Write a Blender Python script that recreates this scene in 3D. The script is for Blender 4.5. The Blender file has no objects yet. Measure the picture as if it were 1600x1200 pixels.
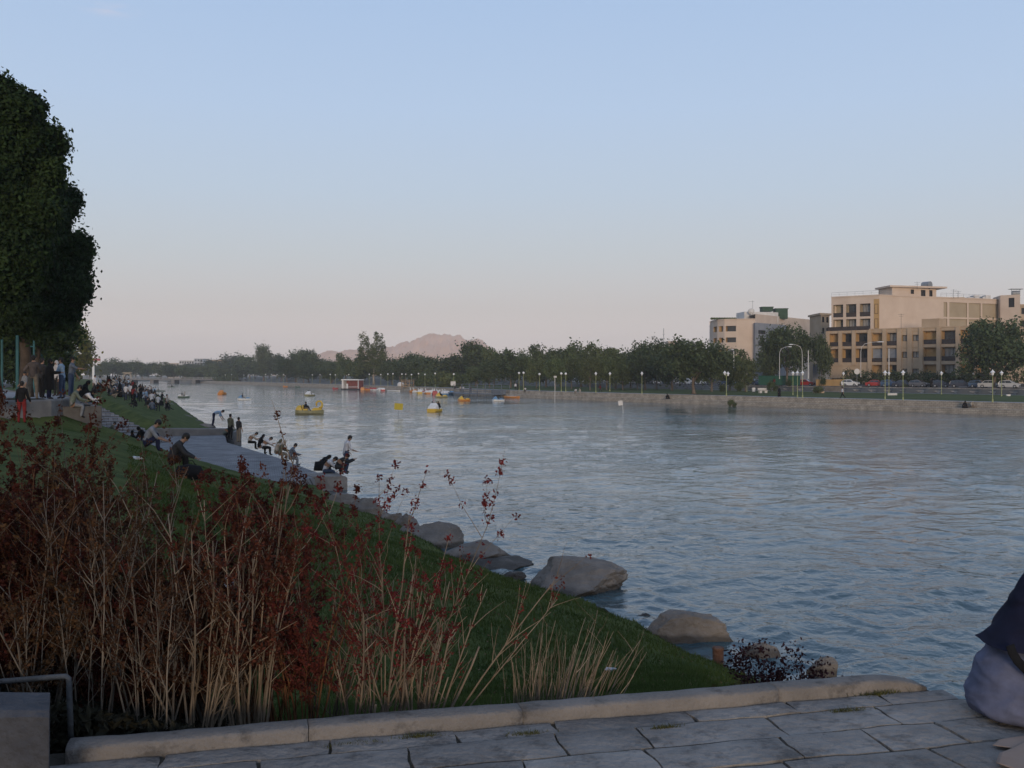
import bpy, bmesh, math, random
import numpy as np
from mathutils import Vector, Matrix, noise as mnoise
R = math.radians
scene = bpy.context.scene
COL = scene.collection

# ------------------------------------------------------------------ camera
CZ = 5.0                       # eye height over the water
cam = bpy.data.cameras.new("camera"); camo = bpy.data.objects.new("camera", cam); COL.objects.link(camo)
camo.location = (0, 0, CZ); camo.rotation_euler = (R(90), 0, 0)
cam.sensor_width = 36; cam.lens = 36; cam.shift_y = -13/1600
cam.clip_start = 0.05; cam.clip_end = 40000
scene.camera = camo

# ------------------------------------------------------------------ world
world = bpy.data.worlds.new("World"); scene.world = world; world.use_nodes = True
nt = world.node_tree; nt.nodes.clear()
def N(tree, t, **kw):
    n = tree.nodes.new(t)
    for k, v in kw.items(): setattr(n, k, v)
    return n
def srgb(r, g, b):
    f = lambda c: c/12.92 if c <= .04045 else ((c+.055)/1.055)**2.4
    return (f(r/255), f(g/255), f(b/255), 1)
SUN_EL, SUN_ROT = R(7), R(178)      # sun: compass angle from +Y towards +X
w_out = N(nt, 'ShaderNodeOutputWorld'); w_bg = N(nt, 'ShaderNodeBackground')
w_tc = N(nt, 'ShaderNodeTexCoord'); w_sep = N(nt, 'ShaderNodeSeparateXYZ')
nt.links.new(w_tc.outputs['Generated'], w_sep.inputs[0])
w_ramp = N(nt, 'ShaderNodeValToRGB')
els = w_ramp.color_ramp.elements
def lin(c): return [x/12.92 if x <= .04045 else ((x+.055)/1.055)**2.4 for x in (v/255 for v in c)]
# wanted colour in the picture, then what the sky outside the haze must have so that it shows so through it
HZ_D, HZ_TOP, HZ_LEN, HZ_J = .00020, 135.0, 3900.0, (.27, .27, .28)
want_sky = [(0.0, (180,171,168)), (.030, (188,180,177)), (.065, (191,186,185)), (.115, (191,196,202)), (.175, (187,201,218)),
         (.25, (182,202,229)), (.345, (173,197,230)), (.55, (156,178,213)), (1.0, (136,158,197))]
stops = []
for z_, c_ in want_sky:
    T_ = math.exp(-HZ_D*min(HZ_LEN, HZ_TOP/max(z_, 1e-4))); stops.append((z_, [max(0, (x-(1-T_)*h_)/T_) for x, h_ in zip(lin(c_), HZ_J)]))
els[0].position = 0; els[0].color = (*stops[0][1], 1); els[1].position = 1; els[1].color = (*stops[-1][1], 1)
for p, c in stops[1:-1]:
    e = els.new(p); e.color = (*c, 1)
nt.links.new(w_sep.outputs['Z'], w_ramp.inputs[0])
w_sky = N(nt, 'ShaderNodeTexSky', sky_type='NISHITA', sun_disc=False, sun_elevation=SUN_EL, sun_rotation=SUN_ROT)
w_sky.air_density = 1.3; w_sky.dust_density = 2.0
w_skm = N(nt, 'ShaderNodeMix', data_type='RGBA', blend_type='MULTIPLY'); w_skm.inputs[0].default_value = 1
w_skm.inputs[7].default_value = (.12, .12, .12, 1)
nt.links.new(w_sky.outputs[0], w_skm.inputs[6])
w_mix = N(nt, 'ShaderNodeMix', data_type='RGBA'); w_mix.inputs[0].default_value = .06
nt.links.new(w_ramp.outputs[0], w_mix.inputs[6]); nt.links.new(w_skm.outputs[2], w_mix.inputs[7])
# a wisp of cloud high on the left, a fainter one low over the mountain
def wisp(prev, d, k, sc, amount, col):
    mp = N(nt, 'ShaderNodeMapping', vector_type='POINT'); mp.inputs['Location'].default_value = tuple(-d[i]*sc[i] for i in range(3))
    mp.inputs['Scale'].default_value = sc
    nt.links.new(w_tc.outputs['Generated'], mp.inputs[0])
    nz = N(nt, 'ShaderNodeTexNoise'); nz.inputs['Scale'].default_value = k; nz.inputs['Detail'].default_value = 5
    nt.links.new(mp.outputs[0], nz.inputs['Vector'])
    ln = N(nt, 'ShaderNodeVectorMath', operation='LENGTH'); nt.links.new(mp.outputs[0], ln.inputs[0])
    mr = N(nt, 'ShaderNodeMapRange'); mr.interpolation_type = 'SMOOTHSTEP'
    mr.inputs[1].default_value = 0; mr.inputs[2].default_value = 1; mr.inputs[3].default_value = 1; mr.inputs[4].default_value = 0
    nt.links.new(ln.outputs['Value'], mr.inputs[0])
    m2 = N(nt, 'ShaderNodeMapRange'); m2.inputs[1].default_value = .38; m2.inputs[2].default_value = .75; m2.inputs[4].default_value = amount
    nt.links.new(nz.outputs[0], m2.inputs[0])
    mu = N(nt, 'ShaderNodeMath', operation='MULTIPLY'); nt.links.new(mr.outputs[0], mu.inputs[0]); nt.links.new(m2.outputs[0], mu.inputs[1])
    mx = N(nt, 'ShaderNodeMix', data_type='RGBA'); mx.inputs[7].default_value = col
    nt.links.new(mu.outputs[0], mx.inputs[0]); nt.links.new(prev, mx.inputs[6])
    return mx.outputs[2]
def pdir(px, py):
    v = Vector(((px-800)/1600, 1, -(py-587)/1600)); v.normalize(); return v
o = wisp(w_mix.outputs[2], pdir(172, 15), 1.6, (28, 28, 120), .75, srgb(206, 208, 226))
o = wisp(o, pdir(620, 505), 1.3, (14, 14, 60), .35, srgb(206, 190, 184))
nt.links.new(o, w_bg.inputs[0]); w_bg.inputs[1].default_value = 1.0
nt.links.new(w_bg.outputs[0], w_out.inputs[0])

# ------------------------------------------------------------------ sun
sl = bpy.data.lights.new("sun", 'SUN'); sl.energy = 1.9; sl.angle = R(14); sl.color = (1, .80, .60)
so = bpy.data.objects.new("sun", sl); COL.objects.link(so)
sd = Vector((math.sin(SUN_ROT)*math.cos(SUN_EL), math.cos(SUN_ROT)*math.cos(SUN_EL), math.sin(SUN_EL)))
so.rotation_euler = sd.to_track_quat('Z', 'Y').to_euler(); so.location = (0, 0, 60)

scene.view_settings.view_transform = 'Standard'; scene.view_settings.look = 'None'
scene.view_settings.exposure = 0; scene.view_settings.gamma = 1
scene.cycles.volume_bounces = 1; scene.cycles.max_bounces = 6; scene.cycles.diffuse_bounces = 2; scene.cycles.glossy_bounces = 3
scene.cycles.transparent_max_bounces = 6; scene.cycles.caustics_reflective = False; scene.cycles.caustics_refractive = False

# ------------------------------------------------------------------ helpers
def at(px, py, Y):                       # pixel of the photograph + distance -> point
    return Vector(((px-800)/1600*Y, Y, CZ-(py-587)/1600*Y))
def tag(o, label=None, cat=None, group=None, kind=None):
    if label: o['label'] = label
    if cat: o['category'] = cat
    if group: o['group'] = group
    if kind: o['kind'] = kind
    return o
def empty(name, loc=(0, 0, 0), rz=0, label=None, cat=None, group=None):
    o = bpy.data.objects.new(name, None); COL.objects.link(o)
    o.location = loc; o.rotation_euler = (0, 0, rz); o.empty_display_size = .2
    return tag(o, label, cat, group)
KIDS = {}
def link(name, me, parent=None):
    o = bpy.data.objects.new(name, me); COL.objects.link(o)
    if parent is not None:
        o.parent = parent; KIDS.setdefault(parent.name, []).append(o)
    return o
def copy_tree(o, parent=None):
    c = o.copy(); COL.objects.link(c); c.parent = parent
    if parent is not None: KIDS.setdefault(parent.name, []).append(c)
    for ch in list(KIDS.get(o.name, [])): copy_tree(ch, c)
    return c
def kids(o): return KIDS.get(o.name, [])

MATS = {}
def mat(name, col, rough=.8, var=.25, scale=6, bump=0, bscale=None, metal=0, spec=.3, col2=None, detail=4, obrand=0, trans=0, coords='Object', stretch=None):
    if name in MATS: return MATS[name]
    m = bpy.data.materials.new(name); m.use_nodes = True; t = m.node_tree; t.nodes.clear()
    out = N(t, 'ShaderNodeOutputMaterial'); b = N(t, 'ShaderNodeBsdfPrincipled')
    t.links.new(b.outputs[0], out.inputs[0])
    b.inputs['Roughness'].default_value = rough; b.inputs['Metallic'].default_value = metal
    b.inputs['Specular IOR Level'].default_value = spec
    tc = N(t, 'ShaderNodeTexCoord'); src = tc.outputs[coords]
    if stretch:
        mp = N(t, 'ShaderNodeMapping'); mp.inputs['Scale'].default_value = stretch; t.links.new(src, mp.inputs[0]); src = mp.outputs[0]
    nz = N(t, 'ShaderNodeTexNoise'); nz.inputs['Scale'].default_value = scale; nz.inputs['Detail'].default_value = detail
    nz.inputs['Roughness'].default_value = .62
    t.links.new(src, nz.inputs['Vector'])
    rp = N(t, 'ShaderNodeValToRGB'); c = list(col[:3])
    d = list(col2[:3]) if col2 else [min(1, x*(1+var)) for x in c]
    a = c if col2 else [x*(1-var) for x in c]
    rp.color_ramp.elements[0].position = .34; rp.color_ramp.elements[0].color = (*a, 1)
    rp.color_ramp.elements[1].position = .68; rp.color_ramp.elements[1].color = (*d, 1)
    t.links.new(nz.outputs[0], rp.inputs[0]); csrc = rp.outputs[0]
    if obrand:
        oi = N(t, 'ShaderNodeObjectInfo'); hs = N(t, 'ShaderNodeHueSaturation')
        mr = N(t, 'ShaderNodeMapRange'); mr.inputs[3].default_value = 1-obrand; mr.inputs[4].default_value = 1+obrand
        t.links.new(oi.outputs['Random'], mr.inputs[0]); t.links.new(mr.outputs[0], hs.inputs['Value'])
        m3 = N(t, 'ShaderNodeMapRange'); m3.inputs[3].default_value = .5-obrand*.05; m3.inputs[4].default_value = .5+obrand*.05
        ml = N(t, 'ShaderNodeMath', operation='FRACT'); mm = N(t, 'ShaderNodeMath', operation='MULTIPLY'); mm.inputs[1].default_value = 7.31
        t.links.new(oi.outputs['Random'], mm.inputs[0]); t.links.new(mm.outputs[0], ml.inputs[0]); t.links.new(ml.outputs[0], m3.inputs[0])
        t.links.new(m3.outputs[0], hs.inputs['Hue'])
        t.links.new(csrc, hs.inputs['Color']); csrc = hs.outputs[0]
    t.links.new(csrc, b.inputs['Base Color'])
    if bump:
        n2 = N(t, 'ShaderNodeTexNoise'); n2.inputs['Scale'].default_value = bscale or scale*4; n2.inputs['Detail'].default_value = 5
        t.links.new(src, n2.inputs['Vector'])
        bp = N(t, 'ShaderNodeBump'); bp.inputs['Strength'].default_value = bump; bp.inputs['Distance'].default_value = .05
        t.links.new(n2.outputs[0], bp.inputs['Height']); t.links.new(bp.outputs[0], b.inputs['Normal'])
    if trans:
        tl = N(t, 'ShaderNodeBsdfTranslucent'); ms = N(t, 'ShaderNodeMixShader'); ms.inputs[0].default_value = trans
        t.links.new(csrc, tl.inputs[0]); t.links.new(b.outputs[0], ms.inputs[1]); t.links.new(tl.outputs[0], ms.inputs[2])
        t.links.new(ms.outputs[0], out.inputs[0])
    MATS[name] = m
    return m

class MB:
    """collects simple shapes; build() links them as ONE mesh object"""
    def __init__(s): s.v = []; s.f = []; s.m = []; s.mi = 0
    def add(s, vs, fs):
        n = len(s.v); s.v.extend([tuple(v) for v in vs]); s.f.extend([tuple(i+n for i in f) for f in fs]); s.m.extend([s.mi]*len(fs)); return s
    def box(s, c, d, M=None):
        x, y, z = c; a, b, h = d[0]/2, d[1]/2, d[2]/2
        vs = [Vector((x+i*a, y+j*b, z+k*h)) for k in (-1, 1) for i, j in ((-1,-1),(1,-1),(1,1),(-1,1))]
        if M is not None: vs = [M @ v for v in vs]
        return s.add(vs, [(3,2,1,0),(4,5,6,7),(0,1,5,4),(1,2,6,5),(2,3,7,6),(3,0,4,7)])
    def tube(s, pts, rad, n=6, cap=True):
        pts = [Vector(p) for p in pts]; k = len(pts)
        if not hasattr(rad, '__len__'): rad = [rad]*k
        base = len(s.v); up = None
        for i, p in enumerate(pts):
            d = (pts[min(i+1, k-1)]-pts[max(i-1, 0)])
            if d.length < 1e-9: d = Vector((0, 0, 1))
            d.normalize()
            if up is None: up = d.orthogonal().normalized()
            up = (up-d*up.dot(d)); up = up.normalized() if up.length > 1e-6 else d.orthogonal().normalized()
            w = d.cross(up)
            for j in range(n):
                a = 2*math.pi*j/n
                s.v.append(tuple(p+(up*math.cos(a)+w*math.sin(a))*rad[i]))
        fs = [(base+i*n+j, base+i*n+(j+1) % n, base+(i+1)*n+(j+1) % n, base+(i+1)*n+j) for i in range(k-1) for j in range(n)]
        if cap: fs += [tuple(base+j for j in range(n-1, -1, -1)), tuple(base+(k-1)*n+j for j in range(n))]
        s.f.extend(fs); s.m.extend([s.mi]*len(fs)); return s
    def lathe(s, c, prof, n=12, M=None):
        vs = []; k = len(prof)
        for r, z in prof:
            for j in range(n):
                a = 2*math.pi*j/n; v = Vector((c[0]+r*math.cos(a), c[1]+r*math.sin(a), c[2]+z)); vs.append(M @ v if M is not None else v)
        fs = [(i*n+j, i*n+(j+1) % n, (i+1)*n+(j+1) % n, (i+1)*n+j) for i in range(k-1) for j in range(n)]
        fs += [tuple(range(n-1, -1, -1)), tuple((k-1)*n+j for j in range(n))]
        return s.add(vs, fs)
    def ball(s, c, r, n=10, m=6, M=None):
        if not hasattr(r, '__len__'): r = (r, r, r)
        vs = [(0, 0, -1)]+[(math.sin(math.pi*i/m)*math.cos(2*math.pi*j/n), math.sin(math.pi*i/m)*math.sin(2*math.pi*j/n), -math.cos(math.pi*i/m)) for i in range(1, m) for j in range(n)]+[(0, 0, 1)]
        fs = [(0, 1+(j+1) % n, 1+j) for j in range(n)]
        fs += [(1+i*n+j, 1+i*n+(j+1) % n, 1+(i+1)*n+(j+1) % n, 1+(i+1)*n+j) for i in range(m-2) for j in range(n)]
        l = len(vs)-1; fs += [(1+(m-2)*n+j, 1+(m-2)*n+(j+1) % n, l) for j in range(n)]
        vs = [Vector((c[0]+x*r[0], c[1]+y*r[1], c[2]+z*r[2])) for x, y, z in vs]
        if M is not None: vs = [M @ v for v in vs]
        return s.add(vs, fs)
    def prism(s, poly, z0, z1):
        n = len(poly)
        vs = [(p[0], p[1], z0) for p in poly]+[(p[0], p[1], z1) for p in poly]
        return s.add(vs, [tuple(range(n-1, -1, -1)), tuple(range(n, 2*n))]+[(i, (i+1) % n, n+(i+1) % n, n+i) for i in range(n)])
    def loft(s, rings, cap=True):
        n = len(rings[0]); b = len(s.v)
        for r in rings: s.v.extend([tuple(p) for p in r])
        fs = [(b+i*n+j, b+i*n+(j+1) % n, b+(i+1)*n+(j+1) % n, b+(i+1)*n+j) for i in range(len(rings)-1) for j in range(n)]
        if cap: fs += [tuple(b+j for j in range(n-1, -1, -1)), tuple(b+(len(rings)-1)*n+j for j in range(n))]
        s.f.extend(fs); s.m.extend([s.mi]*len(fs)); return s
    def mesh(s, name, mats, smooth=False):
        me = bpy.data.meshes.new(name); me.from_pydata(s.v, [], s.f)
        for m in (mats if isinstance(mats, (list, tuple)) else [mats]): me.materials.append(m)
        if isinstance(mats, (list, tuple)) and len(mats) > 1: me.polygons.foreach_set('material_index', s.m)
        if smooth: me.polygons.foreach_set('use_smooth', [True]*len(s.f))
        me.update(); return me
    def build(s, name, mats, parent=None, smooth=False): return link(name, s.mesh(name, mats, smooth), parent)

def np_mesh(name, V, F, m, smooth=False):
    """V (n,3) float, F (k,3|4) int"""
    V = np.asarray(V, dtype=np.float32); F = np.asarray(F, dtype=np.int32)
    me = bpy.data.meshes.new(name); me.vertices.add(len(V)); me.vertices.foreach_set('co', V.ravel())
    k = F.shape[1]; me.loops.add(F.size); me.loops.foreach_set('vertex_index', F.ravel())
    me.polygons.add(len(F)); me.polygons.foreach_set('loop_start', np.arange(0, F.size, k, dtype=np.int32))
    me.polygons.foreach_set('loop_total', np.full(len(F), k, dtype=np.int32))
    me.polygons.foreach_set('use_smooth', np.full(len(F), smooth, dtype=bool))
    for q in (m if isinstance(m, (list, tuple)) else [m]): me.materials.append(q)
    me.update(calc_edges=True); return me
def grid_faces(nr, nc):
    i = np.arange(nr-1)[:, None]*nc+np.arange(nc-1)[None, :]
    return np.stack([i, i+1, i+nc+1, i+nc], -1).reshape(-1, 4)
# cheap smooth value noise for numpy
def vnoise(x, y, seed=0):
    xi = np.floor(x).astype(np.int64); yi = np.floor(y).astype(np.int64); fx = x-xi; fy = y-yi
    def h(a, b):
        n = (a*374761393+b*668265263+seed*982451653) & 0xFFFFFFFF
        n = ((n ^ (n >> 13))*1274126177) & 0xFFFFFFFF
        return ((n ^ (n >> 16)) & 0xFFFF)/65535.0
    u = fx*fx*(3-2*fx); v = fy*fy*(3-2*fy)
    return (h(xi, yi)*(1-u)+h(xi+1, yi)*u)*(1-v)+(h(xi, yi+1)*(1-u)+h(xi+1, yi+1)*u)*v
def fbm(x, y, seed=0, oct=4):
    s = 0; a = .5
    for o_ in range(oct):
        s = s+a*vnoise(x*2**o_, y*2**o_, seed+o_*17); a *= .5
    return s
# ================================================================== THE SETTING
LB = [(3.0,-40),(3.0,2),(3.4,7),(4.1,11),(4.4,14),(3.9,16.6),(3.0,19),(2.2,20.6),(.8,23.7),(-.6,26),(-1.6,28),(-3.3,33),(-6.3,39.4),(-8.4,45),(-13,55.5),(-19,68),
      (-22,76),(-24.5,86),(-34,112),(-48,150),(-61,186),(-82,240),(-105,300),(-180,460),(-252,605),(-300,700),(-420,940)]
RB = [(290,-260),(160,-36),(110,49),(63.5,127),(48.8,151),(33,178),(13,210),(-10,258),(-32,320),(-79,421),(-150,571),(-195,660),(-330,940)]
def chaikin(p):
    o_ = [p[0]]
    for a, b in zip(p[:-1], p[1:]):
        o_ += [(a[0]*.75+b[0]*.25, a[1]*.75+b[1]*.25), (a[0]*.25+b[0]*.75, a[1]*.25+b[1]*.75)]
    return o_+[p[-1]]
RBs = chaikin(RB); LBs = chaikin(LB)
def sdist(poly, x, y):
    """distance to a polyline, positive on its right-hand side"""
    best = np.full(np.shape(x), 1e18); sg = np.zeros(np.shape(x))
    for (ax, ay), (bx, by) in zip(poly[:-1], poly[1:]):
        dx, dy = bx-ax, by-ay; L2 = dx*dx+dy*dy
        t = np.clip(((x-ax)*dx+(y-ay)*dy)/L2, 0, 1)
        ex, ey = x-ax-t*dx, y-ay-t*dy; d2 = ex*ex+ey*ey
        c = dy*ex-dx*ey
        m = d2 < best-1e-9; best = np.where(m, d2, best); sg = np.where(m, np.sign(c), sg)
    return np.sqrt(best)*sg
def polydist(poly, x, y):
    """signed distance to a closed polygon, negative inside"""
    best = np.full(np.shape(x), 1e18); ins = np.zeros(np.shape(x), dtype=bool)
    for (ax, ay), (bx, by) in zip(poly, poly[1:]+poly[:1]):
        dx, dy = bx-ax, by-ay
        t = np.clip(((x-ax)*dx+(y-ay)*dy)/(dx*dx+dy*dy), 0, 1)
        best = np.minimum(best, (x-ax-t*dx)**2+(y-ay-t*dy)**2)
        if ay != by: ins ^= ((ay > y) != (by > y)) & (x < (bx-ax)*(y-ay)/(by-ay)+ax)
    return np.sqrt(best)*np.where(ins, -1, 1)
LANDING = [(-25.5,74.5),(-21.3,76),(-18.8,67.5),(-12.6,55),(-8.1,44.8),(-9.6,42),(-14,46.5),(-20.4,56.5),(-26.6,64.4),(-22.8,68.2)]
LAND_Z = .6
ST_T, ST_B = Vector((-37.7, 82.8, 2.7)), Vector((-25.6, 65.5, .6))     # stairs, top and bottom of the centre line
st_ax = (ST_B-ST_T).to_2d(); ST_L = st_ax.length; st_ax.normalize(); st_rt = Vector((-st_ax[1], st_ax[0]))
TERR = [(-60,20),(-23,31),(-20.2,36.5),(-18.4,40.5),(-18.4,42.6),(-19.5,46),(-22.5,51),(-27,58),(-32,65),(-37.5,75),(-43,84),(-49,95),(-64,131),(-80,172),(-101,222),(-142,300),(-300,605),(-600,605)]
KN = Vector((-.2425, .970)); KE = Vector((.970, .2425)); KC = 4.28
def ground_z(x, y, fine=True):
    x = np.asarray(x, float); y = np.asarray(y, float)
    dl = -sdist(LB, x, y); dr = sdist(RB, x, y)
    dl = dl+(.9*(fbm(x*.45, y*.45, 3)-.47)+.35*(fbm(x*1.7, y*1.7, 13, 2)-.37))*np.clip(3-np.abs(dl), 0, 3)/3
    sl_ = .33-.065*np.clip((y-31)/8, 0, 1)*np.clip((64-y)/8, 0, 1); lawn = .12+sl_*dl; lawn = np.where(lawn > 3.0, 3.0+.62*np.tanh((lawn-3.0)/.62*.8), lawn)
    t = x*KN[0]+y*KN[1]-KC
    k = 3.42-.275*np.maximum(t, 0); w = np.clip((dl-.2)/2.2, 0, 1); w = w*w*(3-2*w)
    z = np.where(k > lawn, lawn+(k-lawn)*w, lawn)
    td = polydist(TERR, x, y)
    z = np.where((td > 0) & (y < 60), np.maximum(z, 3.5-.42*td), z)
    z = np.where(td < -.1, 4.0, z)
    z = np.minimum(z, np.maximum(.3, .3+.55*polydist(LANDING, x, y)))
    sx, sy = x-ST_T[0], y-ST_T[1]; u = sx*st_ax[0]+sy*st_ax[1]; v = np.abs(sx*st_rt[0]+sy*st_rt[1])
    pl = ST_T[2]+(ST_B[2]-ST_T[2])*u/ST_L-.22+np.maximum(0, v-3.8)*.45
    z = np.where((u > 0) & (u < ST_L), np.minimum(z, pl), z)
    e = np.clip((dl+1.4)/1.6, 0, 1); z = np.where(dl < .2, -1.3+(z+1.3)*e, z)
    z = np.where((t < .16) & (x < 2.6) & (y < 6.5), np.minimum(z, 2.9), z)
    if fine: z = z+np.where(dl > .4, (fbm(x*.35, y*.35, 5)-.47)*.22*np.clip((np.hypot(x, y)-6)/10, 0, 1), 0)
    zr = np.where(dr < 6, -1.3, np.where(dr < 44, 1.2, np.where(dr < 64, 2.6, np.minimum(3.2+(dr-64)*.01, 7))))
    z = np.where(dr > -.5, zr, z)
    return z
def gz(x, y): return float(ground_z(np.array([x]), np.array([y]))[0])
def hit(px, py, y0=4.5, y1=900):
    """first point of the ground seen through a pixel of the photograph"""
    Y = np.exp(np.linspace(math.log(y0), math.log(y1), 1500)); x = (px-800)/1600*Y; z = CZ-(py-587)/1600*Y
    g = np.maximum(ground_z(x, Y), 0.0); b = np.nonzero(g >= z)[0]
    i = b[0] if len(b) else len(Y)-1
    return Vector((x[i], Y[i], g[i]))

# ---- materials of the setting
m_lawn = mat('lawn_green', (.038,.060,.014), .95, col2=(.098,.114,.034), scale=1.1, bump=.9, bscale=30, detail=8, spec=.1)
m_soil = mat('bed_soil', (.018,.016,.011), .95, col2=(.05,.042,.028), scale=2.2, bump=1, bscale=14, detail=8, spec=.1)  # soil tone kept dark partly to stand for shade under the shrubs
m_bedr = mat('river_bed', (.05,.055,.045), .9, scale=.6)
m_dirt = mat('far_ground', (.10,.092,.075), .95, scale=.05, detail=8)
m_pave = mat('pave_stone', (.160,.145,.130), .8, col2=(.30,.276,.25), scale=2.6, bump=.5, bscale=22, detail=9)
def per_island(m, lo, hi):
    t = m.node_tree; b = next(n for n in t.nodes if n.type == 'BSDF_PRINCIPLED'); l = b.inputs['Base Color'].links[0]; src = l.from_socket
    g = N(t, 'ShaderNodeNewGeometry'); mr = N(t, 'ShaderNodeMapRange'); mr.inputs[3].default_value = lo; mr.inputs[4].default_value = hi; t.links.new(g.outputs['Random Per Island'], mr.inputs[0])
    # fine speckle and blotches of dirt
    tc = N(t, 'ShaderNodeTexCoord'); n1 = N(t, 'ShaderNodeTexNoise'); n1.inputs['Scale'].default_value = 7; n1.inputs['Detail'].default_value = 10; n1.inputs['Roughness'].default_value = .7; t.links.new(tc.outputs['Object'], n1.inputs['Vector'])
    m2 = N(t, 'ShaderNodeMapRange'); m2.inputs[1].default_value = .36; m2.inputs[2].default_value = .47; m2.inputs[3].default_value = .55; m2.inputs[4].default_value = 1; t.links.new(n1.outputs[0], m2.inputs[0])
    mu = N(t, 'ShaderNodeMath', operation='MULTIPLY'); t.links.new(mr.outputs[0], mu.inputs[0]); t.links.new(m2.outputs[0], mu.inputs[1])
    sc = N(t, 'ShaderNodeVectorMath', operation='SCALE'); t.links.new(src, sc.inputs[0]); t.links.new(mu.outputs[0], sc.inputs['Scale']); t.links.new(sc.outputs[0], b.inputs['Base Color'])
per_island(m_pave, .8, 1.2)
m_joint = mat('joint_earth', (.055,.047,.038), .95, scale=6, bump=.6, col2=(.095,.085,.06))
m_kerb = mat('kerb_concrete', (.15,.135,.12), .88, col2=(.235,.21,.185), scale=3.2, bump=.35, bscale=60, detail=9)
per_island(m_kerb, .92, 1.08)
m_conc = mat('old_concrete', (.13,.125,.12), .9, col2=(.20,.19,.18), scale=2.0, bump=.4, bscale=30, detail=8)
m_asph = mat('asphalt', (.055,.056,.06), .9, var=.2, scale=.4, detail=6)
m_path = mat('path_paving', (.25,.25,.255), .85, var=.15, scale=.5, detail=6)
m_grass2 = mat('park_lawn', (.050,.068,.020), .95, col2=(.090,.108,.038), scale=.16, detail=8, spec=.1)
m_rock = mat('pale_rock', (.15,.132,.115), .9, col2=(.30,.272,.245), scale=1.6, bump=.9, bscale=5, detail=9)

# ---- ground: one sheet out to the horizon
ang = np.radians(np.concatenate([np.linspace(-170, -42, 60), np.linspace(-41, 41, 420), np.linspace(42, 170, 60)]))
rad = np.concatenate([np.linspace(1.5, 40, 190), np.exp(np.linspace(math.log(40.6), math.log(1100), 300)), np.exp(np.linspace(math.log(1200), math.log(26000), 14))])
RR, AA = np.meshgrid(rad, ang, indexing='ij'); GX = RR*np.sin(AA); GY = RR*np.cos(AA)
GZ = ground_z(GX.ravel(), GY.ravel())
GZ = np.where(RR.ravel() > 960, np.where(RR.ravel() > 1150, 3.6, np.maximum(GZ, 2.5)), GZ)
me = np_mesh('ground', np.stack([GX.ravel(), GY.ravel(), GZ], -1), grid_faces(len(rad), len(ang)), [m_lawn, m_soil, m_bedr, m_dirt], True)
fx = (GX[:-1, :-1]+GX[1:, 1:]).ravel()/2; fy = (GY[:-1, :-1]+GY[1:, 1:]).ravel()/2
fdl = -sdist(LB, fx, fy); fdr = sdist(RB, fx, fy); ft = fx*KN[0]+fy*KN[1]-KC
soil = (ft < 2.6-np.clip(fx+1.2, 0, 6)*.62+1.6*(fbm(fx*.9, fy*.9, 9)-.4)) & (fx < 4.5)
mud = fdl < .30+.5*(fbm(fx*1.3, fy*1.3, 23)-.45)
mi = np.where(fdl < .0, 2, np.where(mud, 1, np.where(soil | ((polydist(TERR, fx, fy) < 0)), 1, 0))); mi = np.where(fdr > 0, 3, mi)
mi = np.where(np.hypot(fx, fy) > 960, 3, mi)
me.polygons.foreach_set('material_index', mi.astype(np.int32))
tag(link('ground', me), kind='structure')

# ---- water
def water_material():
    m = bpy.data.materials.new('river_water'); m.use_nodes = True; t = m.node_tree; t.nodes.clear()
    out = N(t, 'ShaderNodeOutputMaterial'); b = N(t, 'ShaderNodeBsdfPrincipled'); t.links.new(b.outputs[0], out.inputs[0])
    b.inputs['Base Color'].default_value = (.042, .084, .099, 1); b.inputs['Roughness'].default_value = .05
    b.inputs['IOR'].default_value = 1.333; b.inputs['Specular IOR Level'].default_value = .5
    tc = N(t, 'ShaderNodeTexCoord'); prev = None
    big = N(t, 'ShaderNodeTexNoise'); big.inputs['Scale'].default_value = .045; big.inputs['Detail'].default_value = 4
    t.links.new(tc.outputs['Object'], big.inputs['Vector'])
    mr = N(t, 'ShaderNodeMapRange'); mr.inputs[1].default_value = .35; mr.inputs[2].default_value = .65; mr.inputs[3].default_value = .25; mr.inputs[4].default_value = 1.0
    t.links.new(big.outputs[0], mr.inputs[0])
    for sc, st, di in ((.85, .55, .24), (2.6, .55, .10), (8, .45, .032)):
        nz = N(t, 'ShaderNodeTexNoise'); nz.inputs['Scale'].default_value = sc; nz.inputs['Detail'].default_value = 4; nz.inputs['Distortion'].default_value = .6
        t.links.new(tc.outputs['Object'], nz.inputs['Vector'])
        bp = N(t, 'ShaderNodeBump'); bp.inputs['Distance'].default_value = di
        mm = N(t, 'ShaderNodeMath', operation='MULTIPLY'); mm.inputs[1].default_value = st; t.links.new(mr.outputs[0], mm.inputs[0]); t.links.new(mm.outputs[0], bp.inputs['Strength'])
        t.links.new(nz.outputs[0], bp.inputs['Height'])
        if prev: t.links.new(prev, bp.inputs['Normal'])
        prev = bp.outputs[0]
    t.links.new(prev, b.inputs['Normal']); return m
m_water = water_material()
wa = np.radians(np.concatenate([np.linspace(-80, -43, 40), np.linspace(-42, -29, 60), np.linspace(-28.9, 28.9, 720), np.linspace(29, 42, 60), np.linspace(43, 150, 70)]))
wr = np.exp(np.linspace(math.log(8), math.log(960), 900))
RR, AA = np.meshgrid(wr, wa, indexing='ij'); WX = (RR*np.sin(AA)).ravel(); WY = (RR*np.cos(AA)).ravel(); cell = RR.ravel()*.0054
c_, s_ = math.cos(.55), math.sin(.55); WU = WX*c_+WY*s_; WV = -WX*s_+WY*c_
WZ = np.zeros_like(WX)
patch = .55+.9*np.clip(fbm(WX*.05, WY*.05, 40)-.2, 0, 1)
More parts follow.
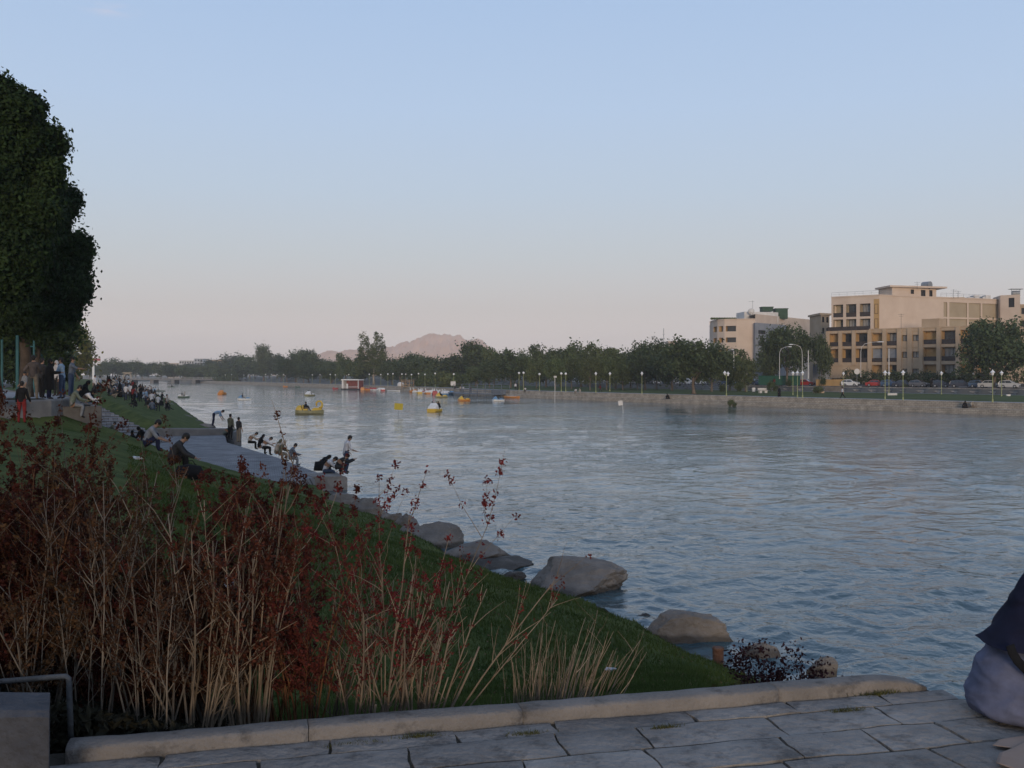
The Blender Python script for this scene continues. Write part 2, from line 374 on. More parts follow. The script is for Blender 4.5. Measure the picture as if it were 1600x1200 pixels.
for lam, amp, sd_ in ((3.4, .085, 1), (1.4, .08, 2), (.66, .058, 3), (.31, .034, 4)):
    n_ = vnoise(WU/lam, WV/lam*1.25, sd_); n_ = 1-np.abs(2*n_-1)
    WZ += amp*(n_-.5)*np.clip(1.6-cell*3/lam, 0, 1)*patch
tag(link('water', np_mesh('water', np.stack([WX, WY, WZ], -1), grid_faces(len(wr), len(wa)), m_water, True)), kind='structure')

# ---- strips swept along the banks
def offset_poly(poly, d):
    P = [Vector(p) for p in poly]; out = []
    for i, p in enumerate(P):
        t = (P[min(i+1, len(P)-1)]-P[max(i-1, 0)]).normalized(); n_ = Vector((t[1], -t[0])); out.append(p+n_*d)
    return out
def sweep(name, poly, prof, m, i0=0, i1=None, parent=None):
    i1 = i1 or len(poly); pts = [Vector(p) for p in poly]
    L = [0]
    for a, b in zip(pts[:-1], pts[1:]): L.append(L[-1]+(b-a).length)
    cols = [offset_poly(poly, d) for d, z in prof]; vl = [0]
    for a, b in zip(prof[:-1], prof[1:]): vl.append(vl[-1]+math.hypot(b[0]-a[0], b[1]-a[1]))
    k = len(prof); V = []; F = []; UV = []
    for i in range(i0, i1):
        for j, (d, z) in enumerate(prof): V.append((cols[j][i][0], cols[j][i][1], z))
    n_ = i1-i0
    for i in range(n_-1):
        for j in range(k-1):
            F.append((i*k+j, (i+1)*k+j, (i+1)*k+j+1, i*k+j+1))
            a, b = L[i0+i], L[i0+i+1]; UV += [(a, vl[j]), (b, vl[j]), (b, vl[j+1]), (a, vl[j+1])]
    me = bpy.data.meshes.new(name); me.from_pydata(V, [], F); me.materials.append(m)
    uv = me.uv_layers.new(name='uv'); uv.data.foreach_set('uv', [c for q in UV for c in q]); me.update()
    return link(name, me, parent)
def brick_mat(name, c1, c2, mortar, bw, bh, ms=.02, var=.5):
    m = bpy.data.materials.new(name); m.use_nodes = True; t = m.node_tree; b = t.nodes['Principled BSDF']
    b.inputs['Roughness'].default_value = .9; b.inputs['Specular IOR Level'].default_value = .2
    tc = N(t, 'ShaderNodeTexCoord'); br = N(t, 'ShaderNodeTexBrick'); t.links.new(tc.outputs['UV'], br.inputs['Vector'])
    br.inputs['Color1'].default_value = (*c1, 1); br.inputs['Color2'].default_value = (*c2, 1); br.inputs['Mortar'].default_value = (*mortar, 1)
    br.inputs['Scale'].default_value = 1; br.inputs['Mortar Size'].default_value = ms; br.inputs['Brick Width'].default_value = bw; br.inputs['Row Height'].default_value = bh; br.inputs['Bias'].default_value = 0
    nz = N(t, 'ShaderNodeTexNoise'); nz.inputs['Scale'].default_value = .9; nz.inputs['Detail'].default_value = 6; t.links.new(tc.outputs['Object'], nz.inputs['Vector'])
    mr = N(t, 'ShaderNodeMapRange'); mr.inputs[1].default_value = .3; mr.inputs[2].default_value = .7; mr.inputs[3].default_value = 1-var; mr.inputs[4].default_value = 1+var*.5
    t.links.new(nz.outputs[0], mr.inputs[0])
    mx = N(t, 'ShaderNodeVectorMath', operation='SCALE'); t.links.new(br.outputs[0], mx.inputs[0]); t.links.new(mr.outputs[0], mx.inputs['Scale'])
    t.links.new(mx.outputs[0], b.inputs['Base Color'])
    return m
m_emb = brick_mat('embankment_stone', (.42,.365,.295), (.33,.285,.23), (.20,.17,.135), .62, .25, .025, .3)
m_emb2 = brick_mat('terrace_stone', (.36,.33,.29), (.25,.225,.2), (.16,.14,.12), .7, .3, .03)
m_cob = brick_mat('cobble_paving', (.29,.285,.29), (.20,.198,.205), (.09,.088,.085), .32, .17, .022, .3)
tag(sweep('embankment_wall', RBs, [(0,-1.4),(0.02,.02),(.05,.72),(1.25,.74),(1.28,1.46),(1.26,1.46),(1.26,1.58),(1.75,1.58),(1.75,1.2)], m_emb),
    'long two tiered stone embankment wall lining the far bank of the river', 'wall')
tag(sweep('path', RBs, [(1.7,1.52),(6.6,1.53)], m_path), kind='structure')
tag(sweep('lawn', RBs, [(6.6,1.50),(6.62,1.58),(7,1.6),(24,1.7),(41.5,1.72)], m_grass2, 0, 18), kind='structure')
tag(sweep('footpath', RBs, [(41.5,1.73),(44.6,1.74)], m_path, 0, 14), kind='structure')
tag(sweep('terrace_wall', RBs, [(44.6,1.4),(44.6,2.25),(45.0,2.25),(46.6,2.28),(46.6,2.78),(47.1,2.78),(47.1,2.4)], m_emb2, 0, 15),
    'low stepped stone wall between the far lawn and the car park road', 'wall')
tag(sweep('road', RBs, [(47.1,2.70),(61.5,2.72)], m_asph, 0, 16), kind='structure')
tag(sweep('pavement', RBs, [(61.5,2.6),(61.5,2.86),(64.5,2.88)], m_path, 0, 16), kind='structure')

# ---- the near stone platform the camera stands on
def kpt(s, t, z): v = KE*s+KN*(KC+t); return Vector((v[0], v[1], z))
PLAT = [kpt(-6.5, .15, 0), kpt(3.13, .15, 0), Vector((2.06, 4.78, 0)), Vector((2.2, 4.5, 0)), Vector((2.42, 3.9, 0)), Vector((2.75, 3.0, 0)), Vector((3.0, 0.2, 0)), Vector((3.0, -6, 0)), Vector((-7.5, -6, 0))]
b = MB(); b.prism([(p[0], p[1]) for p in PLAT], -1.4, 3.484); tag(b.build('paving_bed', m_joint), kind='structure')
rs = random.Random(11)
def in_plat(x, y): return float(polydist([(p[0], p[1]) for p in PLAT], np.array([x]), np.array([y]))[0]) < .05
V = []; F = []
rows = [(-.155, -.006), (-.40, -.159), (-.66, -.408), (-1.05, -.668), (-1.40, -1.06), (-1.80, -1.41), (-2.3, -1.815), (-2.9, -2.315), (-3.6, -2.915)]
def slab(s0, s1, t0, t1):
    nx = max(4, int((s1-s0)/.045)); ny = max(4, int((t1-t0)/.045)); o_ = len(V)
    tilt = (rs.uniform(-.004, .004), rs.uniform(-.003, .003), rs.uniform(-.003, .002)); cc = [rs.uniform(0, .03) for _ in range(4)]
    sk = rs.uniform(-.02, .02)
    for j in range(ny+1):
        for i in range(nx+1):
            u, v = i/nx, j/ny; s = s0+(s1-s0)*u; t = t0+(t1-t0)*v
            edge = min(u*(s1-s0), (1-u)*(s1-s0), v*(t1-t0), (1-v)*(t1-t0))
            z = 3.5+tilt[0]*(u-.5)+tilt[1]*(v-.5)+tilt[2]-(.004 if edge < 1e-6 else 0)+(mnoise.noise((s*3, t*3, 1.7))*.006)+mnoise.noise((s*11, t*11, 6))*.0025
            if edge < 1e-6:
                q = mnoise.noise((s*9, t*9, 4))*.012; s += q+sk*(v-.5)*(1 if 0 < u < 1 else 1); t += mnoise.noise((s*7, t*7, 9))*.010
            V.append(tuple(kpt(s, t, z)))
    # skirt
    for j in range(ny):
        for i in range(nx): a = o_+j*(nx+1)+i; F.append((a, a+1, a+nx+2, a+nx+1))
    ring = [o_+i for i in range(nx)]+[o_+nx+j*(nx+1) for j in range(ny)]+[o_+ny*(nx+1)+nx-i for i in range(nx)]+[o_+(ny-j)*(nx+1) for j in range(ny)]
    n0 = len(V); k = len(ring)
    for r in ring: V.append(V[r])
    for r in ring: x, y, z = V[r]; V.append((x, y, 3.44))
    for i in range(k): F.append((n0+(i+1) % k, n0+i, n0+k+i, n0+k+(i+1) % k))
for ri, (t0, t1) in enumerate(rows):
    s = -3.4+rs.uniform(0, .5)
    while s < 4:
        w_ = rs.uniform(.34, .66) if ri else rs.uniform(.4, .7)
        a = kpt(s+w_*.5, (t0+t1)/2, 0)
        if in_plat(a[0], a[1]) and in_plat(*kpt(s+w_-.02, t0, 0)[:2]) and in_plat(*kpt(s+w_-.02, t1, 0)[:2]): slab(s+.006, s+w_-.006, t0+.004, t1-.004)
        elif in_plat(*kpt(s+.05, t1, 0)[:2]):
            e = s
            while e < s+w_ and in_plat(*kpt(e+.03, t1, 0)[:2]) and in_plat(*kpt(e+.03, t0, 0)[:2]): e += .03
            if e-s > .08: slab(s+.006, e-.006, t0+.004, t1-.004)
        s += w_
me = bpy.data.meshes.new('flagstones'); me.from_pydata(V, [], F); me.materials.append(m_pave); me.polygons.foreach_set('use_smooth', [True]*len(F)); me.update()
tag(link('pavement', me), kind='structure')
# kerb in lengths, rounded top, tapering down at its right-hand end
kerb = MB(); cuts = [-.72, .21, 1.12, 2.34, 3.12]
for a, c in zip(cuts[:-1], cuts[1:]):
    rings = []; n_ = max(6, int((c-a)/.04))
    for i in range(n_+1):
        s = a+.0018+(c-a-.0036)*i/n_; h = .055+.007*mnoise.noise((s*1.1, 0, 3))
        if s > 2.85: f = (s-2.85)/.27; h *= max(.16, 1-f**2.2*.9)
        wv = .012*mnoise.noise((s*.8, 5, 0))+.005*mnoise.noise((s*6, 5, 0)); wd = .14
        pr = [(0, -.06), (0.0, h*.74), (.006, h*.9), (.018, h*.98), (.05, h*1.0), (.09, h*.99), (.12, h*.93), (wd, h*.75), (wd, -.3)]
        rings.append([kpt(s, wv+d+.004*mnoise.noise((s*8, d*20, 2)), 3.5+z+.004*mnoise.noise((s*9, d*30, 7))) for d, z in pr])
    kerb.loft(rings)
ko = kerb.build('kerb', m_kerb, None, True); tag(ko, kind='structure')

# stains and pits on the kerb are thin discs of grime set into its face
# ---- cobbled landing and its walls, the stairs
b = MB(); b.prism(LANDING, -1.2, LAND_Z); lo = b.build('landing', m_cob)
uv = lo.data.uv_layers.new(name='uv')
for p in lo.data.polygons:
    for li in p.loop_indices:
        c = lo.data.vertices[lo.data.loops[li].vertex_index].co; q = .855*c[0]+.52*c[1], -.52*c[0]+.855*c[1]
        uv.data[li].uv = (q[0]+c[2]*.9, q[1]+c[2]*.4)
tag(lo, kind='structure')
b = MB(); n_st = 15
for i in range(n_st):
    z = ST_T[2]+(ST_B[2]-ST_T[2])*(i+.0)/n_st; u0, u1 = ST_L*i/n_st, ST_L*(i+1)/n_st+.05
    q = [ST_T.to_2d()+st_ax*u+st_rt*v for u, v in ((u0, -3.8), (u0, 3.6), (u1, 3.6), (u1, -3.8))]
    b.prism([tuple(p) for p in q][::-1], z-.9, z)
so_ = b.build('stairs', m_cob); uv = so_.data.uv_layers.new(name='uv')
for p in so_.data.polygons:
    for li in p.loop_indices:
        c = so_.data.vertices[so_.data.loops[li].vertex_index].co; q = Vector((c[0], c[1]))
        uv.data[li].uv = (q.dot(st_rt), q.dot(st_ax)+c[2])
tag(so_, 'broad cobbled steps running down the grass bank to the landing', 'stairs')
def wall_run(name, pts, w, z0, z1, m, label, cat='wall', amp=.03):
    b = MB(); rings = []
    P = [Vector(p) for p in pts]; Q = []
    for a, c in zip(P[:-1], P[1:]):
        k = max(1, int((c-a).length/.5)); Q += [a+(c-a)*i/k for i in range(k)]
    Q.append(P[-1])
    for i, p in enumerate(Q):
        t = (Q[min(i+1, len(Q)-1)]-Q[max(i-1, 0)]).normalized(); n_ = Vector((t[1], -t[0])); f = i/(len(Q)-1)
        za = z1[0]+(z1[1]-z1[0])*f if hasattr(z1, '__len__') else z1
        j = [amp*mnoise.noise((p[0]*.7, p[1]*.7, k*3.1)) for k in range(4)]
        rings.append([(*(p+n_*(w/2+j[0])), z0), (*(p+n_*(w/2+j[0])), za-.06+j[1]), (*(p+n_*(w/2-.05)), za+j[1]), (*(p-n_*(w/2-.05)), za+j[2]), (*(p-n_*(w/2+j[3])), za-.06+j[2]), (*(p-n_*(w/2+j[3])), z0)])
    b.loft(rings); return tag(b.build(name, m), label, cat)
wall_run('retaining_wall', [(-26.0, 74.2), (-21.0, 76.2), (-19.6, 73.2)], .5, -1, (1.2, 1.0), m_conc, 'low grey retaining wall along the back of the cobbled landing')
wall_run('terrace_wall', TERR[2:13], .42, 2.2, 4.06, m_conc, 'grey terrace wall under the standing people at the left')
wall_run('stone_ledge', [(-7.9, 44.3), (-8.6, 46.1)], 1.5, -.4, .62, m_rock, 'squared stone ledge at the landing corner under the standing man', 'ledge', .06)
lp = [Vector(p) for p in LBs]
tag(sweep('path', [p for p in TERR[2:16]], [(-.3, 4.02), (-7.5, 4.03)], m_path), kind='structure')

# ---- mountain
mx = np.array([-1500,-900,-700,-560,-400,-330,-306,-286,-266,-244,-200,-185,-165,-150,-128,-110,-88,-82,-70,-55,-48,-10,60,200,420,800])
my = np.array([592,592,592,592,592,585,555,549,549,547,546,540,533,531,520,524,524,522,532,528,532,560,585,592,592,592])
sx = np.linspace(-340, 80, 330); Yd = np.linspace(-1, 1, 60); SX, YD = np.meshgrid(sx, Yd, indexing='xy')
Hm = np.interp(SX, mx, 587-my)/1600*3000
prof = np.maximum(0, 1-np.abs(YD)**1.15); cr = fbm(SX*.12, YD*5, 70, 5)-.47
MY = 3000+YD*600+SX*0; MX = SX/1600*3000
MZ = Hm*prof*(1+.4*cr*np.clip(np.abs(YD)*3, 0, 1))+12*cr*prof+5+(fbm(SX*.3, YD*9, 71, 4)-.47)*10*prof
m_mtn = mat('mountain_rock', (.76,.41,.22), .95, col2=(.86,.52,.32), scale=.006, detail=9, spec=.1, stretch=(1, .5, 2.5))
tag(link('mountain', np_mesh('mountain', np.stack([MX.ravel(), MY.ravel(), MZ.ravel()], -1), grid_faces(60, 330)[:, ::-1], m_mtn, True)), kind='structure')
def island_value(m, lo, hi):
    t = m.node_tree; b = next(n for n in t.nodes if n.type == 'BSDF_PRINCIPLED'); src = b.inputs['Base Color'].links[0].from_socket
    g = N(t, 'ShaderNodeNewGeometry'); mr = N(t, 'ShaderNodeMapRange'); mr.inputs[3].default_value = lo; mr.inputs[4].default_value = hi; t.links.new(g.outputs['Random Per Island'], mr.inputs[0])
    sc = N(t, 'ShaderNodeVectorMath', operation='SCALE'); t.links.new(src, sc.inputs[0]); t.links.new(mr.outputs[0], sc.inputs['Scale']); t.links.new(sc.outputs[0], b.inputs['Base Color'])
# ================================================================== VEGETATION
def leaf_mat(name, c, c2, scale=1.2, obrand=.18, trans=.25):
    new = name not in MATS; m = mat(name, c, .7, col2=c2, scale=scale, detail=3, obrand=obrand, trans=trans, spec=.15)
    if new: island_value(m, .62, 1.35)
    return m
m_leaf = leaf_mat('leaf_green', (.054,.072,.026), (.116,.142,.056), .5)
m_leaf2 = leaf_mat('leaf_dark', (.042,.060,.026), (.092,.116,.052), .5)
m_leaf3 = leaf_mat('leaf_olive', (.062,.076,.026), (.125,.142,.056), .5)
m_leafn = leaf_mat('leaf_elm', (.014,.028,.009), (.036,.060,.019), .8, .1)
m_leafy = leaf_mat('leaf_yellow', (.07,.078,.014), (.145,.14,.028), .8, .1)
m_bark = mat('bark', (.10,.075,.055), .95, col2=(.20,.16,.125), scale=2.5, bump=.8, bscale=6, stretch=(1, 1, .3))
m_barkd = mat('bark_dark', (.035,.026,.02), .95, col2=(.08,.06,.045), scale=2.5, bump=.8, bscale=6)
m_barkp = mat('bark_pale', (.24,.20,.16), .95, col2=(.36,.31,.26), scale=2.5, bump=.6, bscale=6)
def leaves_np(rng, C, size, elong=1.6, up=.0, outward=None):
    n = len(C)
    nrm = rng.normal(size=(n, 3))
    if outward is not None: nrm = nrm*.8+outward*.9
    nrm[:, 2] += up; nrm /= np.linalg.norm(nrm, axis=1)[:, None]+1e-9
    t = np.cross(nrm, rng.normal(size=(n, 3))); t /= np.linalg.norm(t, axis=1)[:, None]+1e-9
    s = np.cross(nrm, t); sz = size*rng.uniform(.6, 1.35, (n, 1))
    a, b = t*sz*elong*.5, s*sz*.5
    fold = nrm*sz*.12
    V = np.stack([C-a, C-b*.9+a*.1-fold, C+a, C+b*.9+a*.1-fold], 1).reshape(-1, 3)
    return V, np.arange(n*4).reshape(-1, 4)
def crown_points(rng, lobes, n_clump, per, cr, shell=.55):
    L = np.array(lobes, float); w = (L[:, 3]*L[:, 4]*L[:, 5])**(2/3); w /= w.sum()
    idx = rng.choice(len(L), n_clump, p=w); d = rng.normal(size=(n_clump, 3)); d /= np.linalg.norm(d, axis=1)[:, None]
    r = np.where(rng.random(n_clump) < shell, rng.uniform(.86, 1.04, n_clump), rng.uniform(.35, .95, n_clump))[:, None]
    C = L[idx, :3]+d*L[idx, 3:]*r
    P = np.repeat(C, per, 0)+rng.normal(size=(n_clump*per, 3))*cr*rng.uniform(.5, 1.25, (n_clump, 1)).repeat(per, 0)
    return P, np.repeat(d, per, 0)
def crown_mesh(name, seed, lobes, n_clump, per, cr, leaf, m, shell=.55, elong=1.5):
    rng = np.random.default_rng(seed); P, D = crown_points(rng, lobes, n_clump, per, cr, shell)
    V, F = leaves_np(rng, P, leaf, elong, .15, D); return np_mesh(name, V, F, m)
def trunk_mesh(name, seed, h, r, tips, m, lean=0):
    rs = random.Random(seed); b = MB(); pts = []; rad = []
    for i in range(6):
        f = i/5; pts.append(Vector((lean*f*h+rs.uniform(-.04, .04)*h*f, rs.uniform(-.04, .04)*h*f, h*f))); rad.append(r*(1.35 if i == 0 else 1-.45*f))
    b.tube(pts, rad, 8)
    for t in tips:
        s = pts[rs.choice((3, 4, 5))]; t = Vector(t); mid = s.lerp(t, .5)+Vector((rs.uniform(-.1, .1), rs.uniform(-.1, .1), .06))*(t-s).length
        b.tube([s, mid, t], [r*.5, r*.3, r*.08], 6)
    return b.mesh(name, m, True)
def round_lobes(rs, H, Rr, zb, n=11, top=1.0):
    """lobes of a crown from zb to H, radius Rr"""
    zc = (H+zb)/2; hz = (H-zb)/2; L = [(0, 0, zc, Rr*.72, Rr*.72, hz*.82)]
    for i in range(n):
        a = rs.uniform(0, 6.283); q = rs.uniform(-.75, .8); rr = math.sqrt(max(.05, 1-q*q))*Rr*.68
        s = rs.uniform(.26, .46)
        L.append((rr*math.cos(a), rr*math.sin(a), zc+q*hz*.78, Rr*s, Rr*s, hz*s*1.05*top))
    return L
TREES = []
def tree_proto(kind, seed):
    rs = random.Random(seed)
    if kind == 'round': H, Rr, zb, th, m, bk, n, lf = 10, 4.4, 1.5, 4.2, m_leaf, m_bark, 230, .40
    elif kind == 'dark': H, Rr, zb, th, m, bk, n, lf = 10, 4.0, 1.0, 4.0, m_leaf2, m_bark, 240, .38
    elif kind == 'olive': H, Rr, zb, th, m, bk, n, lf = 10, 4.6, 1.8, 4.0, m_leaf3, m_bark, 220, .40
    elif kind == 'tall': H, Rr, zb, th, m, bk, n, lf = 10, 2.7, 1.2, 5.0, m_leaf, m_bark, 220, .32
    elif kind == 'big': H, Rr, zb, th, m, bk, n, lf = 10, 5.2, 1.7, 3.4, m_leaf2, m_bark, 420, .30
    lobes = round_lobes(rs, H, Rr, zb, 22 if kind == 'big' else 13)
    cm = crown_mesh('crown', seed, lobes, n, 20, .55 if kind != 'big' else .42, lf, m)
    tm = trunk_mesh('trunk', seed, th, .26, [(l[0]*.7, l[1]*.7, l[2]) for l in lobes[1:7]], bk, rs.uniform(-.06, .06))
    return cm, tm
PROTO = {k: [tree_proto(k, 100+i*7+j) for j in range(3)] for i, k in enumerate(('round', 'dark', 'olive', 'tall', 'big'))}
def put_tree(kind, x, y, z, H, W, label, name='leafy_tree', group=None, seed=0, meshes=None):
    cm, tm = meshes or PROTO[kind][seed % 3]
    root = empty(name, (x, y, z), (seed*1.7) % 6.28, label, 'tree', group)
    Rr = {'round': 4.4, 'dark': 4.0, 'olive': 4.6, 'tall': 2.7, 'big': 5.2}.get(kind, 4.4)
    root.scale = (W/2/Rr, W/2/Rr, H/10)
    link('crown', cm, root); link('trunk', tm, root); return root
def bank_pt(px, d, lo=100, hi=900):
    for _ in range(60):
        mid = (lo+hi)/2
        if float(sdist(RB, np.array([(px-800)/1600*mid]), np.array([mid]))[0]) < d: lo = mid
        else: hi = mid
    return Vector(((px-800)/1600*mid, mid))
def rgz(d): return 1.55 if d < 44 else (2.75 if d < 62 else 3.2)
GT = 'trees of the park belt on the far bank'
rs = random.Random(5)
sil = [(300,572,30,'dark'),(318,566,32,'round'),(338,562,32,'dark'),(362,553,36,'dark'),(385,552,32,'round'),(440,553,32,'dark'),(462,549,34,'dark'),
       (500,560,26,'round'),(520,568,30,'dark'),(565,556,26,'dark'),(612,556,32,'round'),(632,552,28,'dark'),(650,550,26,'tall'),(676,556,44,'dark'),(706,554,44,'dark'),
       (772,541,36,'round'),(798,545,36,'dark'),(818,546,32,'round'),(853,537,44,'round'),(876,542,38,'dark'),(937,536,48,'olive'),
       (962,542,44,'round'),(985,545,38,'dark'),(1008,534,40,'dark'),(1026,531,36,'dark'),(1050,542,50,'dark'),(1112,534,50,'round'),(1140,545,44,'round'),(1165,560,36,'olive')]
for i, (px, ty, w, kind) in enumerate(sil):
    d = rs.uniform(18, 38) if px < 830 else rs.uniform(26, 41); p = bank_pt(px, d); z = rgz(d); H = CZ+(587-ty)/1600*p[1]-z; W = w/1600*p[1]*1.3
    put_tree(kind, p[0], p[1], z, H, W, 'dark green leafy tree in the dense tree belt on the far bank', group=GT, seed=i)
for i, px in enumerate(range(296, 815, 15)):       # lower trees filling the belt
    px += rs.uniform(-5, 5); d = rs.choice((rs.uniform(11, 17), rs.uniform(40, 75))); p = bank_pt(px, d); z = rgz(d)
    ty = rs.uniform(559, 570) if px > 420 else rs.uniform(565, 573)
    put_tree(rs.choice(('round', 'dark', 'olive', 'dark')), p[0], p[1], z, CZ+(587-ty)/1600*p[1]-z, rs.uniform(30, 42)/1600*p[1], 'dark green leafy tree in the dense tree belt on the far bank', group=GT, seed=i+40)
for i, px in enumerate(range(790, 1200, 17)):
    px += rs.uniform(-5, 5); d = rs.uniform(68, 100); p = bank_pt(px, d); z = 3.3
    ty = rs.uniform(548, 560)
    put_tree(rs.choice(('round', 'dark', 'olive')), p[0], p[1], z, CZ+(587-ty)/1600*p[1]-z, rs.uniform(34, 46)/1600*p[1], 'dark green leafy tree in the dense tree belt on the far bank', group=GT, seed=i+90)
for i, (px, ty, w, d) in enumerate([(838,560,34,20),(868,556,36,16),(893,552,36,22),(922,558,34,15),(948,556,36,20),(973,560,34,24),(996,556,34,30)]):
    p = bank_pt(px, d); z = 1.55
    put_tree(('olive', 'round', 'round')[i % 3], p[0], p[1], z, CZ+(587-ty)/1600*p[1]-z, w/1600*p[1], 'olive green lawn tree with a thin trunk behind the far promenade lamps', group='lawn trees behind the promenade lamps', seed=i+60)
for i, (px, ty, w, Y) in enumerate([(158,566,26,700),(176,559,38,720),(196,565,30,760),(212,561,26,730),(232,566,30,780),(252,565,32,740),(272,569,30,700),(290,571,28,690),(222,569,30,820),(262,572,30,830),(140,570,30,760)]):
    p = at(px, 587, Y); put_tree(('dark', 'round')[i % 2], p[0], p[1], 2.5, CZ+(587-ty)/1600*Y-2.5, w/1600*Y*1.1, 'dark tree in the distant row behind the road bridge', group='trees behind the bridge', seed=i+70)
# trees one can point at
def single(px, ty, w, Y, z, kind, label, seed=1, name='leafy_tree'):
    p = at(px, 587, Y); return put_tree(kind, p[0], p[1], z, CZ+(587-ty)/1600*Y-z, w/1600*Y, label, name, None, seed)
p = bank_pt(412, 30); single(412, 536, 28, p[1], 1.55, 'tall', 'tall narrow tree rising highest above the left part of the far tree belt', 2)
p = bank_pt(482, 22); single(482, 545, 40, p[1], 1.55, 'dark', 'broad dark tree just left of the leaning pale trunks', 1)
p = bank_pt(540, 12); single(540, 551, 32, p[1], 1.55, 'round', 'tree with a bent bare trunk behind the white roofed river kiosk', 0)
p = bank_pt(745, 30); single(745, 533, 56, p[1], 1.6, 'dark', 'large dark domed tree in front of the right end of the pink mountain', 2)
p = bank_pt(908, 40); single(908, 529, 62, p[1], 1.7, 'round', 'broad domed tree standing tallest in the middle of the far park', 1)
single(1084, 525, 112, 188, 1.65, 'big', 'broad low tree with an orange brown trunk left of the cream apartment block', 0)
single(1230, 505, 84, 226, 2.9, 'big', 'dense dark tree standing between the two tall apartment blocks', 1)
single(1284, 522, 30, 222, 2.9, 'dark', 'small dark tree beside the left corner of the balconied apartment block', 2)
single(1553, 494, 122, 190, 1.7, 'big', 'large round tree hiding the right end of the balconied apartment block', 2)
# airy poplar clump with pale bare trunk
rs2 = random.Random(77); p = bank_pt(584, 12); Hh = CZ+(587-521)/1600*p[1]-1.5; k = p[1]/1600
lob = []
for px, t0, t1, w in ((566, 523, 572, 11), (574, 532, 570, 10), (588, 526, 575, 11), (597, 528, 565, 9), (562, 548, 580, 9), (580, 545, 578, 14), (592, 548, 580, 12)):
    for q in range(5):
        f = q/4; lob.append(((px-584)*k+rs2.uniform(-.5, .5), rs2.uniform(-2, 2), CZ+(587-(t1+(t0-t1)*f))*k-1.5, w*k*(.6-.25*f), w*k*(.6-.25*f), 1.6))
r_ = empty('poplar_tree', (p[0], p[1], 1.5), 0, 'tall airy poplar with a pale bare trunk left of the pink mountain', 'tree')
link('crown', crown_mesh('crown', 8, lob, 760, 12, .5, .38, m_leaf3, .6), r_)
link('trunk', trunk_mesh('trunk', 9, 8.5, .42, [(l[0], l[1], l[2]) for l in lob[2::5]], m_barkp), r_)
# --- bushes on the far bank
bush_c = [crown_mesh('bush', 300+i, [(0, 0, .55, .8, .8, .5), (.4, .2, .5, .5, .5, .45), (-.4, -.1, .45, .5, .5, .4), (.1, -.3, .8, .4, .4, .3)], 60, 14, .16, .15, m_) for i, m_ in enumerate((m_leaf, m_leaf2, m_leaf3))]
def bush(px, by, w, h, Y, label, k=0, name='shrub'):
    p = at(px, by, Y); o_ = link(name, bush_c[k]); o_.location = p; o_.scale = (w/1600*Y/2, w/1600*Y/2, h/1600*Y); o_.rotation_euler = (0, 0, px*.7)
    return tag(o_, label, 'bush')
bush(1129, 612, 13, 10, 186, 'dark clipped bush left of the twin headed promenade lamp', 1); bush(1155, 610, 20, 11, 192, 'wide low green bush on the far lawn beside the litter bin', 0)
bush(1207, 610, 18, 12, 192, 'round green bush directly behind the person in the black chador', 0); bush(1279, 614, 19, 9, 192, 'yellowish bush growing from the round planter on the far lawn', 2)
bush(1444, 602, 15, 12, 214, 'dark shrub in front of the row of dark parked cars', 1); bush(1414, 613, 9, 12, 202, 'small spiky bush against the low terrace wall', 1)
bush(1598, 624, 16, 11, 182, 'dark bush at the right edge beside the white bin', 1); bush(1144, 635, 15, 9, 166, 'green bush growing at the water line of the embankment', 0)
bush(1286, 601, 11, 10, 214, 'small purple brown bush between the two white cars', 1); bush(1232, 603, 12, 9, 218, 'small dark bush behind the dark blue hatchback', 1)
pb = bank_pt(668, 5)
for i, (px, w, h, k) in enumerate(((664, 34, 20, 0), (692, 40, 22, 2), (716, 34, 20, 0))):
    bush(px, 606, w, h, bank_pt(px, 6)[1], ('green bush at the left of the low thicket above the moored boats', 'olive bush in the middle of the low thicket above the moored boats', 'green bush at the right of the low thicket by the white board')[i], k)
for i, px in enumerate((296, 312, 330, 346, 360)):
    tag(bush(px, 599, 26, 16+i % 2*3, bank_pt(px, 7)[1], 'green bush at the waterside at the left end of the far embankment', i % 2), group='waterside bushes at the end of the embankment')
# hedge at the foot of the block
hp = [at(1326, 590, 224).to_2d(), at(1420, 590, 213).to_2d(), at(1520, 590, 203).to_2d(), at(1640, 590, 193).to_2d()]
lob = []
for a, c in zip(hp[:-1], hp[1:]):
    for q in range(8): v = a.lerp(c, q/8); lob.append((v[0], v[1], 4.3+rs.uniform(-.1, .35), 1.5, 1.2, 1.7))
tag(link('hedge', crown_mesh('hedge', 21, lob, 800, 14, .3, .24, m_leaf2)), 'long dark green hedge along the foot of the balconied apartment block', 'hedge')

# --- the big dark trees on the left
def lobed_tree(Y, lobes_px, base_px, z, label, m, seed, n, leaf, name='elm_tree', cr=.42):
    k = Y/1600; bx = (base_px-800)*k; rs3 = random.Random(seed); lob = []
    for px, py, r in lobes_px:
        c = at(px, py, Y); lob.append((c[0]-bx, rs3.uniform(-.6, .6), c[2]-z, r*k*.86, r*k*.95, r*k*.86))
        for q in range(7):
            a = rs3.uniform(0, 6.28); e = rs3.uniform(-.9, .9); u = Vector((math.cos(a)*math.cos(e), math.sin(a)*math.cos(e), math.sin(e)))*r*k*.66
            s = r*k*rs3.uniform(.24, .36); lob.append((c[0]-bx+u[0], u[1], c[2]-z+u[2], s, s, s))
    root = empty(name, (bx, Y, z), 0, label, 'tree')
    link('crown', crown_mesh('crown', seed, lob, n, 22, cr, leaf, m, .62, 1.5), root)
    top = max(l[2] for l in lob); low = min(l[2]-l[5] for l in lob)
    link('trunk', trunk_mesh('trunk', seed, low+2, .30, [(l[0]*.8, l[1]*.8, l[2]) for l in lob[::8]], m_barkd), root); return root
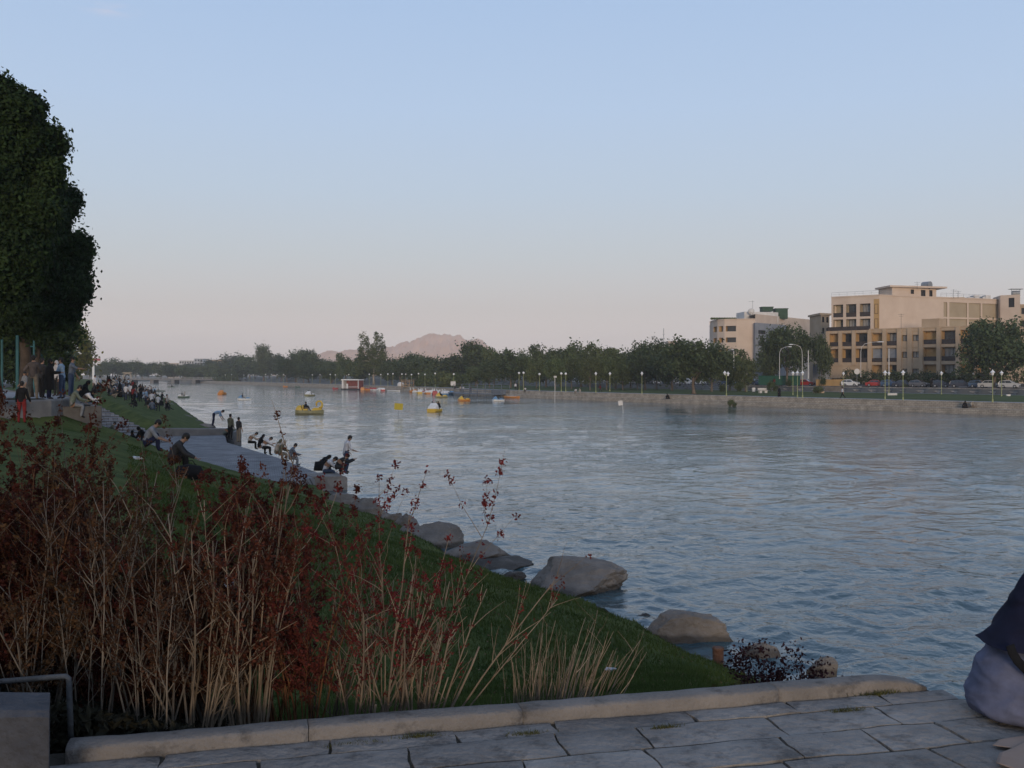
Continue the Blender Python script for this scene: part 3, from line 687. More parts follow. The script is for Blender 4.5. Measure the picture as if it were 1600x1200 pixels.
ELM = lobed_tree(37, [(10,160,36),(-30,185,60),(44,182,34),(62,222,34),(70,268,28),(30,240,46),(-10,300,70),(40,320,48),(66,330,30),(-60,260,80),(-60,400,80),(0,420,62),(30,390,50)], -12, 4, 'tallest dense dark tree at the left edge with its rounded top nearest the camera', m_leafn, 31, 9500, .115, cr=.15)
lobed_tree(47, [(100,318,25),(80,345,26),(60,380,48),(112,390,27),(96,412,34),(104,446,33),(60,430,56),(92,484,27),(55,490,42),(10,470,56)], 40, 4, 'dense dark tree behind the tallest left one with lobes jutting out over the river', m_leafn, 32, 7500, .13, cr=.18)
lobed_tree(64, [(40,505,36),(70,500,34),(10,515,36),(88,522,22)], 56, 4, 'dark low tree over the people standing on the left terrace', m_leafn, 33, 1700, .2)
lobed_tree(250, [(112,528,19),(122,546,17),(105,550,22),(126,562,11),(100,575,16)], 112, 4, 'small yellow green tree behind the row of curved promenade lamps', m_leafy, 34, 900, .6, 'leafy_tree', 1.0)
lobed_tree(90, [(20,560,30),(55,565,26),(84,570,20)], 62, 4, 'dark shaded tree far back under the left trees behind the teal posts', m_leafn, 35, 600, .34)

# unseen elms added to carry on the row and shade the bed's left
for i, (x, y, k) in enumerate(((-10.5, 2.5, .9), (-9, -8, 1.0), (-1.5, -15, 1.0))):
    t_ = copy_tree(ELM); t_.location = (x+.9*k*(-0), y, 3.6); t_.scale = (k, k, k); t_.rotation_euler = (0, 0, 0); tag(t_, ('unseen elm added beside the viewpoint to shade the left shrubs', 'unseen elm added for shade behind the viewpoint on the left bank', 'unseen elm added for shade behind the viewpoint near the paving')[i], 'tree')
# --- dry red leaved shrubs behind the kerb
m_straw = mat('dry_stem', (.185,.135,.090), .85, col2=(.33,.255,.18), scale=5, bump=.3)
m_rust = mat('rust_stem', (.10,.042,.018), .85, col2=(.22,.105,.045), scale=5)
m_grey = mat('grey_stem', (.13,.105,.08), .85, col2=(.26,.215,.165), scale=5)
for m_ in (m_straw, m_rust, m_grey): island_value(m_, .45, 1.12)
m_redl = leaf_mat('red_leaf', (.045,.014,.009), (.125,.036,.022), 7, .2, .2)
m_redb = leaf_mat('bright_red_leaf', (.062,.013,.011), (.155,.030,.023), 7, .2, .2)
m_brnl = leaf_mat('brown_leaf', (.045,.021,.011), (.115,.055,.026), 7, .2, .2)
m_grnl = leaf_mat('fresh_leaf', (.045,.05,.012), (.12,.11,.03), 7, .2, .2)
def shrub_pt(px, t):
    Y = (KC+t)/(KN[1]+KN[0]*(px-800)/1600); return Vector(((px-800)/1600*Y, Y))
def shrub(px, t, H, n, spread, leaf_n, label, stem_m=None, leaf_m=None, seed=0, lean=(0, 0), thick=.008, twigs=5, leaf=.020, leaf_lo=.3, name='dry_shrub', cat='shrub', group=None, zoff=0, cut=0, base=None, br=.09, jit=.85):
    rs = random.Random(seed*31+7); p = base or shrub_pt(px, t); z = gz(p[0], p[1])+zoff
    root = empty(name, (p[0], p[1], z-.03), 0, label, cat, group); st = MB(); nodes = []
    def cane(a, d, L, r, k=7, wob=.05):
        pts = [a]; d = d.normalized()
        for i in range(k):
            d = (d+Vector((rs.gauss(0, wob), rs.gauss(0, wob), rs.gauss(.01, wob*.5)))).normalized(); pts.append(pts[-1]+d*L/k)
        rad = [r*(1-.72*i/k) for i in range(k+1)]
        return pts, rad
    for s in range(n):
        a = rs.uniform(0, 6.283); q = rs.random()**.7*spread
        d = Vector((math.cos(a)*q+lean[0], math.sin(a)*q+lean[1], 1)); L = H*rs.uniform(.55, .99)/d.normalized()[2]**.5; r = thick*rs.uniform(.5, 1.15)
        a0 = Vector((math.cos(a)*rs.uniform(0, br), math.sin(a)*rs.uniform(0, br), 0))
        pts, rad = cane(a0, d, L, r)
        short = rs.random() < cut
        if short: pts, rad = pts[:rs.choice((4, 5, 6))], None
        st.mi = 0; st.tube(pts, rad or [r*.95-.0006*i for i in range(len(pts))], 5)
        if short: continue
        for _ in range(twigs):
            i = rs.randrange(2, len(pts)-1); f = rs.random(); b0 = pts[i].lerp(pts[i+1], f); dd = (pts[i+1]-pts[i]).normalized()
            sd_ = Vector((rs.gauss(0, 1), rs.gauss(0, 1), rs.uniform(-.1, .9))); tp, tr = cane(b0, dd*.9+sd_*.55, L*rs.uniform(.10, .30), r*.42, 4, .12)
            st.tube(tp, tr, 4, False); nodes += [(tp[j].lerp(tp[j+1], rs.random())) for j in range(1, 4) for _ in range(2)]+[tp[-1]]
        nodes += [pts[j].lerp(pts[j+1], rs.random()) for j in range(len(pts)//2, len(pts)-1) for _ in range(2)]+[pts[-1]]
    st.build('stems', stem_m or m_straw, root, True)
    if leaf_n:
        nodes = [v for v in nodes if v[2] > H*leaf_lo] or nodes
        rng = np.random.default_rng(seed+5); A = np.array([tuple(v) for v in nodes]); per = 6
        C = A[rng.integers(0, len(A), leaf_n//per)].repeat(per, 0); C = C+rng.normal(size=C.shape)*leaf*jit
        V, F = leaves_np(rng, C, leaf, 1.5, .3); link('leaves', np_mesh('leaves', V, F, leaf_m or m_redl), root)
    return root
SH = [ # px, t, H, stems, spread, leaves, stem, leaf, lean, label
 (4, .9, 1.45, 14, .22, 3600, m_rust, m_redl, (-.06, 0), 'dense rust red shrub cut off by the left edge of the picture'),
 (66, .55, 1.30, 9, .26, 700, m_grey, m_brnl, (.02, 0), 'pale stemmed dry shrub behind the low pipe rail'),
 (96, 2.0, 1.36, 14, .30, 3300, m_rust, m_redl, (0, 0), 'red leaved shrub standing behind the pale stemmed one near the pipe rail'),
 (142, .5, 1.25, 9, .30, 500, m_grey, m_brnl, (0, 0), 'thin bare shrub with upright twigs right of the pipe rail'),
 (205, 1.5, 1.35, 13, .40, 2600, m_rust, m_brnl, (0, 0), 'brown leaved shrub below the seated person in grey'),
 (240, .45, 1.30, 12, .33, 500, m_grey, m_brnl, (0, 0), 'grey stemmed shrub at the kerb left of the white plastic scrap'),
 (290, 2.2, 1.25, 12, .42, 2400, m_rust, m_redl, (0, 0), 'low red brown shrub under the seated person in black'),
 (302, .5, 1.45, 15, .38, 500, m_straw, m_brnl, (.05, 0), 'bundle of cut straw coloured canes by the white plastic scrap'),
 (384, .55, 1.56, 18, .20, 2600, m_straw, m_redl, (-.05, 0), 'tall thick stemmed shrub with dark red crown left of the bushiest one'),
 (412, 1.2, 1.54, 20, .30, 7800, m_rust, m_redl, (-.05, 0), 'bushiest dark red shrub rising in front of the cobbled landing'),
 (462, .6, 1.06, 16, .26, 2200, m_rust, m_redl, (-.05, 0), 'dark red shrub at the right side of the bushiest one'),
 (515, .7, 1.08, 12, .32, 520, m_grey, m_redb, (.05, 0), 'half bare shrub with bright red leaves over the lawn'),
 (566, .5, .98, 13, .40, 420, m_straw, m_redb, (.06, 0), 'short tangled shrub of straw stems and bright red leaves'),
 (612, .42, 1.38, 16, .26, 1300, m_straw, m_redb, (.10, 0), 'straw coloured shrub with upright wands of red leaves before the rocks'),
 (662, .40, 1.05, 20, .42, 300, m_straw, m_redb, (.22, 0), 'fan of thick bare canes leaning right at the kerb'),
 (340, 3.2, 1.3, 12, .40, 2200, m_rust, m_redl, (0, 0), 'red brown shrub further down the bank behind the straw canes'),
 (40, 3.0, 1.6, 12, .40, 2600, m_rust, m_redl, (0, 0), 'rust red shrub on the slope below the child in red trousers'),
 (165, 3.6, 1.2, 12, .45, 2000, m_rust, m_brnl, (0, 0), 'low brown shrub on the slope below the terrace wall'),
 (18, 5.0, 1.6, 16, .42, 1700, m_rust, m_redl, (0, 0), 'red shrub far up the slope at the left edge near the child in red trousers'),
 (70, 5.5, 1.7, 16, .45, 1500, m_rust, m_brnl, (0, 0), 'brown shrub far up the slope straight below the terrace wall'),
 (118, 4.8, 1.5, 16, .45, 1500, m_rust, m_redl, (0, 0), 'red shrub on the slope just below the grey stone block'),
 (158, 6.0, 1.25, 15, .45, 1300, m_rust, m_brnl, (0, 0), 'brown shrub on the slope nearest to the cobbled steps'),
 (22, 1.6, 1.58, 18, .34, 4200, m_rust, m_brnl, (0, 0), 'tall brown leaved shrub at the left edge under the teal posts'),
 (64, 1.3, 1.55, 18, .42, 3600, m_rust, m_redl, (0, 0), 'rust red shrub directly behind the pale stems near the pipe rail'),
 (128, 1.2, 1.45, 18, .42, 3400, m_grey, m_brnl, (0, 0), 'grey stemmed brown shrub behind the thin bare one'),
 (178, 1.0, 1.35, 18, .42, 3200, m_rust, m_redl, (0, 0), 'rust red shrub between the thin bare one and the grey stemmed one'),
 (232, 1.4, 1.40, 18, .42, 3000, m_rust, m_brnl, (0, 0), 'brown shrub in front of the black holdall'),
 (280, 1.1, 1.30, 18, .42, 3000, m_rust, m_redl, (0, 0), 'red brown shrub just left of the bundle of cut straw canes'),
 (345, .9, 1.42, 18, .40, 3200, m_grey, m_redl, (0, 0), 'grey stemmed red shrub between the straw canes and the tall thick stemmed one')]
for i, (px, t, H, n, sp, ln, sm, lm, le, lab) in enumerate(SH):
    shrub(px, t, H*(1.08 if px < 175 else .80 if px < 350 else .95 if px < 480 else .84 if px < 560 else .92), int(n*(1.25 if px < 560 else 1.05)), sp, int(ln*(5.4 if px < 300 else 2.9)), lab, sm, lm, i+1, le, thick=(.0074 if sm is m_straw else .0056), cut=.35 if sm is m_straw else .1, leaf=.0116 if lm is not m_redb else .0105, twigs=9)
shrub(868, .42, .56, 120, .42, 0, 'clump of short dry straw stalks behind the middle of the kerb', m_straw, None, 51, (.24, 0), .0038, 1, name='dry_grass_clump', cat='grass clump', cut=.25, br=.24)
shrub(768, .3, .26, 5, .3, 0, 'few cut straw stubs between the cane fan and the stalk clump', m_straw, None, 52, (.1, 0), .005, 0, name='dry_stubble', cat='plant stubs')
shrub(1247, 1.25, .80, 54, .42, 17000, 'dark red and green leaved bush beyond the right end of the kerb', m_rust, leaf_mat('barberry_leaf', (.030,.011,.012), (.080,.028,.026), 7, .2, .2), 53, (.0, 0), .0045, 8, .016, .08, name='barberry_bush', cat='bush', br=.16, jit=1.8)
shrub(1160, 1.0, .30, 14, .6, 700, 'small yellow green weed between the lawn tip and the red bush', m_straw, m_grnl, 54, (0, 0), .003, 4, .022, .1, name='weed', cat='weed')
shrub(1306, 1.4, .80, 9, .30, 320, 'thin sparse twigs with few yellowish leaves right of the red bush', m_rust, m_grnl, 55, (.1, 0), .003, 4, .022, .3, name='twiggy_plant', cat='plant')
shrub(1492, 0, .42, 10, .5, 420, 'little dark red plant beyond the paving beside the seated person', m_rust, m_redl, 56, (0, 0), .003, 4, .022, .2, name='twiggy_plant', cat='plant', base=Vector((2.32, 5.35)), zoff=.0)

# --- grass blades on the near bank, undergrowth under the shrubs
rng = np.random.default_rng(3); n = 150000
Yg = 4.6*np.exp(rng.random(n)*math.log(34/4.6)); Xg = (rng.uniform(200, 1190, n)-800)/1600*Yg
dl = -sdist(LB, Xg, Yg); tk = Xg*KN[0]+Yg*KN[1]-KC
keep = (dl > .12) & (tk > .24) & (Xg < 4.6); keep &= ~((tk < 2.4-np.clip(Xg+1.2, 0, 6)*.62) & (rng.random(n) < .8))
Xg, Yg = Xg[keep], Yg[keep]; Zg = ground_z(Xg, Yg); n = len(Xg)
a = rng.uniform(0, 6.28, n); h = rng.uniform(.025, .075, n)*(1+.5*(vnoise(Xg*1.5, Yg*1.5, 4)-.3)); w = .004+.0009*Yg*.4
le = rng.normal(0, .45, (n, 2))*h[:, None]
B0 = np.stack([Xg-np.cos(a)*w, Yg-np.sin(a)*w, Zg-.01], -1); B1 = np.stack([Xg+np.cos(a)*w, Yg+np.sin(a)*w, Zg-.01], -1); T = np.stack([Xg+le[:, 0], Yg+le[:, 1], Zg+h], -1)
m_blade = mat('grass_blade', (.034,.056,.012), .8, col2=(.084,.112,.028), scale=.9, detail=6, trans=.2, spec=.15)
tag(link('grass', np_mesh('grass', np.stack([B0, B1, T], 1).reshape(-1, 3), np.arange(n*3).reshape(-1, 3), m_blade)), kind='stuff')
# dead leaves and low growth on the bed, blackened for the shade between stems
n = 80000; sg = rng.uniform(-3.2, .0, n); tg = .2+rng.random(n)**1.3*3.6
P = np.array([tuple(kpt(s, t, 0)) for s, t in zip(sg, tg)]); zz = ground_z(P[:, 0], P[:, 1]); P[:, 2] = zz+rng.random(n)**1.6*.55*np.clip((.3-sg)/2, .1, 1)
V, F = leaves_np(rng, P, .026, 2.2, .4); tag(link('undergrowth', np_mesh('undergrowth', V, F, mat('shaded_dead_leaf', (.012,.013,.007), .9, col2=(.035,.030,.016), scale=6, trans=.1))), kind='stuff')
# fallen leaves on the lawn
n = 2600; Yl = 4.7*np.exp(rng.random(n)*math.log(5)); Xl = (rng.uniform(430, 1160, n)-800)/1600*Yl; dl = -sdist(LB, Xl, Yl); tk = Xl*KN[0]+Yl*KN[1]-KC; kp = (dl > .3) & (tk > .25); Xl, Yl = Xl[kp], Yl[kp]
V, F = leaves_np(rng, np.stack([Xl, Yl, ground_z(Xl, Yl)+.03], -1), .022, 1.6, 1.2); tag(link('fallen_leaves', np_mesh('fallen_leaves', V, F, mat('litter_leaf', (.06,.04,.02), .9, col2=(.17,.12,.06), scale=8))), kind='stuff')
# tufts in the paving joints
def hit_plane(px, py, z): Y = (CZ-z)*1600/(py-587); return at(px, py, Y)
tb = []
for i, (px, py, r, lab) in enumerate([(545, 1163, .07, 'tuft of moss in the first paving joint near the left'), (655, 1150, .05, 'small weed tuft at the kerb foot below the cane fan'), (822, 1146, .05, 'weed tuft at the kerb foot below the stalk clump'),
        (1038, 1136, .035, 'little green tuft in a paving joint right of centre'), (1372, 1084, .07, 'largest grass tuft near the right end of the kerb'), (1322, 1110, .05, 'flat weed tuft in the paving joint below the red bush')]):
    p = hit_plane(px, py, 3.5); r3 = np.random.default_rng(60+i); k = 220; c = np.stack([r3.normal(0, r*.9, k), r3.normal(0, r*.16, k), np.zeros(k)], -1)
    aa = r3.uniform(0, 6.28, k); h = r3.uniform(.006, .024, k)*(1.5 if i == 4 else 1); ww = .0025; l2 = r3.normal(0, .5, (k, 2))*h[:, None]
    V = np.stack([c+np.stack([np.cos(aa)*ww, np.sin(aa)*ww, 0*aa], -1), c-np.stack([np.cos(aa)*ww, np.sin(aa)*ww, 0*aa], -1), c+np.concatenate([l2, h[:, None]], 1)], 1).reshape(-1, 3)
    o_ = link('weed_tuft', np_mesh('weed_tuft', V, np.arange(k*3).reshape(-1, 3), mat('tuft_green', (.04,.045,.012), .9, col2=(.10,.10,.03), scale=9))); o_.location = p; o_.location[2] = 3.492; o_.rotation_euler = (0, 0, .25)
    tag(o_, lab, 'weed')
# ================================================================== BUILDINGS AND THINGS
m_wallp = mat('render_pink', (.52,.405,.315), .9, col2=(.60,.48,.38), scale=.25, detail=6)
m_wallb = mat('brick_tan', (.38,.275,.18), .92, col2=(.46,.345,.235), scale=.35, detail=7, bump=.2, bscale=4)
m_panel = mat('panel_tan', (.33,.265,.18), .92, col2=(.39,.315,.22), scale=.35, detail=6)
m_ochre = mat('ochre_paint', (.43,.27,.115), .85, var=.12, scale=.6)
m_dkbr = mat('dark_balcony', (.045,.035,.033), .7, var=.2, scale=2)
m_frame = mat('frame_dark', (.05,.042,.038), .6, var=.1)
m_glass = mat('window_glass', (.03,.035,.04), .12, var=.3, scale=.4, spec=.5)
m_curt = mat('curtain_glass', (.26,.25,.235), .3, var=.3, scale=1.5, spec=.5, stretch=(4, 4, .3))
m_white = mat('white_paint', (.72,.71,.69), .6, var=.06, scale=3)
m_offw = mat('off_white', (.55,.53,.50), .8, var=.12, scale=.8)
m_greyw = mat('grey_cladding', (.24,.25,.27), .7, var=.15, scale=.5)
m_metal = mat('grey_metal', (.25,.26,.27), .5, var=.2, scale=2, metal=.4)
m_green = mat('green_paint', (.022,.062,.036), .6, var=.2, scale=1)
m_dark = mat('dark_grey', (.035,.035,.038), .8, var=.2)
m_pole = mat('pole_yellow_green', (.30,.32,.14), .6, var=.15, scale=3)
m_teal = mat('pole_teal', (.025,.095,.10), .6, var=.2, scale=3)
m_wood = mat('weathered_wood', (.22,.15,.09), .9, col2=(.34,.25,.15), scale=3, stretch=(1, 1, .2))
def V2(p): return Vector((p[0], p[1]))
def line_u(P0, P1, px):
    """distance along P0-P1 at which that line is seen under photo column px"""
    k = (px-800)/1600; d = P1-P0; return (k*P0[1]-P0[0])/(d[0]-k*d[1])*d.length
def facade(b, P0, P1, z0, z1, ops, depth=.9):
    """wall P0->P1 (left to right from outside) with openings (u0,u1,v0,v1); material 0 wall, 1 reveal"""
    d = (P1-P0); L = d.length; t = d/L; n_ = Vector((t[1], -t[0]))
    us = sorted({0, L}|{o_[0] for o_ in ops}|{o_[1] for o_ in ops}); vs = sorted({z0, z1}|{o_[2] for o_ in ops}|{o_[3] for o_ in ops})
    q = lambda u, v, w=0: (*(P0+t*u+n_*w), v)
    b.mi = 0
    for a, c in zip(us[:-1], us[1:]):
        for e, f in zip(vs[:-1], vs[1:]):
            if any(o_[0]-1e-6 <= a and c <= o_[1]+1e-6 and o_[2]-1e-6 <= e and f <= o_[3]+1e-6 for o_ in ops): continue
            b.add([q(a, e), q(c, e), q(c, f), q(a, f)], [(0, 1, 2, 3)])
    b.mi = 1
    for u0, u1, v0, v1 in [o_[:4] for o_ in ops]:
        D = -depth
        b.add([q(u0, v0), q(u1, v0), q(u1, v1), q(u0, v1), q(u0, v0, D), q(u1, v0, D), q(u1, v1, D), q(u0, v1, D)], [(0, 4, 5, 1), (1, 5, 6, 2), (2, 6, 7, 3), (3, 7, 4, 0), (4, 7, 6, 5)])
    b.mi = 0
def obox(b, P0, P1, u0, u1, w0, w1, z0, z1):
    """box along the wall P0->P1, w outward"""
    d = (P1-P0).normalized(); n_ = Vector((d[1], -d[0])); q = [P0+d*u+n_*w for u, w in ((u0, w0), (u1, w0), (u1, w1), (u0, w1))]
    vs = [(*p, z) for z in (z0, z1) for p in q]; return b.add(vs, [(0, 1, 2, 3), (7, 6, 5, 4), (0, 4, 5, 1), (1, 5, 6, 2), (2, 6, 7, 3), (3, 7, 4, 0)])
def window_part(root, P0, P1, u0, u1, v0, v1, w, nm=2, curt=0, name='window'):
    fr = MB(); e = .09
    for a, c, g, h in ((u0, u1, v0, v0+e), (u0, u1, v1-e, v1), (u0, u0+e, v0+e, v1-e), (u1-e, u1, v0+e, v1-e)): obox(fr, P0, P1, a, c, w, w+.08, g, h)
    for k in range(1, nm): um = u0+(u1-u0)*k/nm; obox(fr, P0, P1, um-.045, um+.045, w, w+.07, v0+e, v1-e)
    f = fr.build(name, m_frame, root); g = MB(); obox(g, P0, P1, u0+e*.5, u1-e*.5, w+.005, w+.03, v0+e*.5, v1-e*.5); g.build('pane', m_curt if curt else m_glass, f)
rsb = random.Random(12)
def balcony_bay(root, b_ops, P0, P1, u0, u1, v0, v1, kind='balcony', depth=1.25, fr=.10):
    b_ops.append((u0, u1, v0, v1))
    if kind == 'balcony':
        pm = MB(); obox(pm, P0, P1, u0+.01, u1-.01, -.16, -.02, v0+.08, v0+.92); obox(pm, P0, P1, u0-.0, u1+.0, -.2, .05, v0+.92, v0+1.0); pm.build('balcony_rail', m_dkbr, root)
        window_part(root, P0, P1, u0+(u1-u0)*fr, u1-.02, v0+.03, v1-.1, -depth+.01, 3, rsb.random() < .45)
    elif kind == 'shutter':
        pm = MB(); obox(pm, P0, P1, u0+.02, u1-.02, -.5, -.4, v0+.9, v1-.02)
        for k in range(8): z = v0+1+k*(v1-v0-1.1)/8; obox(pm, P0, P1, u0+.02, u1-.02, -.4, -.37, z, z+.12)
        pm.build('shutter', m_greyw, root); p2 = MB(); obox(p2, P0, P1, u0+.01, u1-.01, -.16, -.02, v0+.1, v0+.85); p2.build('balcony_rail', m_dkbr, root)
# ---- balconied block ------------------------------------------------
A = empty('apartment_building', at(1372, 587, 232), 0, 'tall tan block with balconies, blank pink side wall and a lower wing', 'building')
inv = Matrix.Translation(-Vector(A.location))
BaseMB = MB
class PB(BaseMB):
    """MB whose vertices are world points, stored relative to the root"""
    def build(s, name, mats, parent=None, smooth=False):
        if parent is not None:
            r = parent
            off = Vector((0, 0, 0))
            while r is not None: off += Vector(r.location); r = r.parent
            s.v = [(x-off[0], y-off[1], z-off[2]) for x, y, z in s.v]
        return BaseMB.build(s, name, mats, parent, smooth)
_MB = MB
MB = PB
G0 = 3.2
Q0, W1 = V2(at(1292, 0, 235)), Vector((100.1, 207.5)); P0, P1, P2 = V2(at(1299, 0, 236.2)), V2(at(1374, 0, 229.3)), V2(at(1565, 0, 243.6)); P3 = P0+(P2-P1)
b = MB(); ops = []
up = [(1302, 1317.4), (1322, 1338), (1343.4, 1360)]
for a, c in up:
    u0, u1 = line_u(P0, P1, a), line_u(P0, P1, c); fr_ = .62 if a < 1310 else .12
    balcony_bay(A, ops, P0, P1, u0, u1, 18.4, 21.3, fr=fr_); balcony_bay(A, ops, P0, P1, u0, u1, 15.3, 17.9, 'plain'); window_part(A, P0, P1, u0+(u1-u0)*fr_, u1, 15.35, 17.8, -1.24, 3, rsb.random() < .6)
facade(b, P0, P1, 15.0, 23.0, ops, 1.25)
u = line_u(P0, P1, 1366.5); L = (P1-P0).length
for v in (18.9, 15.6): window_part(A, P0, P1, u, L-.25, v, v+2.2, .0, 1, 1)
pm = MB(); obox(pm, P0, P1, u-.15, L-.02, .0, .05, 15.0, 22.2); pm.build('window_strip', m_ochre, A)
ops2 = []
for a, c in [(1462+12.4, 1480), (1483.4, 1511), (1513.6, 1532.2), (1535, 1561.6)]:
    for v0, v1 in ((18.6, 22.0), (12, 18.2)): ops2.append((line_u(P1, P2, a), line_u(P1, P2, c), v0, v1))
facade(b, P1, P2, G0, 23.0, ops2, .25)
b.mi = 0; facade(b, P2, P3, G0, 23, []); facade(b, P3, P0, G0, 23, []); b.add([(*P0, 22.6), (*P1, 22.6), (*P2, 22.6), (*P3, 22.6)], [(0, 1, 2, 3)])
obox(b, P0, P1, 0, L, -.25, 0.12, 22.95, 23.2); obox(b, P1, P2, 0.0, (P2-P1).length, -.25, .12, 22.93, 23.18)
b.build('upper_wall', [m_wallp, m_panel], A)
# lower blocks share one long front
b = MB(); ops = []; LW = (W1-Q0).length
for a, c in ((1295.6, 1311), (1316, 1332), (1337, 1356.5)):
    u0, u1 = line_u(Q0, W1, a), line_u(Q0, W1, c)
    for v0, v1 in ((11.65, 14.55), (8.0, 11.05)): balcony_bay(A, ops, Q0, W1, u0, u1, v0, v1, fr=.8 if a < 1310 else .1)
    pm = MB(); obox(pm, Q0, W1, u0-.4, u1+.4, -.14, .02, 15.2, 16.1); pm.build('terrace_rail', m_dkbr, A)
for i, (a, c) in enumerate(((1362.4, 1379), (1385.6, 1402.4))):
    u0, u1 = line_u(Q0, W1, a), line_u(Q0, W1, c)
    balcony_bay(A, ops, Q0, W1, u0, u1, 11.6, 14.4, fr=.85 if i == 0 else .08); balcony_bay(A, ops, Q0, W1, u0, u1, 8.0, 11.0, 'shutter'); balcony_bay(A, ops, Q0, W1, u0, u1, 4.5, 7.4, fr=.85 if i == 0 else .3)
for a, c in ((1409, 1419), (1425, 1436)):
    u0, u1 = line_u(Q0, W1, a), line_u(Q0, W1, c)
    for v in (12.5, 8.9, 5.2): ops.append((u0, u1, v, v+1.3)); window_part(A, Q0, W1, u0, u1, v, v+1.3, -.6, 2, 1)
for a, c in ((1443, 1463.6), (1471, 1493), (1501, 1520), (1528, 1546), (1553, 1568)):
    u0, u1 = line_u(Q0, W1, a), line_u(Q0, W1, c)
    for v0, v1 in ((11.7, 14.5), (8.1, 11.0), (4.6, 7.4)): balcony_bay(A, ops, Q0, W1, u0, u1, v0, v1, fr=.85 if a in (1443, 1501) else .08)
uq = line_u(Q0, W1, 1358)
facade(b, Q0, W1, 4.4, 15.2, [o_ for o_ in ops], 1.25)
n_ = (W1-Q0).normalized(); nn = Vector((-n_[1], n_[0])); B0, B1 = Q0+nn*9, W1+nn*14
b.mi = 0; facade(b, W1, B1, G0, 15.2, []); facade(b, B0, Q0, G0+4.3, 15.2, []); b.add([(*Q0, 15.19), (*W1, 15.19), (*B1, 15.19), (*B0, 15.19)], [(0, 1, 2, 3)]); b.add([(*Q0, 7.5), (*(Q0+n_*uq), 7.5), (*(Q0+n_*uq+nn*9), 7.5), (*B0, 7.5)], [(3, 2, 1, 0)])
obox(b, Q0, W1, 0, LW, -.05, .10, 11.1, 11.42); obox(b, Q0, W1, 0, LW, -.05, .10, 14.62, 14.95); obox(b, Q0, W1, 0, uq, -.05, .12, 7.2, 7.85); obox(b, Q0, W1, uq, LW, -.3, .12, 15.18, 15.42)
for px in (1294, 1313.5, 1334.5, 1359.2, 1382.4, 1405.6, 1422, 1439.5, 1467, 1497, 1524, 1550): u = line_u(Q0, W1, px); w = .42 if px < 1400 or px > 1430 else .5; obox(b, Q0, W1, u-w, u+w, .0, .32, 7.4 if px < 1350 else 4.4, 15.2)
b.build('wing_wall', [m_wallb, m_ochre], A)
b = MB()
for u in (1.2, 4.6, 8.0): obox(b, Q0, W1, u, u+.7, -1.6, -.9, G0, 7.5)
obox(b, Q0, W1, 0.2, uq, -8, -7.7, G0, 7.5); b.build('pilotis', m_wallb, A)
b = MB(); obox(b, Q0, W1, uq, LW, -1.2, -.9, G0, 4.5); b.build('ground_storey', m_dkbr, A)
C0, C1 = V2(at(1440, 0, 221)), V2(at(1467, 0, 218)); b = MB(); b.prism([tuple(C0), tuple(C1), tuple(C1+nn*4), tuple(C0+nn*4)], 15.2, 17.2); b.build('stair_hut', m_wallb, A)
# roof things of the block (fixed to it)
R0, R1 = V2(at(1394, 0, 236)), V2(at(1463, 0, 240)); b = MB(); ops = []
facade(b, R0, R1, 22.6, 25.4, [(line_u(R0, R1, 1423), line_u(R0, R1, 1428), 24.0, 25.0), (line_u(R0, R1, 1439), line_u(R0, R1, 1446), 22.9, 25.0), (line_u(R0, R1, 1452), line_u(R0, R1, 1457), 23.2, 25.0)], .4)
RB_ = [R0, R1, R1+Vector((-1, 6)), R0+Vector((-1, 6))]
for a, c in zip(RB_[1:], RB_[2:]+RB_[:1]): facade(b, a, c, 22.6, 25.4, [])
b.mi = 0; b.prism([tuple(R0+Vector((-.8, -.8))), tuple(R1+Vector((2.2, -.8))), tuple(R1+Vector((1.5, 7))), tuple(R0+Vector((-1.5, 7)))], 25.4, 25.8); b.build('penthouse', [m_wallp, m_dark], A)
T0, T1 = V2(at(1563, 0, 241)), V2(at(1594, 0, 238)); b = MB(); facade(b, T0, T1, G0, 23.9, [(line_u(T0, T1, 1576), line_u(T0, T1, 1585), 21.0, 23.2), (line_u(T0, T1, 1567), line_u(T0, T1, 1570), 15.5, 17)], .4)
TB = [T0, T1, T1+Vector((2, 8)), T0+Vector((2, 8))]
for a, c in zip(TB[1:], TB[2:]+TB[:1]): facade(b, a, c, G0, 23.9, [])
b.mi = 0; b.add([(*p, 23.6) for p in TB], [(0, 1, 2, 3)]); b.build('stair_tower', [m_wallp, m_dark], A)
def tank(px, cy, r, Ln, Y, dirv, label, m=m_metal, name='water_tank'):
    c = at(px, cy, Y); d = Vector((*dirv, 0)).normalized(); b = _MB()
    b.tube([-d*Ln/2, -d*Ln/2*.99, d*Ln/2*.99, d*Ln/2], [r*.8, r, r, r*.8], 16)
    o_ = empty(name, c, 0, label, 'water tank'); b.build('drum', m, o_, False)
    s = _MB(); 
    for k in (-.3, .3): s.box(tuple(d*Ln*k-Vector((0, 0, r))), (.2, r*1.4, .3))
    s.build('cradle', m_dark, o_); return o_
tank(1448, 445.5, .82, 2.0, 240, (.5, -.85), 'round grey tank on the penthouse roof of the balconied block')
tk_ = tank(1587, 458.5, .62, 1.6, 240, (.95, -.2), 'small grey tank under a flat shade on the right stair tower')
s = _MB(); s.box((0, 0, 1.0), (2.9, 1.4, .08)); [s.tube([(x, 0, -.6), (x, 0, 1.0)], .04, 5) for x in (-1, 1)]; s.build('shade', m_dark, tk_)
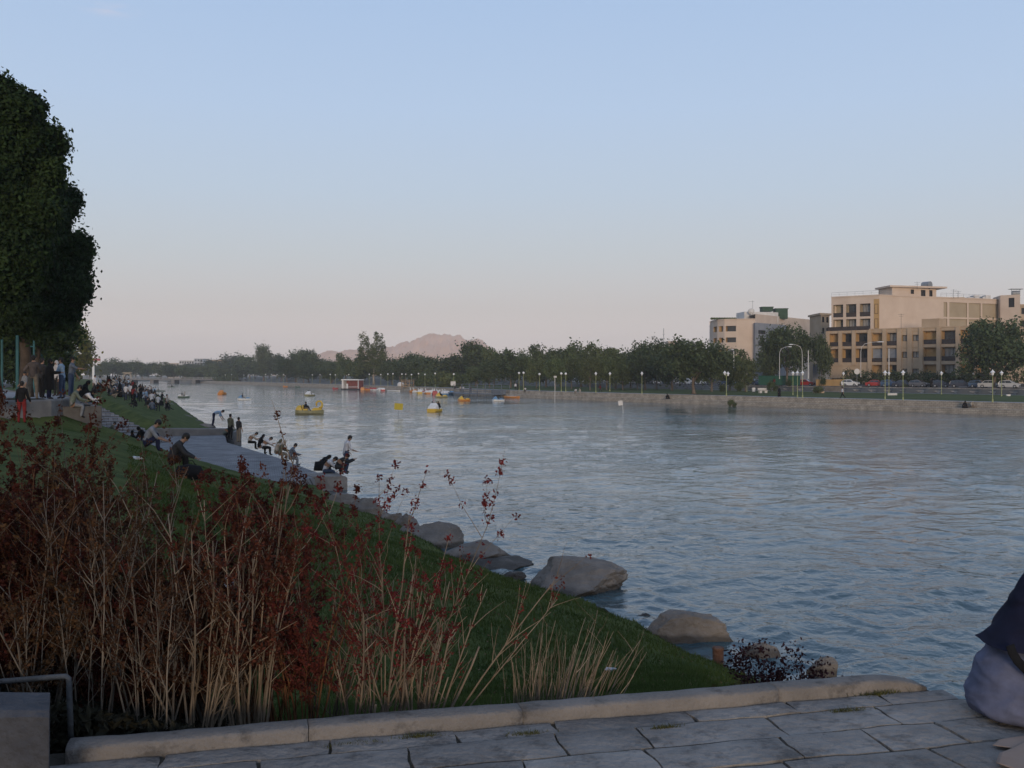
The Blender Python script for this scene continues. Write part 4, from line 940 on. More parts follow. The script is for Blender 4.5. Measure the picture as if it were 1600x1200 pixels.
def roof_rail(root, pts, z, h=.9):
    b = MB()
    for a, c in zip(pts[:-1], pts[1:]):
        k = max(2, int((c-a).length/1.6))
        for i in range(k+1): p = a.lerp(c, i/k); b.tube([(*p, z), (*p, z+h)], .025, 4)
        b.tube([(*a, z+h), (*c, z+h)], .03, 4); b.tube([(*a, z+h*.5), (*c, z+h*.5)], .02, 4)
    return b.build('roof_rail', m_metal, root)
roof_rail(A, [P0, P1, V2(at(1392, 0, 231))], 23.2); roof_rail(A, [V2(at(1470, 0, 235)), V2(at(1540, 0, 241))], 23.18, .8)
b = MB()
for px, y0, y1 in ((1433, 440, 452), (1408, 490, 514), (1490, 452, 466), (1497, 454, 466)):
    Y = 236 if y0 < 480 else 222; p = at(px, y1, Y); q = at(px, y0, Y); b.tube([p, q], .035, 4); b.tube([q+Vector((-.7, 0, -.2)), q+Vector((.7, 0, -.2))], .025, 4); b.tube([q+Vector((-.5, 0, -.6)), q+Vector((.5, 0, -.6))], .025, 4)
b.build('aerial', m_dark, A)
for i, (px, w, h) in enumerate(((1529, 9, 7), (1541, 5, 5), (1547, 8, 7), (1521, 10, 4), (1497, 26, 4))):
    b = MB(); p = at(px, 467, 243); k = 243/1600; b.prism([(p[0]-w*k/2, p[1]+1), (p[0]+w*k/2, p[1]+1), (p[0]+w*k/2, p[1]+3), (p[0]-w*k/2, p[1]+3)], 23.0, 23.1+h*k); b.build('roof_unit', m_offw if i < 4 else m_wallb, A)
# ---- cream block on the left -----------------------------------------
Bq = empty('apartment_building', at(1165, 587, 285), 0, 'cream block with a curved balconied corner, grey bay front and green roof tanks', 'building')
pts = [V2(at(px, 0, Y)) for px, Y in ((1110, 296), (1114, 289), (1121, 285), (1132, 282.5), (1151, 281), (1180, 280))]
zt = lambda y, Y: CZ+(587-y)/1600*Y
b = MB(); zr1 = (zt(527.5, 283), zt(538, 283)); zr0 = (zt(509.5, 283), zt(521, 283)); zr2 = (zt(545, 283), zt(556, 283)); zr3 = (zt(563, 283), zt(575, 283))
for (a, c), wn in zip(zip(pts[:-1], pts[1:]), ([], [(1115, 1120)], [(1123.5, 1130)], [(1134, 1150)], [])):
    ops = []
    for x0, x1 in wn:
        for r0 in (zr0, zr1, zr2, zr3):
            u0, u1 = line_u(a, c, x0), line_u(a, c, x1); ops.append((u0, u1, r0[1], r0[0])); window_part(Bq, a, c, u0+.2, u1, r0[1]+.02, r0[0]-.02, -.95, 2, rsb.random() < .3)
            pm = MB(); obox(pm, a, c, u0, u1, -.12, .04, r0[1]-.05, r0[1]+.5); pm.build('balcony_rail', m_wallp, Bq)
    facade(b, a, c, G0, zt(500, 283), ops, 1.0)
    b.mi = 0; obox(b, a, c, 0, (c-a).length, -.3, .15, zt(500, 283), zt(498.6, 283))
e1, e2 = V2(at(1180, 0, 280)), V2(at(1291, 0, 318)); e3 = e2+Vector((-6, 14)); e4 = pts[0]+Vector((4, 22))
facade(b, e1, e2, G0, zt(491.5, 283), []); facade(b, e2, e4, G0, zt(491.5, 283), []); b.mi = 0; b.add([(*e1, zt(491.6, 283)), (*e2, zt(491.6, 283)), (*(e2+Vector((-3, 9))), zt(491.6, 283)), (*(e1+Vector((0, 9))), zt(491.6, 283))], [(0, 1, 2, 3)]); facade(b, e4, pts[0], G0, zt(500, 283), [])
b.mi = 0; b.add([(*p, zt(501, 283)) for p in pts+[e2, e4]], [tuple(range(8))]); b.build('wall', [m_wallp, m_ochre], Bq)
g0, g1, g2 = V2(at(1180, 0, 277.5)), V2(at(1227, 0, 290)), V2(at(1229, 0, 296)); b = MB(); ops = []
for y0, y1 in ((517, 523), (535, 541), (552, 558)):
    for x0, x1 in ((1185, 1196), (1201, 1208), (1213, 1222)):
        u0, u1 = line_u(g0, g1, x0), line_u(g0, g1, x1); ops.append((u0, u1, zt(y1, 284), zt(y0, 284))); window_part(Bq, g0, g1, u0, u1, zt(y1, 284)+.02, zt(y0, 284)-.02, -.5, 2, 0)
facade(b, g0, g1, G0, zt(506, 284), ops, .55); facade(b, g1, g2, G0, zt(506, 284), []); facade(b, g0+Vector((0.2, 3)), g0, G0, zt(506, 284), []); b.mi = 0; b.add([(*g0, zt(506, 284)), (*g1, zt(506, 284)), (*g2, zt(506, 284)), (*(g0+Vector((.2, 3))), zt(506, 284))], [(0, 1, 2, 3)]); b.build('bay_front', [m_greyw, m_dark], Bq)
h0, h1 = V2(at(1163, 0, 287)), V2(at(1216, 0, 291)); b = MB(); Z0 = zt(501, 283)
facade(b, h0, h1, Z0-.2, zt(487.5, 289), [(line_u(h0, h1, 1191), line_u(h0, h1, 1194.5), zt(499, 289), zt(494.5, 289)), (line_u(h0, h1, 1181.5), line_u(h0, h1, 1186), zt(499, 289), zt(497, 289))], .4)
for a, c in ((h1, h1+Vector((-.5, 8))), (h1+Vector((-.5, 8)), h0+Vector((-.5, 8))), (h0+Vector((-.5, 8)), h0)): facade(b, a, c, Z0-.2, zt(487.5, 289), [])
b.mi = 0; b.add([(*h0, zt(488, 289)), (*h1, zt(488, 289)), (*(h1+Vector((-.5, 8))), zt(488, 289)), (*(h0+Vector((-.5, 8))), zt(488, 289))], [(0, 1, 2, 3)]); b.build('penthouse', [m_offw, m_dark], Bq)
for i, (x0, x1, y0, y1) in enumerate(((1191, 1208, 480.5, 486.5), (1212, 1231, 483, 498))):
    b = MB(); k = 292/1600; p, q = at(x0, y1, 292), at(x1, y0, 292); b.prism([(p[0], p[1]), (q[0], p[1]), (q[0], p[1]+3), (p[0], p[1]+3)], p[2], q[2]); b.prism([(p[0]-.15, p[1]-.15), (q[0]+.15, p[1]-.15), (q[0]+.15, p[1]+3.15), (p[0]-.15, p[1]+3.15)], q[2], q[2]+.25)
    for j in range(5): x = p[0]+(q[0]-p[0])*(j+.5)/5; b.box((x, p[1]-.06, (p[2]+q[2])/2), (.12, .1, q[2]-p[2]-.3))
    o_ = b.build('roof_tank', m_green, None); tag(o_, ('low green tank on top of the cream penthouse', 'tall green tank beside the cream penthouse')[i], 'water tank')
c = at(1174, 487, 286); b = _MB(); b.lathe((0, 0, 0), [(.1, -.4), (.75, -.05), (.95, .3)], 14, Matrix.Rotation(-1.2, 4, 'X')); b.lathe((0, 0, -1.2), [(.12, 0), (.1, 1.0)], 8); o_ = b.build('satellite_dish', m_offw); o_.location = c; tag(o_, 'pale satellite dish at the left end of the cream penthouse', 'dish')
b = MB(); p = at(1176, 484, 287); b.tube([p, p+Vector((0, 0, 2.6))], .04, 4); b.tube([p+Vector((-1.2, 0, 2.3)), p+Vector((.5, 0, 2.3))], .03, 4); b.build('aerial', m_dark, Bq)
b = MB()
for px in range(1113, 1150, 4): p = at(px, 499, 284); b.ball((p[0], p[1]+.6, p[2]+.25), (.5, .35, .35), 7, 5)
b.build('roof_planting', m_leaf2, Bq)
# ---- other buildings --------------------------------------------------
def simple_block(x0, x1, yt, Y, zb, dep, label, m, rows, cols, name='building', wm=.5, roof=None):
    root = empty(name, at((x0+x1)/2, 587, Y), 0, label, 'building'); a, c = V2(at(x0, 0, Y)), V2(at(x1, 0, Y*1.01)); z1 = zt(yt, Y); b = MB(); ops = []; L = (c-a).length
    for r in range(rows):
        for q in range(cols):
            h = (z1-zb)/rows; u0 = L*(q+.5-wm/2)/cols; u1 = L*(q+.5+wm/2)/cols; v0 = zb+h*(r+.35); v1 = zb+h*(r+.85); ops.append((u0, u1, v0, v1)); window_part(root, a, c, u0, u1, v0, v1, -.5, 2)
    facade(b, a, c, zb, z1, ops, .55); q = [c, c+Vector((0, dep)), a+Vector((0, dep)), a]
    for s_, t_ in zip(q[:-1], q[1:]): facade(b, s_, t_, zb, z1, [])
    b.mi = 0; b.add([(*p, z1-.02) for p in (a, c, q[1], q[2])], [(0, 1, 2, 3)]); b.build('wall', [m, m_dark], root)
    r_ = MB(); r_.prism([(a[0]-.4, a[1]-.4), (c[0]+.4, c[1]-.4), (c[0]+.4, c[1]+dep+.4), (a[0]-.4, a[1]+dep+.4)], z1, z1+.5); r_.build('roof', roof or m, root); return root
simple_block(1032, 1046, 548, 330, 3.3, 8, 'small pale house among the trees left of the mast, the lower one', m_wallp, 3, 2, 'house')
simple_block(1045, 1061, 535, 380, 3.3, 9, 'small pale house higher among the trees beside the thin mast', m_wallp, 4, 2, 'house')
simple_block(280, 303, 564, 920, 2.5, 20, 'pale distant apartment block beyond the river bend, widest of the row', m_offw, 5, 6, 'apartment_building')
simple_block(303.5, 317, 561, 930, 2.5, 20, 'pale distant apartment block with a taller top at the right of its neighbour', m_offw, 6, 3, 'apartment_building')
simple_block(263, 279, 568, 950, 2.5, 20, 'lowest distant pale building left of the two apartment blocks', m_wallp, 4, 4, 'apartment_building')
simple_block(324, 352, 563, 900, 2.5, 20, 'pinkish distant building with its top showing over the trees', m_wallp, 5, 7, 'apartment_building')
simple_block(1593, 1650, 478, 300, 3.3, 15, 'tan building cut off by the right edge behind the stair tower', m_wallb, 6, 5, 'apartment_building')
simple_block(1283, 1296, 492, 262, 3.3, 10, 'brown shaded building squeezed between the two apartment blocks', m_wallb, 6, 2, 'apartment_building')
b = MB(); p = at(1037, 560, 420); b.tube([p, at(1037, 513, 420)], .12, 5); [b.box((p[0], p[1], z), (1.0, .1, .1)) for z in (16, 19, 22)]; tag(b.build('mast', m_metal), 'thin radio mast standing above the tree belt', 'mast')
# low garden wall and sheds beside the block
b = MB(); a, c = V2(at(1275, 0, 224)), V2(at(1322, 0, 219)); obox(b, a, c, 0, (c-a).length, -.25, 0, 2.8, 4.2); tag(b.build('garden_wall', m_ochre), 'low ochre garden wall behind the two white cars', 'wall')
b = MB(); a, c = V2(at(1270, 0, 229)), V2(at(1296, 0, 227)); obox(b, a, c, 0, (c-a).length, -.2, 0, 2.9, 7.6)
for k in range(9): obox(b, a, c, (c-a).length*k/9, (c-a).length*k/9+.08, 0, .05, 2.9, 7.6)
tag(b.build('fence', m_greyw), 'grey sheet fence in the shade beside the balconied block', 'fence')
b = MB(); a, c = V2(at(1185, 0, 232)), V2(at(1250, 0, 226)); obox(b, a, c, 0, (c-a).length, -.2, 0, 2.9, 5.0); tag(b.build('fence', mat('green_sheet', (.02,.09,.06), .7)), 'dark green sheet fence under the dense tree', 'fence')
MB = _MB

# ---- road bridge far upstream ------------------------------------------
br = empty('road_bridge', (-255, 690, 0), 0, 'long low flat road bridge crossing the river far upstream', 'bridge')
b = MB(); b.box((0, 0, 2.55), (150, 11, .9)); b.build('deck', m_conc, br)
b = MB(); [b.box((x, 0, .5), (2.4, 10, 3.2)) for x in range(-70, 71, 14)]; b.build('piers', m_conc, br)
for s in (-1, 1):
    b = MB(); b.box((0, s*5.3, 3.8), (150, .12, .12)); b.box((0, s*5.3, 3.35), (150, .08, .08)); [b.box((x, s*5.3, 3.4), (.15, .15, .8)) for x in range(-75, 76, 3)]; b.build('railing', m_metal, br)
bb = empty('billboard', at(146, 587, 650), 0, 'distant white post carrying a small red topped billboard by the bridge', 'billboard')
b = MB(); b.tube([(0, 0, -3), (0, 0, 9)], .75, 8); b.build('post', m_white, bb); b = MB(); b.box((1.0, 0, 8.6), (7.5, .5, 1.5)); b.build('lower_board', m_offw, bb); b = MB(); b.box((1.2, -.05, 10.2), (6.5, .5, 1.5)); b.build('board', mat('red_board', (.30,.05,.05), .6), bb)
mo = empty('arch_monument', at(199, 587, 706), 0, 'small yellow arched structure showing above the far bridge', 'monument')
b = MB(); k = 706/1600; rr = []
for i in range(9): a = math.pi*i/8; rr.append((math.cos(a)*3.0, math.sin(a)*2.0))
for (x0, z0), (x1, z1) in zip(rr[:-1], rr[1:]): b.tube([(x0, 0, z0+.0), (x1, 0, z1+.0)], [.5, .5], 6)
b.box((0, 0, 2.6), (8.5, 1.5, 1.0)); b.box((-3.4, 0, -1), (1.0, 1.4, 4)); b.box((3.4, 0, -1), (1.0, 1.4, 4)); b.build('arch', m_panel, mo); mo.scale = (.75, .75, .75)

# ---- lamps --------------------------------------------------------------
def lamp_proto(twin=False):
    r = empty('promenade_lamp', (0, 0, 0)); b = MB(); b.tube([(0, 0, 0), (0, 0, .4), (0, 0, .42), (0, 0, 3.55)], [.12, .10, .055, .045], 8); b.build('pole', m_pole, r)
    offs = [(-.28, .05), (.28, -.1)] if twin else [(0, 0)]
    if twin: b = MB(); b.tube([(-.28, 0, 3.62), (0, 0, 3.4), (.28, 0, 3.47)], .03, 6); b.build('arm', m_pole, r)
    for x, dz in offs:
        g = MB(); g.lathe((x, 0, 3.5+dz), [(.06, 0), (.14, .1), (.19, .3), (.13, .42)], 10); go = g.build('lantern', m_white, r, True)
        h = MB(); h.lathe((x, 0, 3.88+dz), [(.34, 0), (.30, .05), (.10, .26), (.03, .40)], 12); h.build('cap', m_white, go)
    return r
def globe_proto():
    r = empty('globe_lamp', (0, 0, 0)); b = MB(); b.tube([(0, 0, 0), (0, 0, .4), (0, 0, .42), (0, 0, 3.7)], [.11, .09, .05, .045], 8); b.build('pole', m_pole, r)
    g = MB(); g.ball((0, 0, 3.95), .27, 10, 7); go = g.build('globe', m_white, r, True); c = MB(); c.lathe((0, 0, 3.66), [(.05, 0), (.13, .06), (.1, .1)], 8); c.build('collar', m_metal, go); return r
LP = [(1167,30,'hatted lamp beside the white litter bin on the far lawn'),(1239,14,'hatted lamp left of the closely set pair by the black chador'),(1246,4,'left lamp of the closely set pair right of the person in the chador'),
      (1254,3.2,'right lamp of the closely set pair right of the person in the chador'),(1318,43,'hatted lamp standing in front of the white hatchback'),(1383,5,'hatted lamp in front of the red car'),(1389,40,'hatted lamp just behind the one by the red car'),
      (1411,2.6,'nearest hatted lamp rising from the embankment edge below the dark cars'),(1471,38,'hatted lamp in front of the dark blue car'),(1551,2.8,'hatted lamp at the embankment edge left of the white bin'),(1565,32,'hatted lamp in front of the trunk of the large round tree'),
      (1003,4,'hatted lamp standing alone left of the broad low tree'),(931,4,'hatted lamp right of the white dressed couple on the wall'),(953,12,'small hatted lamp between the leaning lawn tree trunks')]
lp0 = None
for px, d, lab in LP:
    p = bank_pt(px, d); o_ = copy_tree(lp0) if lp0 else lamp_proto(); lp0 = lp0 or o_; o_.location = (p[0], p[1], rgz(d)-.02); o_.scale = (.95, .95, 1.0); tag(o_, lab, 'lamp', 'hatted lamps along the far promenade')
p = bank_pt(1135, 3.4); o_ = lamp_proto(True); o_.location = (p[0], p[1], 1.53); tag(o_, 'twin headed promenade lamp above the green bush in the embankment', 'lamp')
gp0 = None; rg = random.Random(4)
for px in (884, 877, 843, 818, 811, 755, 709, 680, 664, 654, 643, 634, 628, 614, 606, 595, 577, 545, 524, 516, 500, 488, 464, 443, 433, 424, 415, 396, 389, 381, 362, 352, 337):
    d = rg.choice((3.6, 5.0, 9.5)) if px < 800 else 4; p = bank_pt(px, d); o_ = copy_tree(gp0) if gp0 else globe_proto(); gp0 = gp0 or o_; o_.location = (p[0], p[1], rgz(d)-.03); o_.scale = (1.0, 1.0, 1+rg.uniform(-.04, .06)); o_.rotation_euler = (0, 0, rg.uniform(0, 3))
    tag(o_, 'small white topped globe lamp in the long row before the far trees', 'lamp', 'globe lamps along the far tree belt')
def street_light(px, ytop, ybase, tip, Y, label, m=m_metal, group=None, thick=.065, head=m_white):
    p0 = at(px, ybase, Y); k = Y/1600; H = (ybase-ytop)*k; o_ = empty('street_light', p0, 0, label, 'street light', group); dx = (tip-px)*k; b = MB()
    b.tube([(0, 0, 0), (0, 0, .8), (0, 0, H*.72)], [thick*1.4, thick*1.1, thick*.8], 8); b.build('pole', m, o_)
    if abs(dx) > .1:
        b = MB(); q = [Vector((0, 0, H*.72)), Vector((dx*.03, 0, H*.84)), Vector((dx*.18, 0, H*.94)), Vector((dx*.5, 0, H*.985)), Vector((dx*.8, 0, H*1.0))]; b.tube(q, [thick*.75]*3+[thick*.6]*2, 7); b.build('arm', m, o_)
        g = MB(); s = 1 if dx > 0 else -1; g.ball((dx*.9, 0, H*.995), (max(.3, abs(dx)*.18), .2, .11), 10, 6); g.build('lamp_head', head, o_)
    return o_
street_light(1218, 541.5, 592, 1236, 213, 'curved street light leaning right, left one of the facing pair', m_offw); street_light(1253.5, 538, 597, 1234, 209, 'curved street light leaning left, right one of the facing pair', m_offw)
street_light(1345, 534, 589, 1379, 219, 'curved street light in front of the balconied block, long arm to the right', m_offw); street_light(1134, 546, 590, 1146, 222, 'curved street light half hidden by the tree below the cream block', m_offw)
street_light(1277, 540, 588, 1290, 230, 'faded curved street light in the shade beside the small dark tree', m_wood)
for px, y0, y1, Y, lab in ((1389, 545, 591, 216, 'straight pale pole before the grey shutters'), (1146.5, 549, 590, 222, 'straight pale pole right of the half hidden street light'), (1263, 548, 592, 218, 'plain pale post right of the facing street lights')):
    o_ = empty('pole', at(px, y1, Y), 0, lab, 'pole'); k = Y/1600; b = MB(); b.tube([(0, 0, 0), (0, 0, .6), (0, 0, (y1-y0)*k)], [.16, .12, .09], 8); b.build('shaft', m_offw, o_); b = MB(); b.lathe((0, 0, (y1-y0)*k), [(.12, 0), (.12, .1), (.03, .18)], 8); b.build('cap', m_metal, o_)
# lamps of the left promenade
for i, (px, py, Y) in enumerate(((101, 527, 133), (107, 531.5, 143), (113, 535.5, 155), (116, 540, 170), (118, 544, 186), (120, 548, 204), (122.5, 551.5, 224), (124.5, 553.5, 238))):
    q = at(px-7*60/Y*2, 587, Y); zb = max(3.9, gz(q[0], q[1])); yb = 587+(CZ-zb)*1600/Y
    street_light(px-13*133/Y, py-1, yb, px+4*133/Y, Y, 'teal promenade lamp with a white curved head in the receding left row', m_teal, 'curved lamps along the left promenade', .07)
for px, yt, Y, tip, lab in ((27, 524, 44, 27, 'thick teal post left of the man in khaki trousers'), (53, 532, 58, 34, 'teal post with a short arm and white lamp above the man in khaki trousers'), (65, 520, 66, 65, 'thin teal post between the man in khaki and the woman in black'), (3, 524, 50, 3, 'teal post at the very left edge')):
    zb = 4.02; o_ = empty('teal_post', at(px, 587+(CZ-zb)*1600/Y, Y), 0, lab, 'post'); H = (587-yt)*Y/1600+CZ-zb; b = MB(); b.tube([(0, 0, 0), (0, 0, H)], .055 if px != 27 else .065, 8); b.build('shaft', m_teal, o_)
    b = MB(); b.lathe((0, 0, 0), [(.16, 0), (.16, .05), (.07, .12)], 8); b.build('base', m_teal, o_)
    if tip != px: k = Y/1600; b = MB(); b.tube([(0, 0, H-.35), ((tip-px)*k*.6, 0, H-.33)], .03, 6); b.build('arm', m_teal, o_); b = MB(); b.ball(((tip-px)*k*.8, 0, H-.3), (.26, .1, .05), 8, 6); b.build('lamp_head', m_white, o_)

# ---- cars ---------------------------------------------------------------
m_tyre = mat('tyre', (.02,.02,.02), .9); m_rim = mat('rim', (.35,.35,.36), .4, metal=.5); m_cglass = mat('car_glass', (.03,.04,.05), .08, spec=.6, var=.1); m_hl = mat('headlamp', (.6,.6,.58), .2)
def car_meshes(kind):
    """side profile swept over the width; nose towards +X, length 4.3"""
    if kind == 'sedan': top = [(-2.1,.62),(-2.05,.86),(-1.45,.92),(-.95,1.36),(-.1,1.42),(.45,1.36),(1.0,.93),(1.95,.80),(2.12,.62)]
    elif kind == 'hatch': top = [(-1.75,.62),(-1.78,.9),(-1.45,1.30),(-.6,1.46),(.2,1.42),(.85,.98),(1.65,.82),(1.78,.6)]
    else: top = [(-2.1,.62),(-2.12,.92),(-1.85,1.36),(-.6,1.45),(.3,1.40),(1.0,.95),(1.95,.82),(2.12,.62)]
    x0, x1 = top[0][0], top[-1][0]; belt = .90
    body = MB(); rings = []
    lower = [(x0, .30), (x0+.12, .22), (x1-.12, .22), (x1, .30)]
    prof = top+[lower[3], lower[2], lower[1], lower[0]]
    def half(z): return .80 if z < belt else .80-(z-belt)*.34
    Lr = [(x, -half(z), z) for x, z in prof]; Rr = [(x, half(z), z) for x, z in prof]
    cen = [(x*1.0, 0, z+(.03 if z > .7 else 0)) for x, z in prof]
    n = len(prof); vs = Lr+cen+Rr; fs = [(i, (i+1) % n, n+(i+1) % n, n+i) for i in range(n)]+[(n+i, n+(i+1) % n, 2*n+(i+1) % n, 2*n+i) for i in range(n)]+[tuple(range(n-1, -1, -1)), tuple(range(2*n, 3*n))]
    body.add(vs, fs)
    gl = MB(); roof = [p for p in top if p[1] > 1.2]; a, c = roof[0][0], roof[-1][0]
    lo_a = [p for p in top if p[0] <= a and p[1] < 1.2][-1]; lo_c = [p for p in top if p[0] >= c and p[1] < 1.2][0]
    for s in (-1, 1):
        for u0, u1 in ((0, .46), (.5, 1)):
            f = lambda u, z: (lo_a[0]+.22+(lo_c[0]-.42-lo_a[0]-.1)*u if z < 1.1 else a+.08+(c-a-.12)*u, s*(half(z)+.012), z)
            q = [f(u0, .95), f(u1, .95), f(u1, 1.31), f(u0, 1.31)]; gl.add(q, [(0, 1, 2, 3) if s < 0 else (3, 2, 1, 0)])
    for (pa, pb, sg) in ((lo_a, roof[0], -1), (lo_c, roof[-1], 1)):
        qa = (pa[0]+(pb[0]-pa[0])*.12, pa[1]+(pb[1]-pa[1])*.12); qb = (pa[0]+(pb[0]-pa[0])*.9, pa[1]+(pb[1]-pa[1])*.9); e = .02*sg
        q = [(qa[0]+e, -half(qa[1])+.06, qa[1]+.03), (qa[0]+e, half(qa[1])-.06, qa[1]+.03), (qb[0]+e, half(qb[1])-.06, qb[1]+.03), (qb[0]+e, -half(qb[1])+.06, qb[1]+.03)]
        gl.add(q, [(0, 1, 2, 3) if sg > 0 else (3, 2, 1, 0)])
    wx = (x1-.78, x0+.80); ws = []
    for x in wx:
        for s in (-1, 1):
            w = MB(); w.tube([(x, s*.64, .31), (x, s*.82, .31)], .31, 14); r = MB(); r.tube([(x, s*.80, .31), (x, s*.835, .31)], [.19, .16], 10); ws.append((w.mesh('wheel', m_tyre), r.mesh('rim', m_rim)))
    hs = []
    for s in (-1, 1): h = MB(); h.box((x1-.03, s*.58, .66), (.10, .30, .13)); hs.append(h.mesh('headlight', m_hl))
    bp = MB(); bp.box((x1+.0, 0, .42), (.16, 1.62, .14)); bp.box((x0, 0, .42), (.16, 1.62, .14)); bpm = bp.mesh('bumper', m_dark)
    return body, gl.mesh('windows', m_cglass), ws, hs, bpm
CARM = {k: car_meshes(k) for k in ('sedan', 'hatch', 'wagon')}; CARB = {}
def car(px, by, Y, colname, col, kind, label, rz=-.72, z=None, group=None, sc=1):
    p = at(px, by, Y); p[2] = 2.725 if z is None else z
    o_ = empty('parked_car', p, rz, label, 'car', group); o_.scale = (sc, sc, sc); body, gl, ws, hs, bp = CARM[kind]
    if (kind, colname) not in CARB: CARB[(kind, colname)] = body.mesh('body', mat('car_'+colname, col, .3, var=.06, scale=.6, spec=.5))
    link('body', CARB[(kind, colname)], o_); link('windows', gl, o_)
    for w, r in ws: wo = link('wheel', w, o_); link('rim', r, wo)
    for h in hs: link('headlight', h, o_)
    link('bumper', bp, o_); return o_
WH, RD, NV, BL, GY, SV = ('white', (.6,.6,.58)), ('red', (.30,.025,.02)), ('navy', (.03,.035,.055)), ('blue', (.05,.09,.16)), ('grey', (.10,.10,.11)), ('silver', (.38,.38,.38))
roadY = lambda px: bank_pt(px, 55)[1]
for px, c_, kind, lab, rz in ((1292, WH, 'wagon', 'white estate car parked between the red saloon and the white hatchback', -.6), (1329, WH, 'hatch', 'white hatchback parked by the round white traffic sign', -.6), (1369, RD, 'sedan', 'bright red car parked right of the round white traffic sign', -.5),
        (1391, BL, 'hatch', 'pale blue car half hidden behind the red one', -.8), (1412, NV, 'sedan', 'dark saloon right of the red car', -.55), (1436, GY, 'hatch', 'grey car nosing out behind the dark saloon', -.8), (1470, NV, 'hatch', 'dark blue car behind the standing figure in black', -.55),
        (1503, NV, 'wagon', 'long dark estate car left of the silver saloon', -.55), (1530, BL, 'hatch', 'blue car between the dark estate and the silver saloon', -.8), (1547, SV, 'sedan', 'silver saloon in front of the large round tree', -.5), (1577, SV, 'hatch', 'light car showing right of the large round tree trunk', -.6),
        (1258, RD, 'wagon', 'dull red estate car behind the pair of lamps', -.55), (1226, NV, 'hatch', 'dark blue hatchback behind the person in the black chador', -.6), (1189, BL, 'sedan', 'dark blue car partly behind the small lawn bush', -.65), (1175, NV, 'sedan', 'dark car with pale lower trim left of the dark blue one', -.65),
        (1139, BL, 'hatch', 'blue grey hatchback beside the half hidden street light', -.7), (1118, GY, 'sedan', 'dark grey car right of the white and blue one', -.7), (1098, WH, 'hatch', 'white car right of the forked orange brown trunk', -.7)):
    car(px, 0, roadY(px), c_[0], c_[1], kind, lab, rz)
for i, px in enumerate((1078, 1062, 1046, 1033, 1019, 1006, 993, 980, 966, 953, 940, 926, 912, 899, 884)):
    c_ = (WH, SV, BL, WH, GY, SV)[i % 6]; car(px, 0, roadY(px), c_[0], c_[1], ('hatch', 'sedan')[i % 2], 'distant car in the row parked under the far park trees', -.8, None, 'cars parked under the far park trees')
# ---- small furniture of the far bank
def bin_(px, by, Y, label):
    o_ = empty('litter_bin', at(px, by, Y), 0, label, 'bin'); b = MB(); b.lathe((0, 0, .25), [(.28, 0), (.34, .75), (.30, .78)], 12); b.build('drum', m_white, o_); b = MB(); b.lathe((0, 0, 1.03), [(.36, 0), (.36, .06), (.12, .16)], 12); b.build('lid', m_dark, o_); b = MB(); [b.tube([(s*.3, 0, 0), (s*.36, 0, .9)], .03, 5) for s in (-1, 1)]; b.build('stand', m_metal, o_)
bin_(1177.5, 614, 196, 'white litter bin on the far lawn below the cream block'); bin_(1575.5, 626, 166, 'white litter bin with a dark lid near the right edge'); bin_(1343.5, 611.5, 212, 'small white bin by the terrace wall below the white hatchback')
def bench(px, by, Y, label):
    o_ = empty('stone_bench', at(px, by, Y), .4, label, 'bench'); b = MB(); b.box((0, 0, .45), (2.0, .5, .1)); b.build('seat', m_offw, o_)
    for s in (-1, 1): b = MB(); b.box((s*.6, 0, .2), (.5, .45, .40)); b.build('leg', m_offw, o_)
    b = MB(); b.box((0, .24, .75), (2.0, .08, .35)); b.build('backrest', m_offw, o_)
bench(1192, 614, 192, 'pale stone bench on the lawn right of the white bin'); bench(1396, 623, 172, 'pale stone bench between the two lamps below the red car')
o_ = empty('planter', at(1279, 615, 194), 0, 'round brick planter holding the yellowish bush', 'planter'); b = MB(); b.lathe((0, 0, 0), [(1.05, 0), (1.1, .5), (1.0, .5)], 16); b.build('tub', m_wallb, o_); b = MB(); b.lathe((0, 0, .42), [(.98, 0), (.9, .04)], 16); b.build('soil', m_joint, o_)
b = MB(); b.box((0, 0, .5), (3.6, .4, 1.0)); o_ = b.build('low_wall', m_emb2); o_.location = at(1304, 612, 200); o_.rotation_euler = (0, 0, -.6); tag(o_, 'short pale stone block wall at the left end of the terrace', 'wall')
o_ = empty('traffic_sign', at(1339, 600, 214), 0, 'round white traffic sign above the white hatchback', 'sign'); b = MB(); b.tube([(0, 0, 0), (0, 0, 2.4)], .04, 6); b.build('post', m_metal, o_); b = MB(); b.tube([(0, -.06, 2.6), (0, -.03, 2.6)], .62, 8); b.build('plate', m_offw, o_)
o_ = empty('sign_post', at(1520, 595, 211), 0, 'short white post sign before the hedge', 'sign'); b = MB(); b.tube([(0, 0, 0), (0, 0, 2.2)], .04, 6); b.build('post', m_metal, o_); b = MB(); b.box((0, -.05, 1.75), (.32, .04, .9)); b.build('plate', m_white, o_)
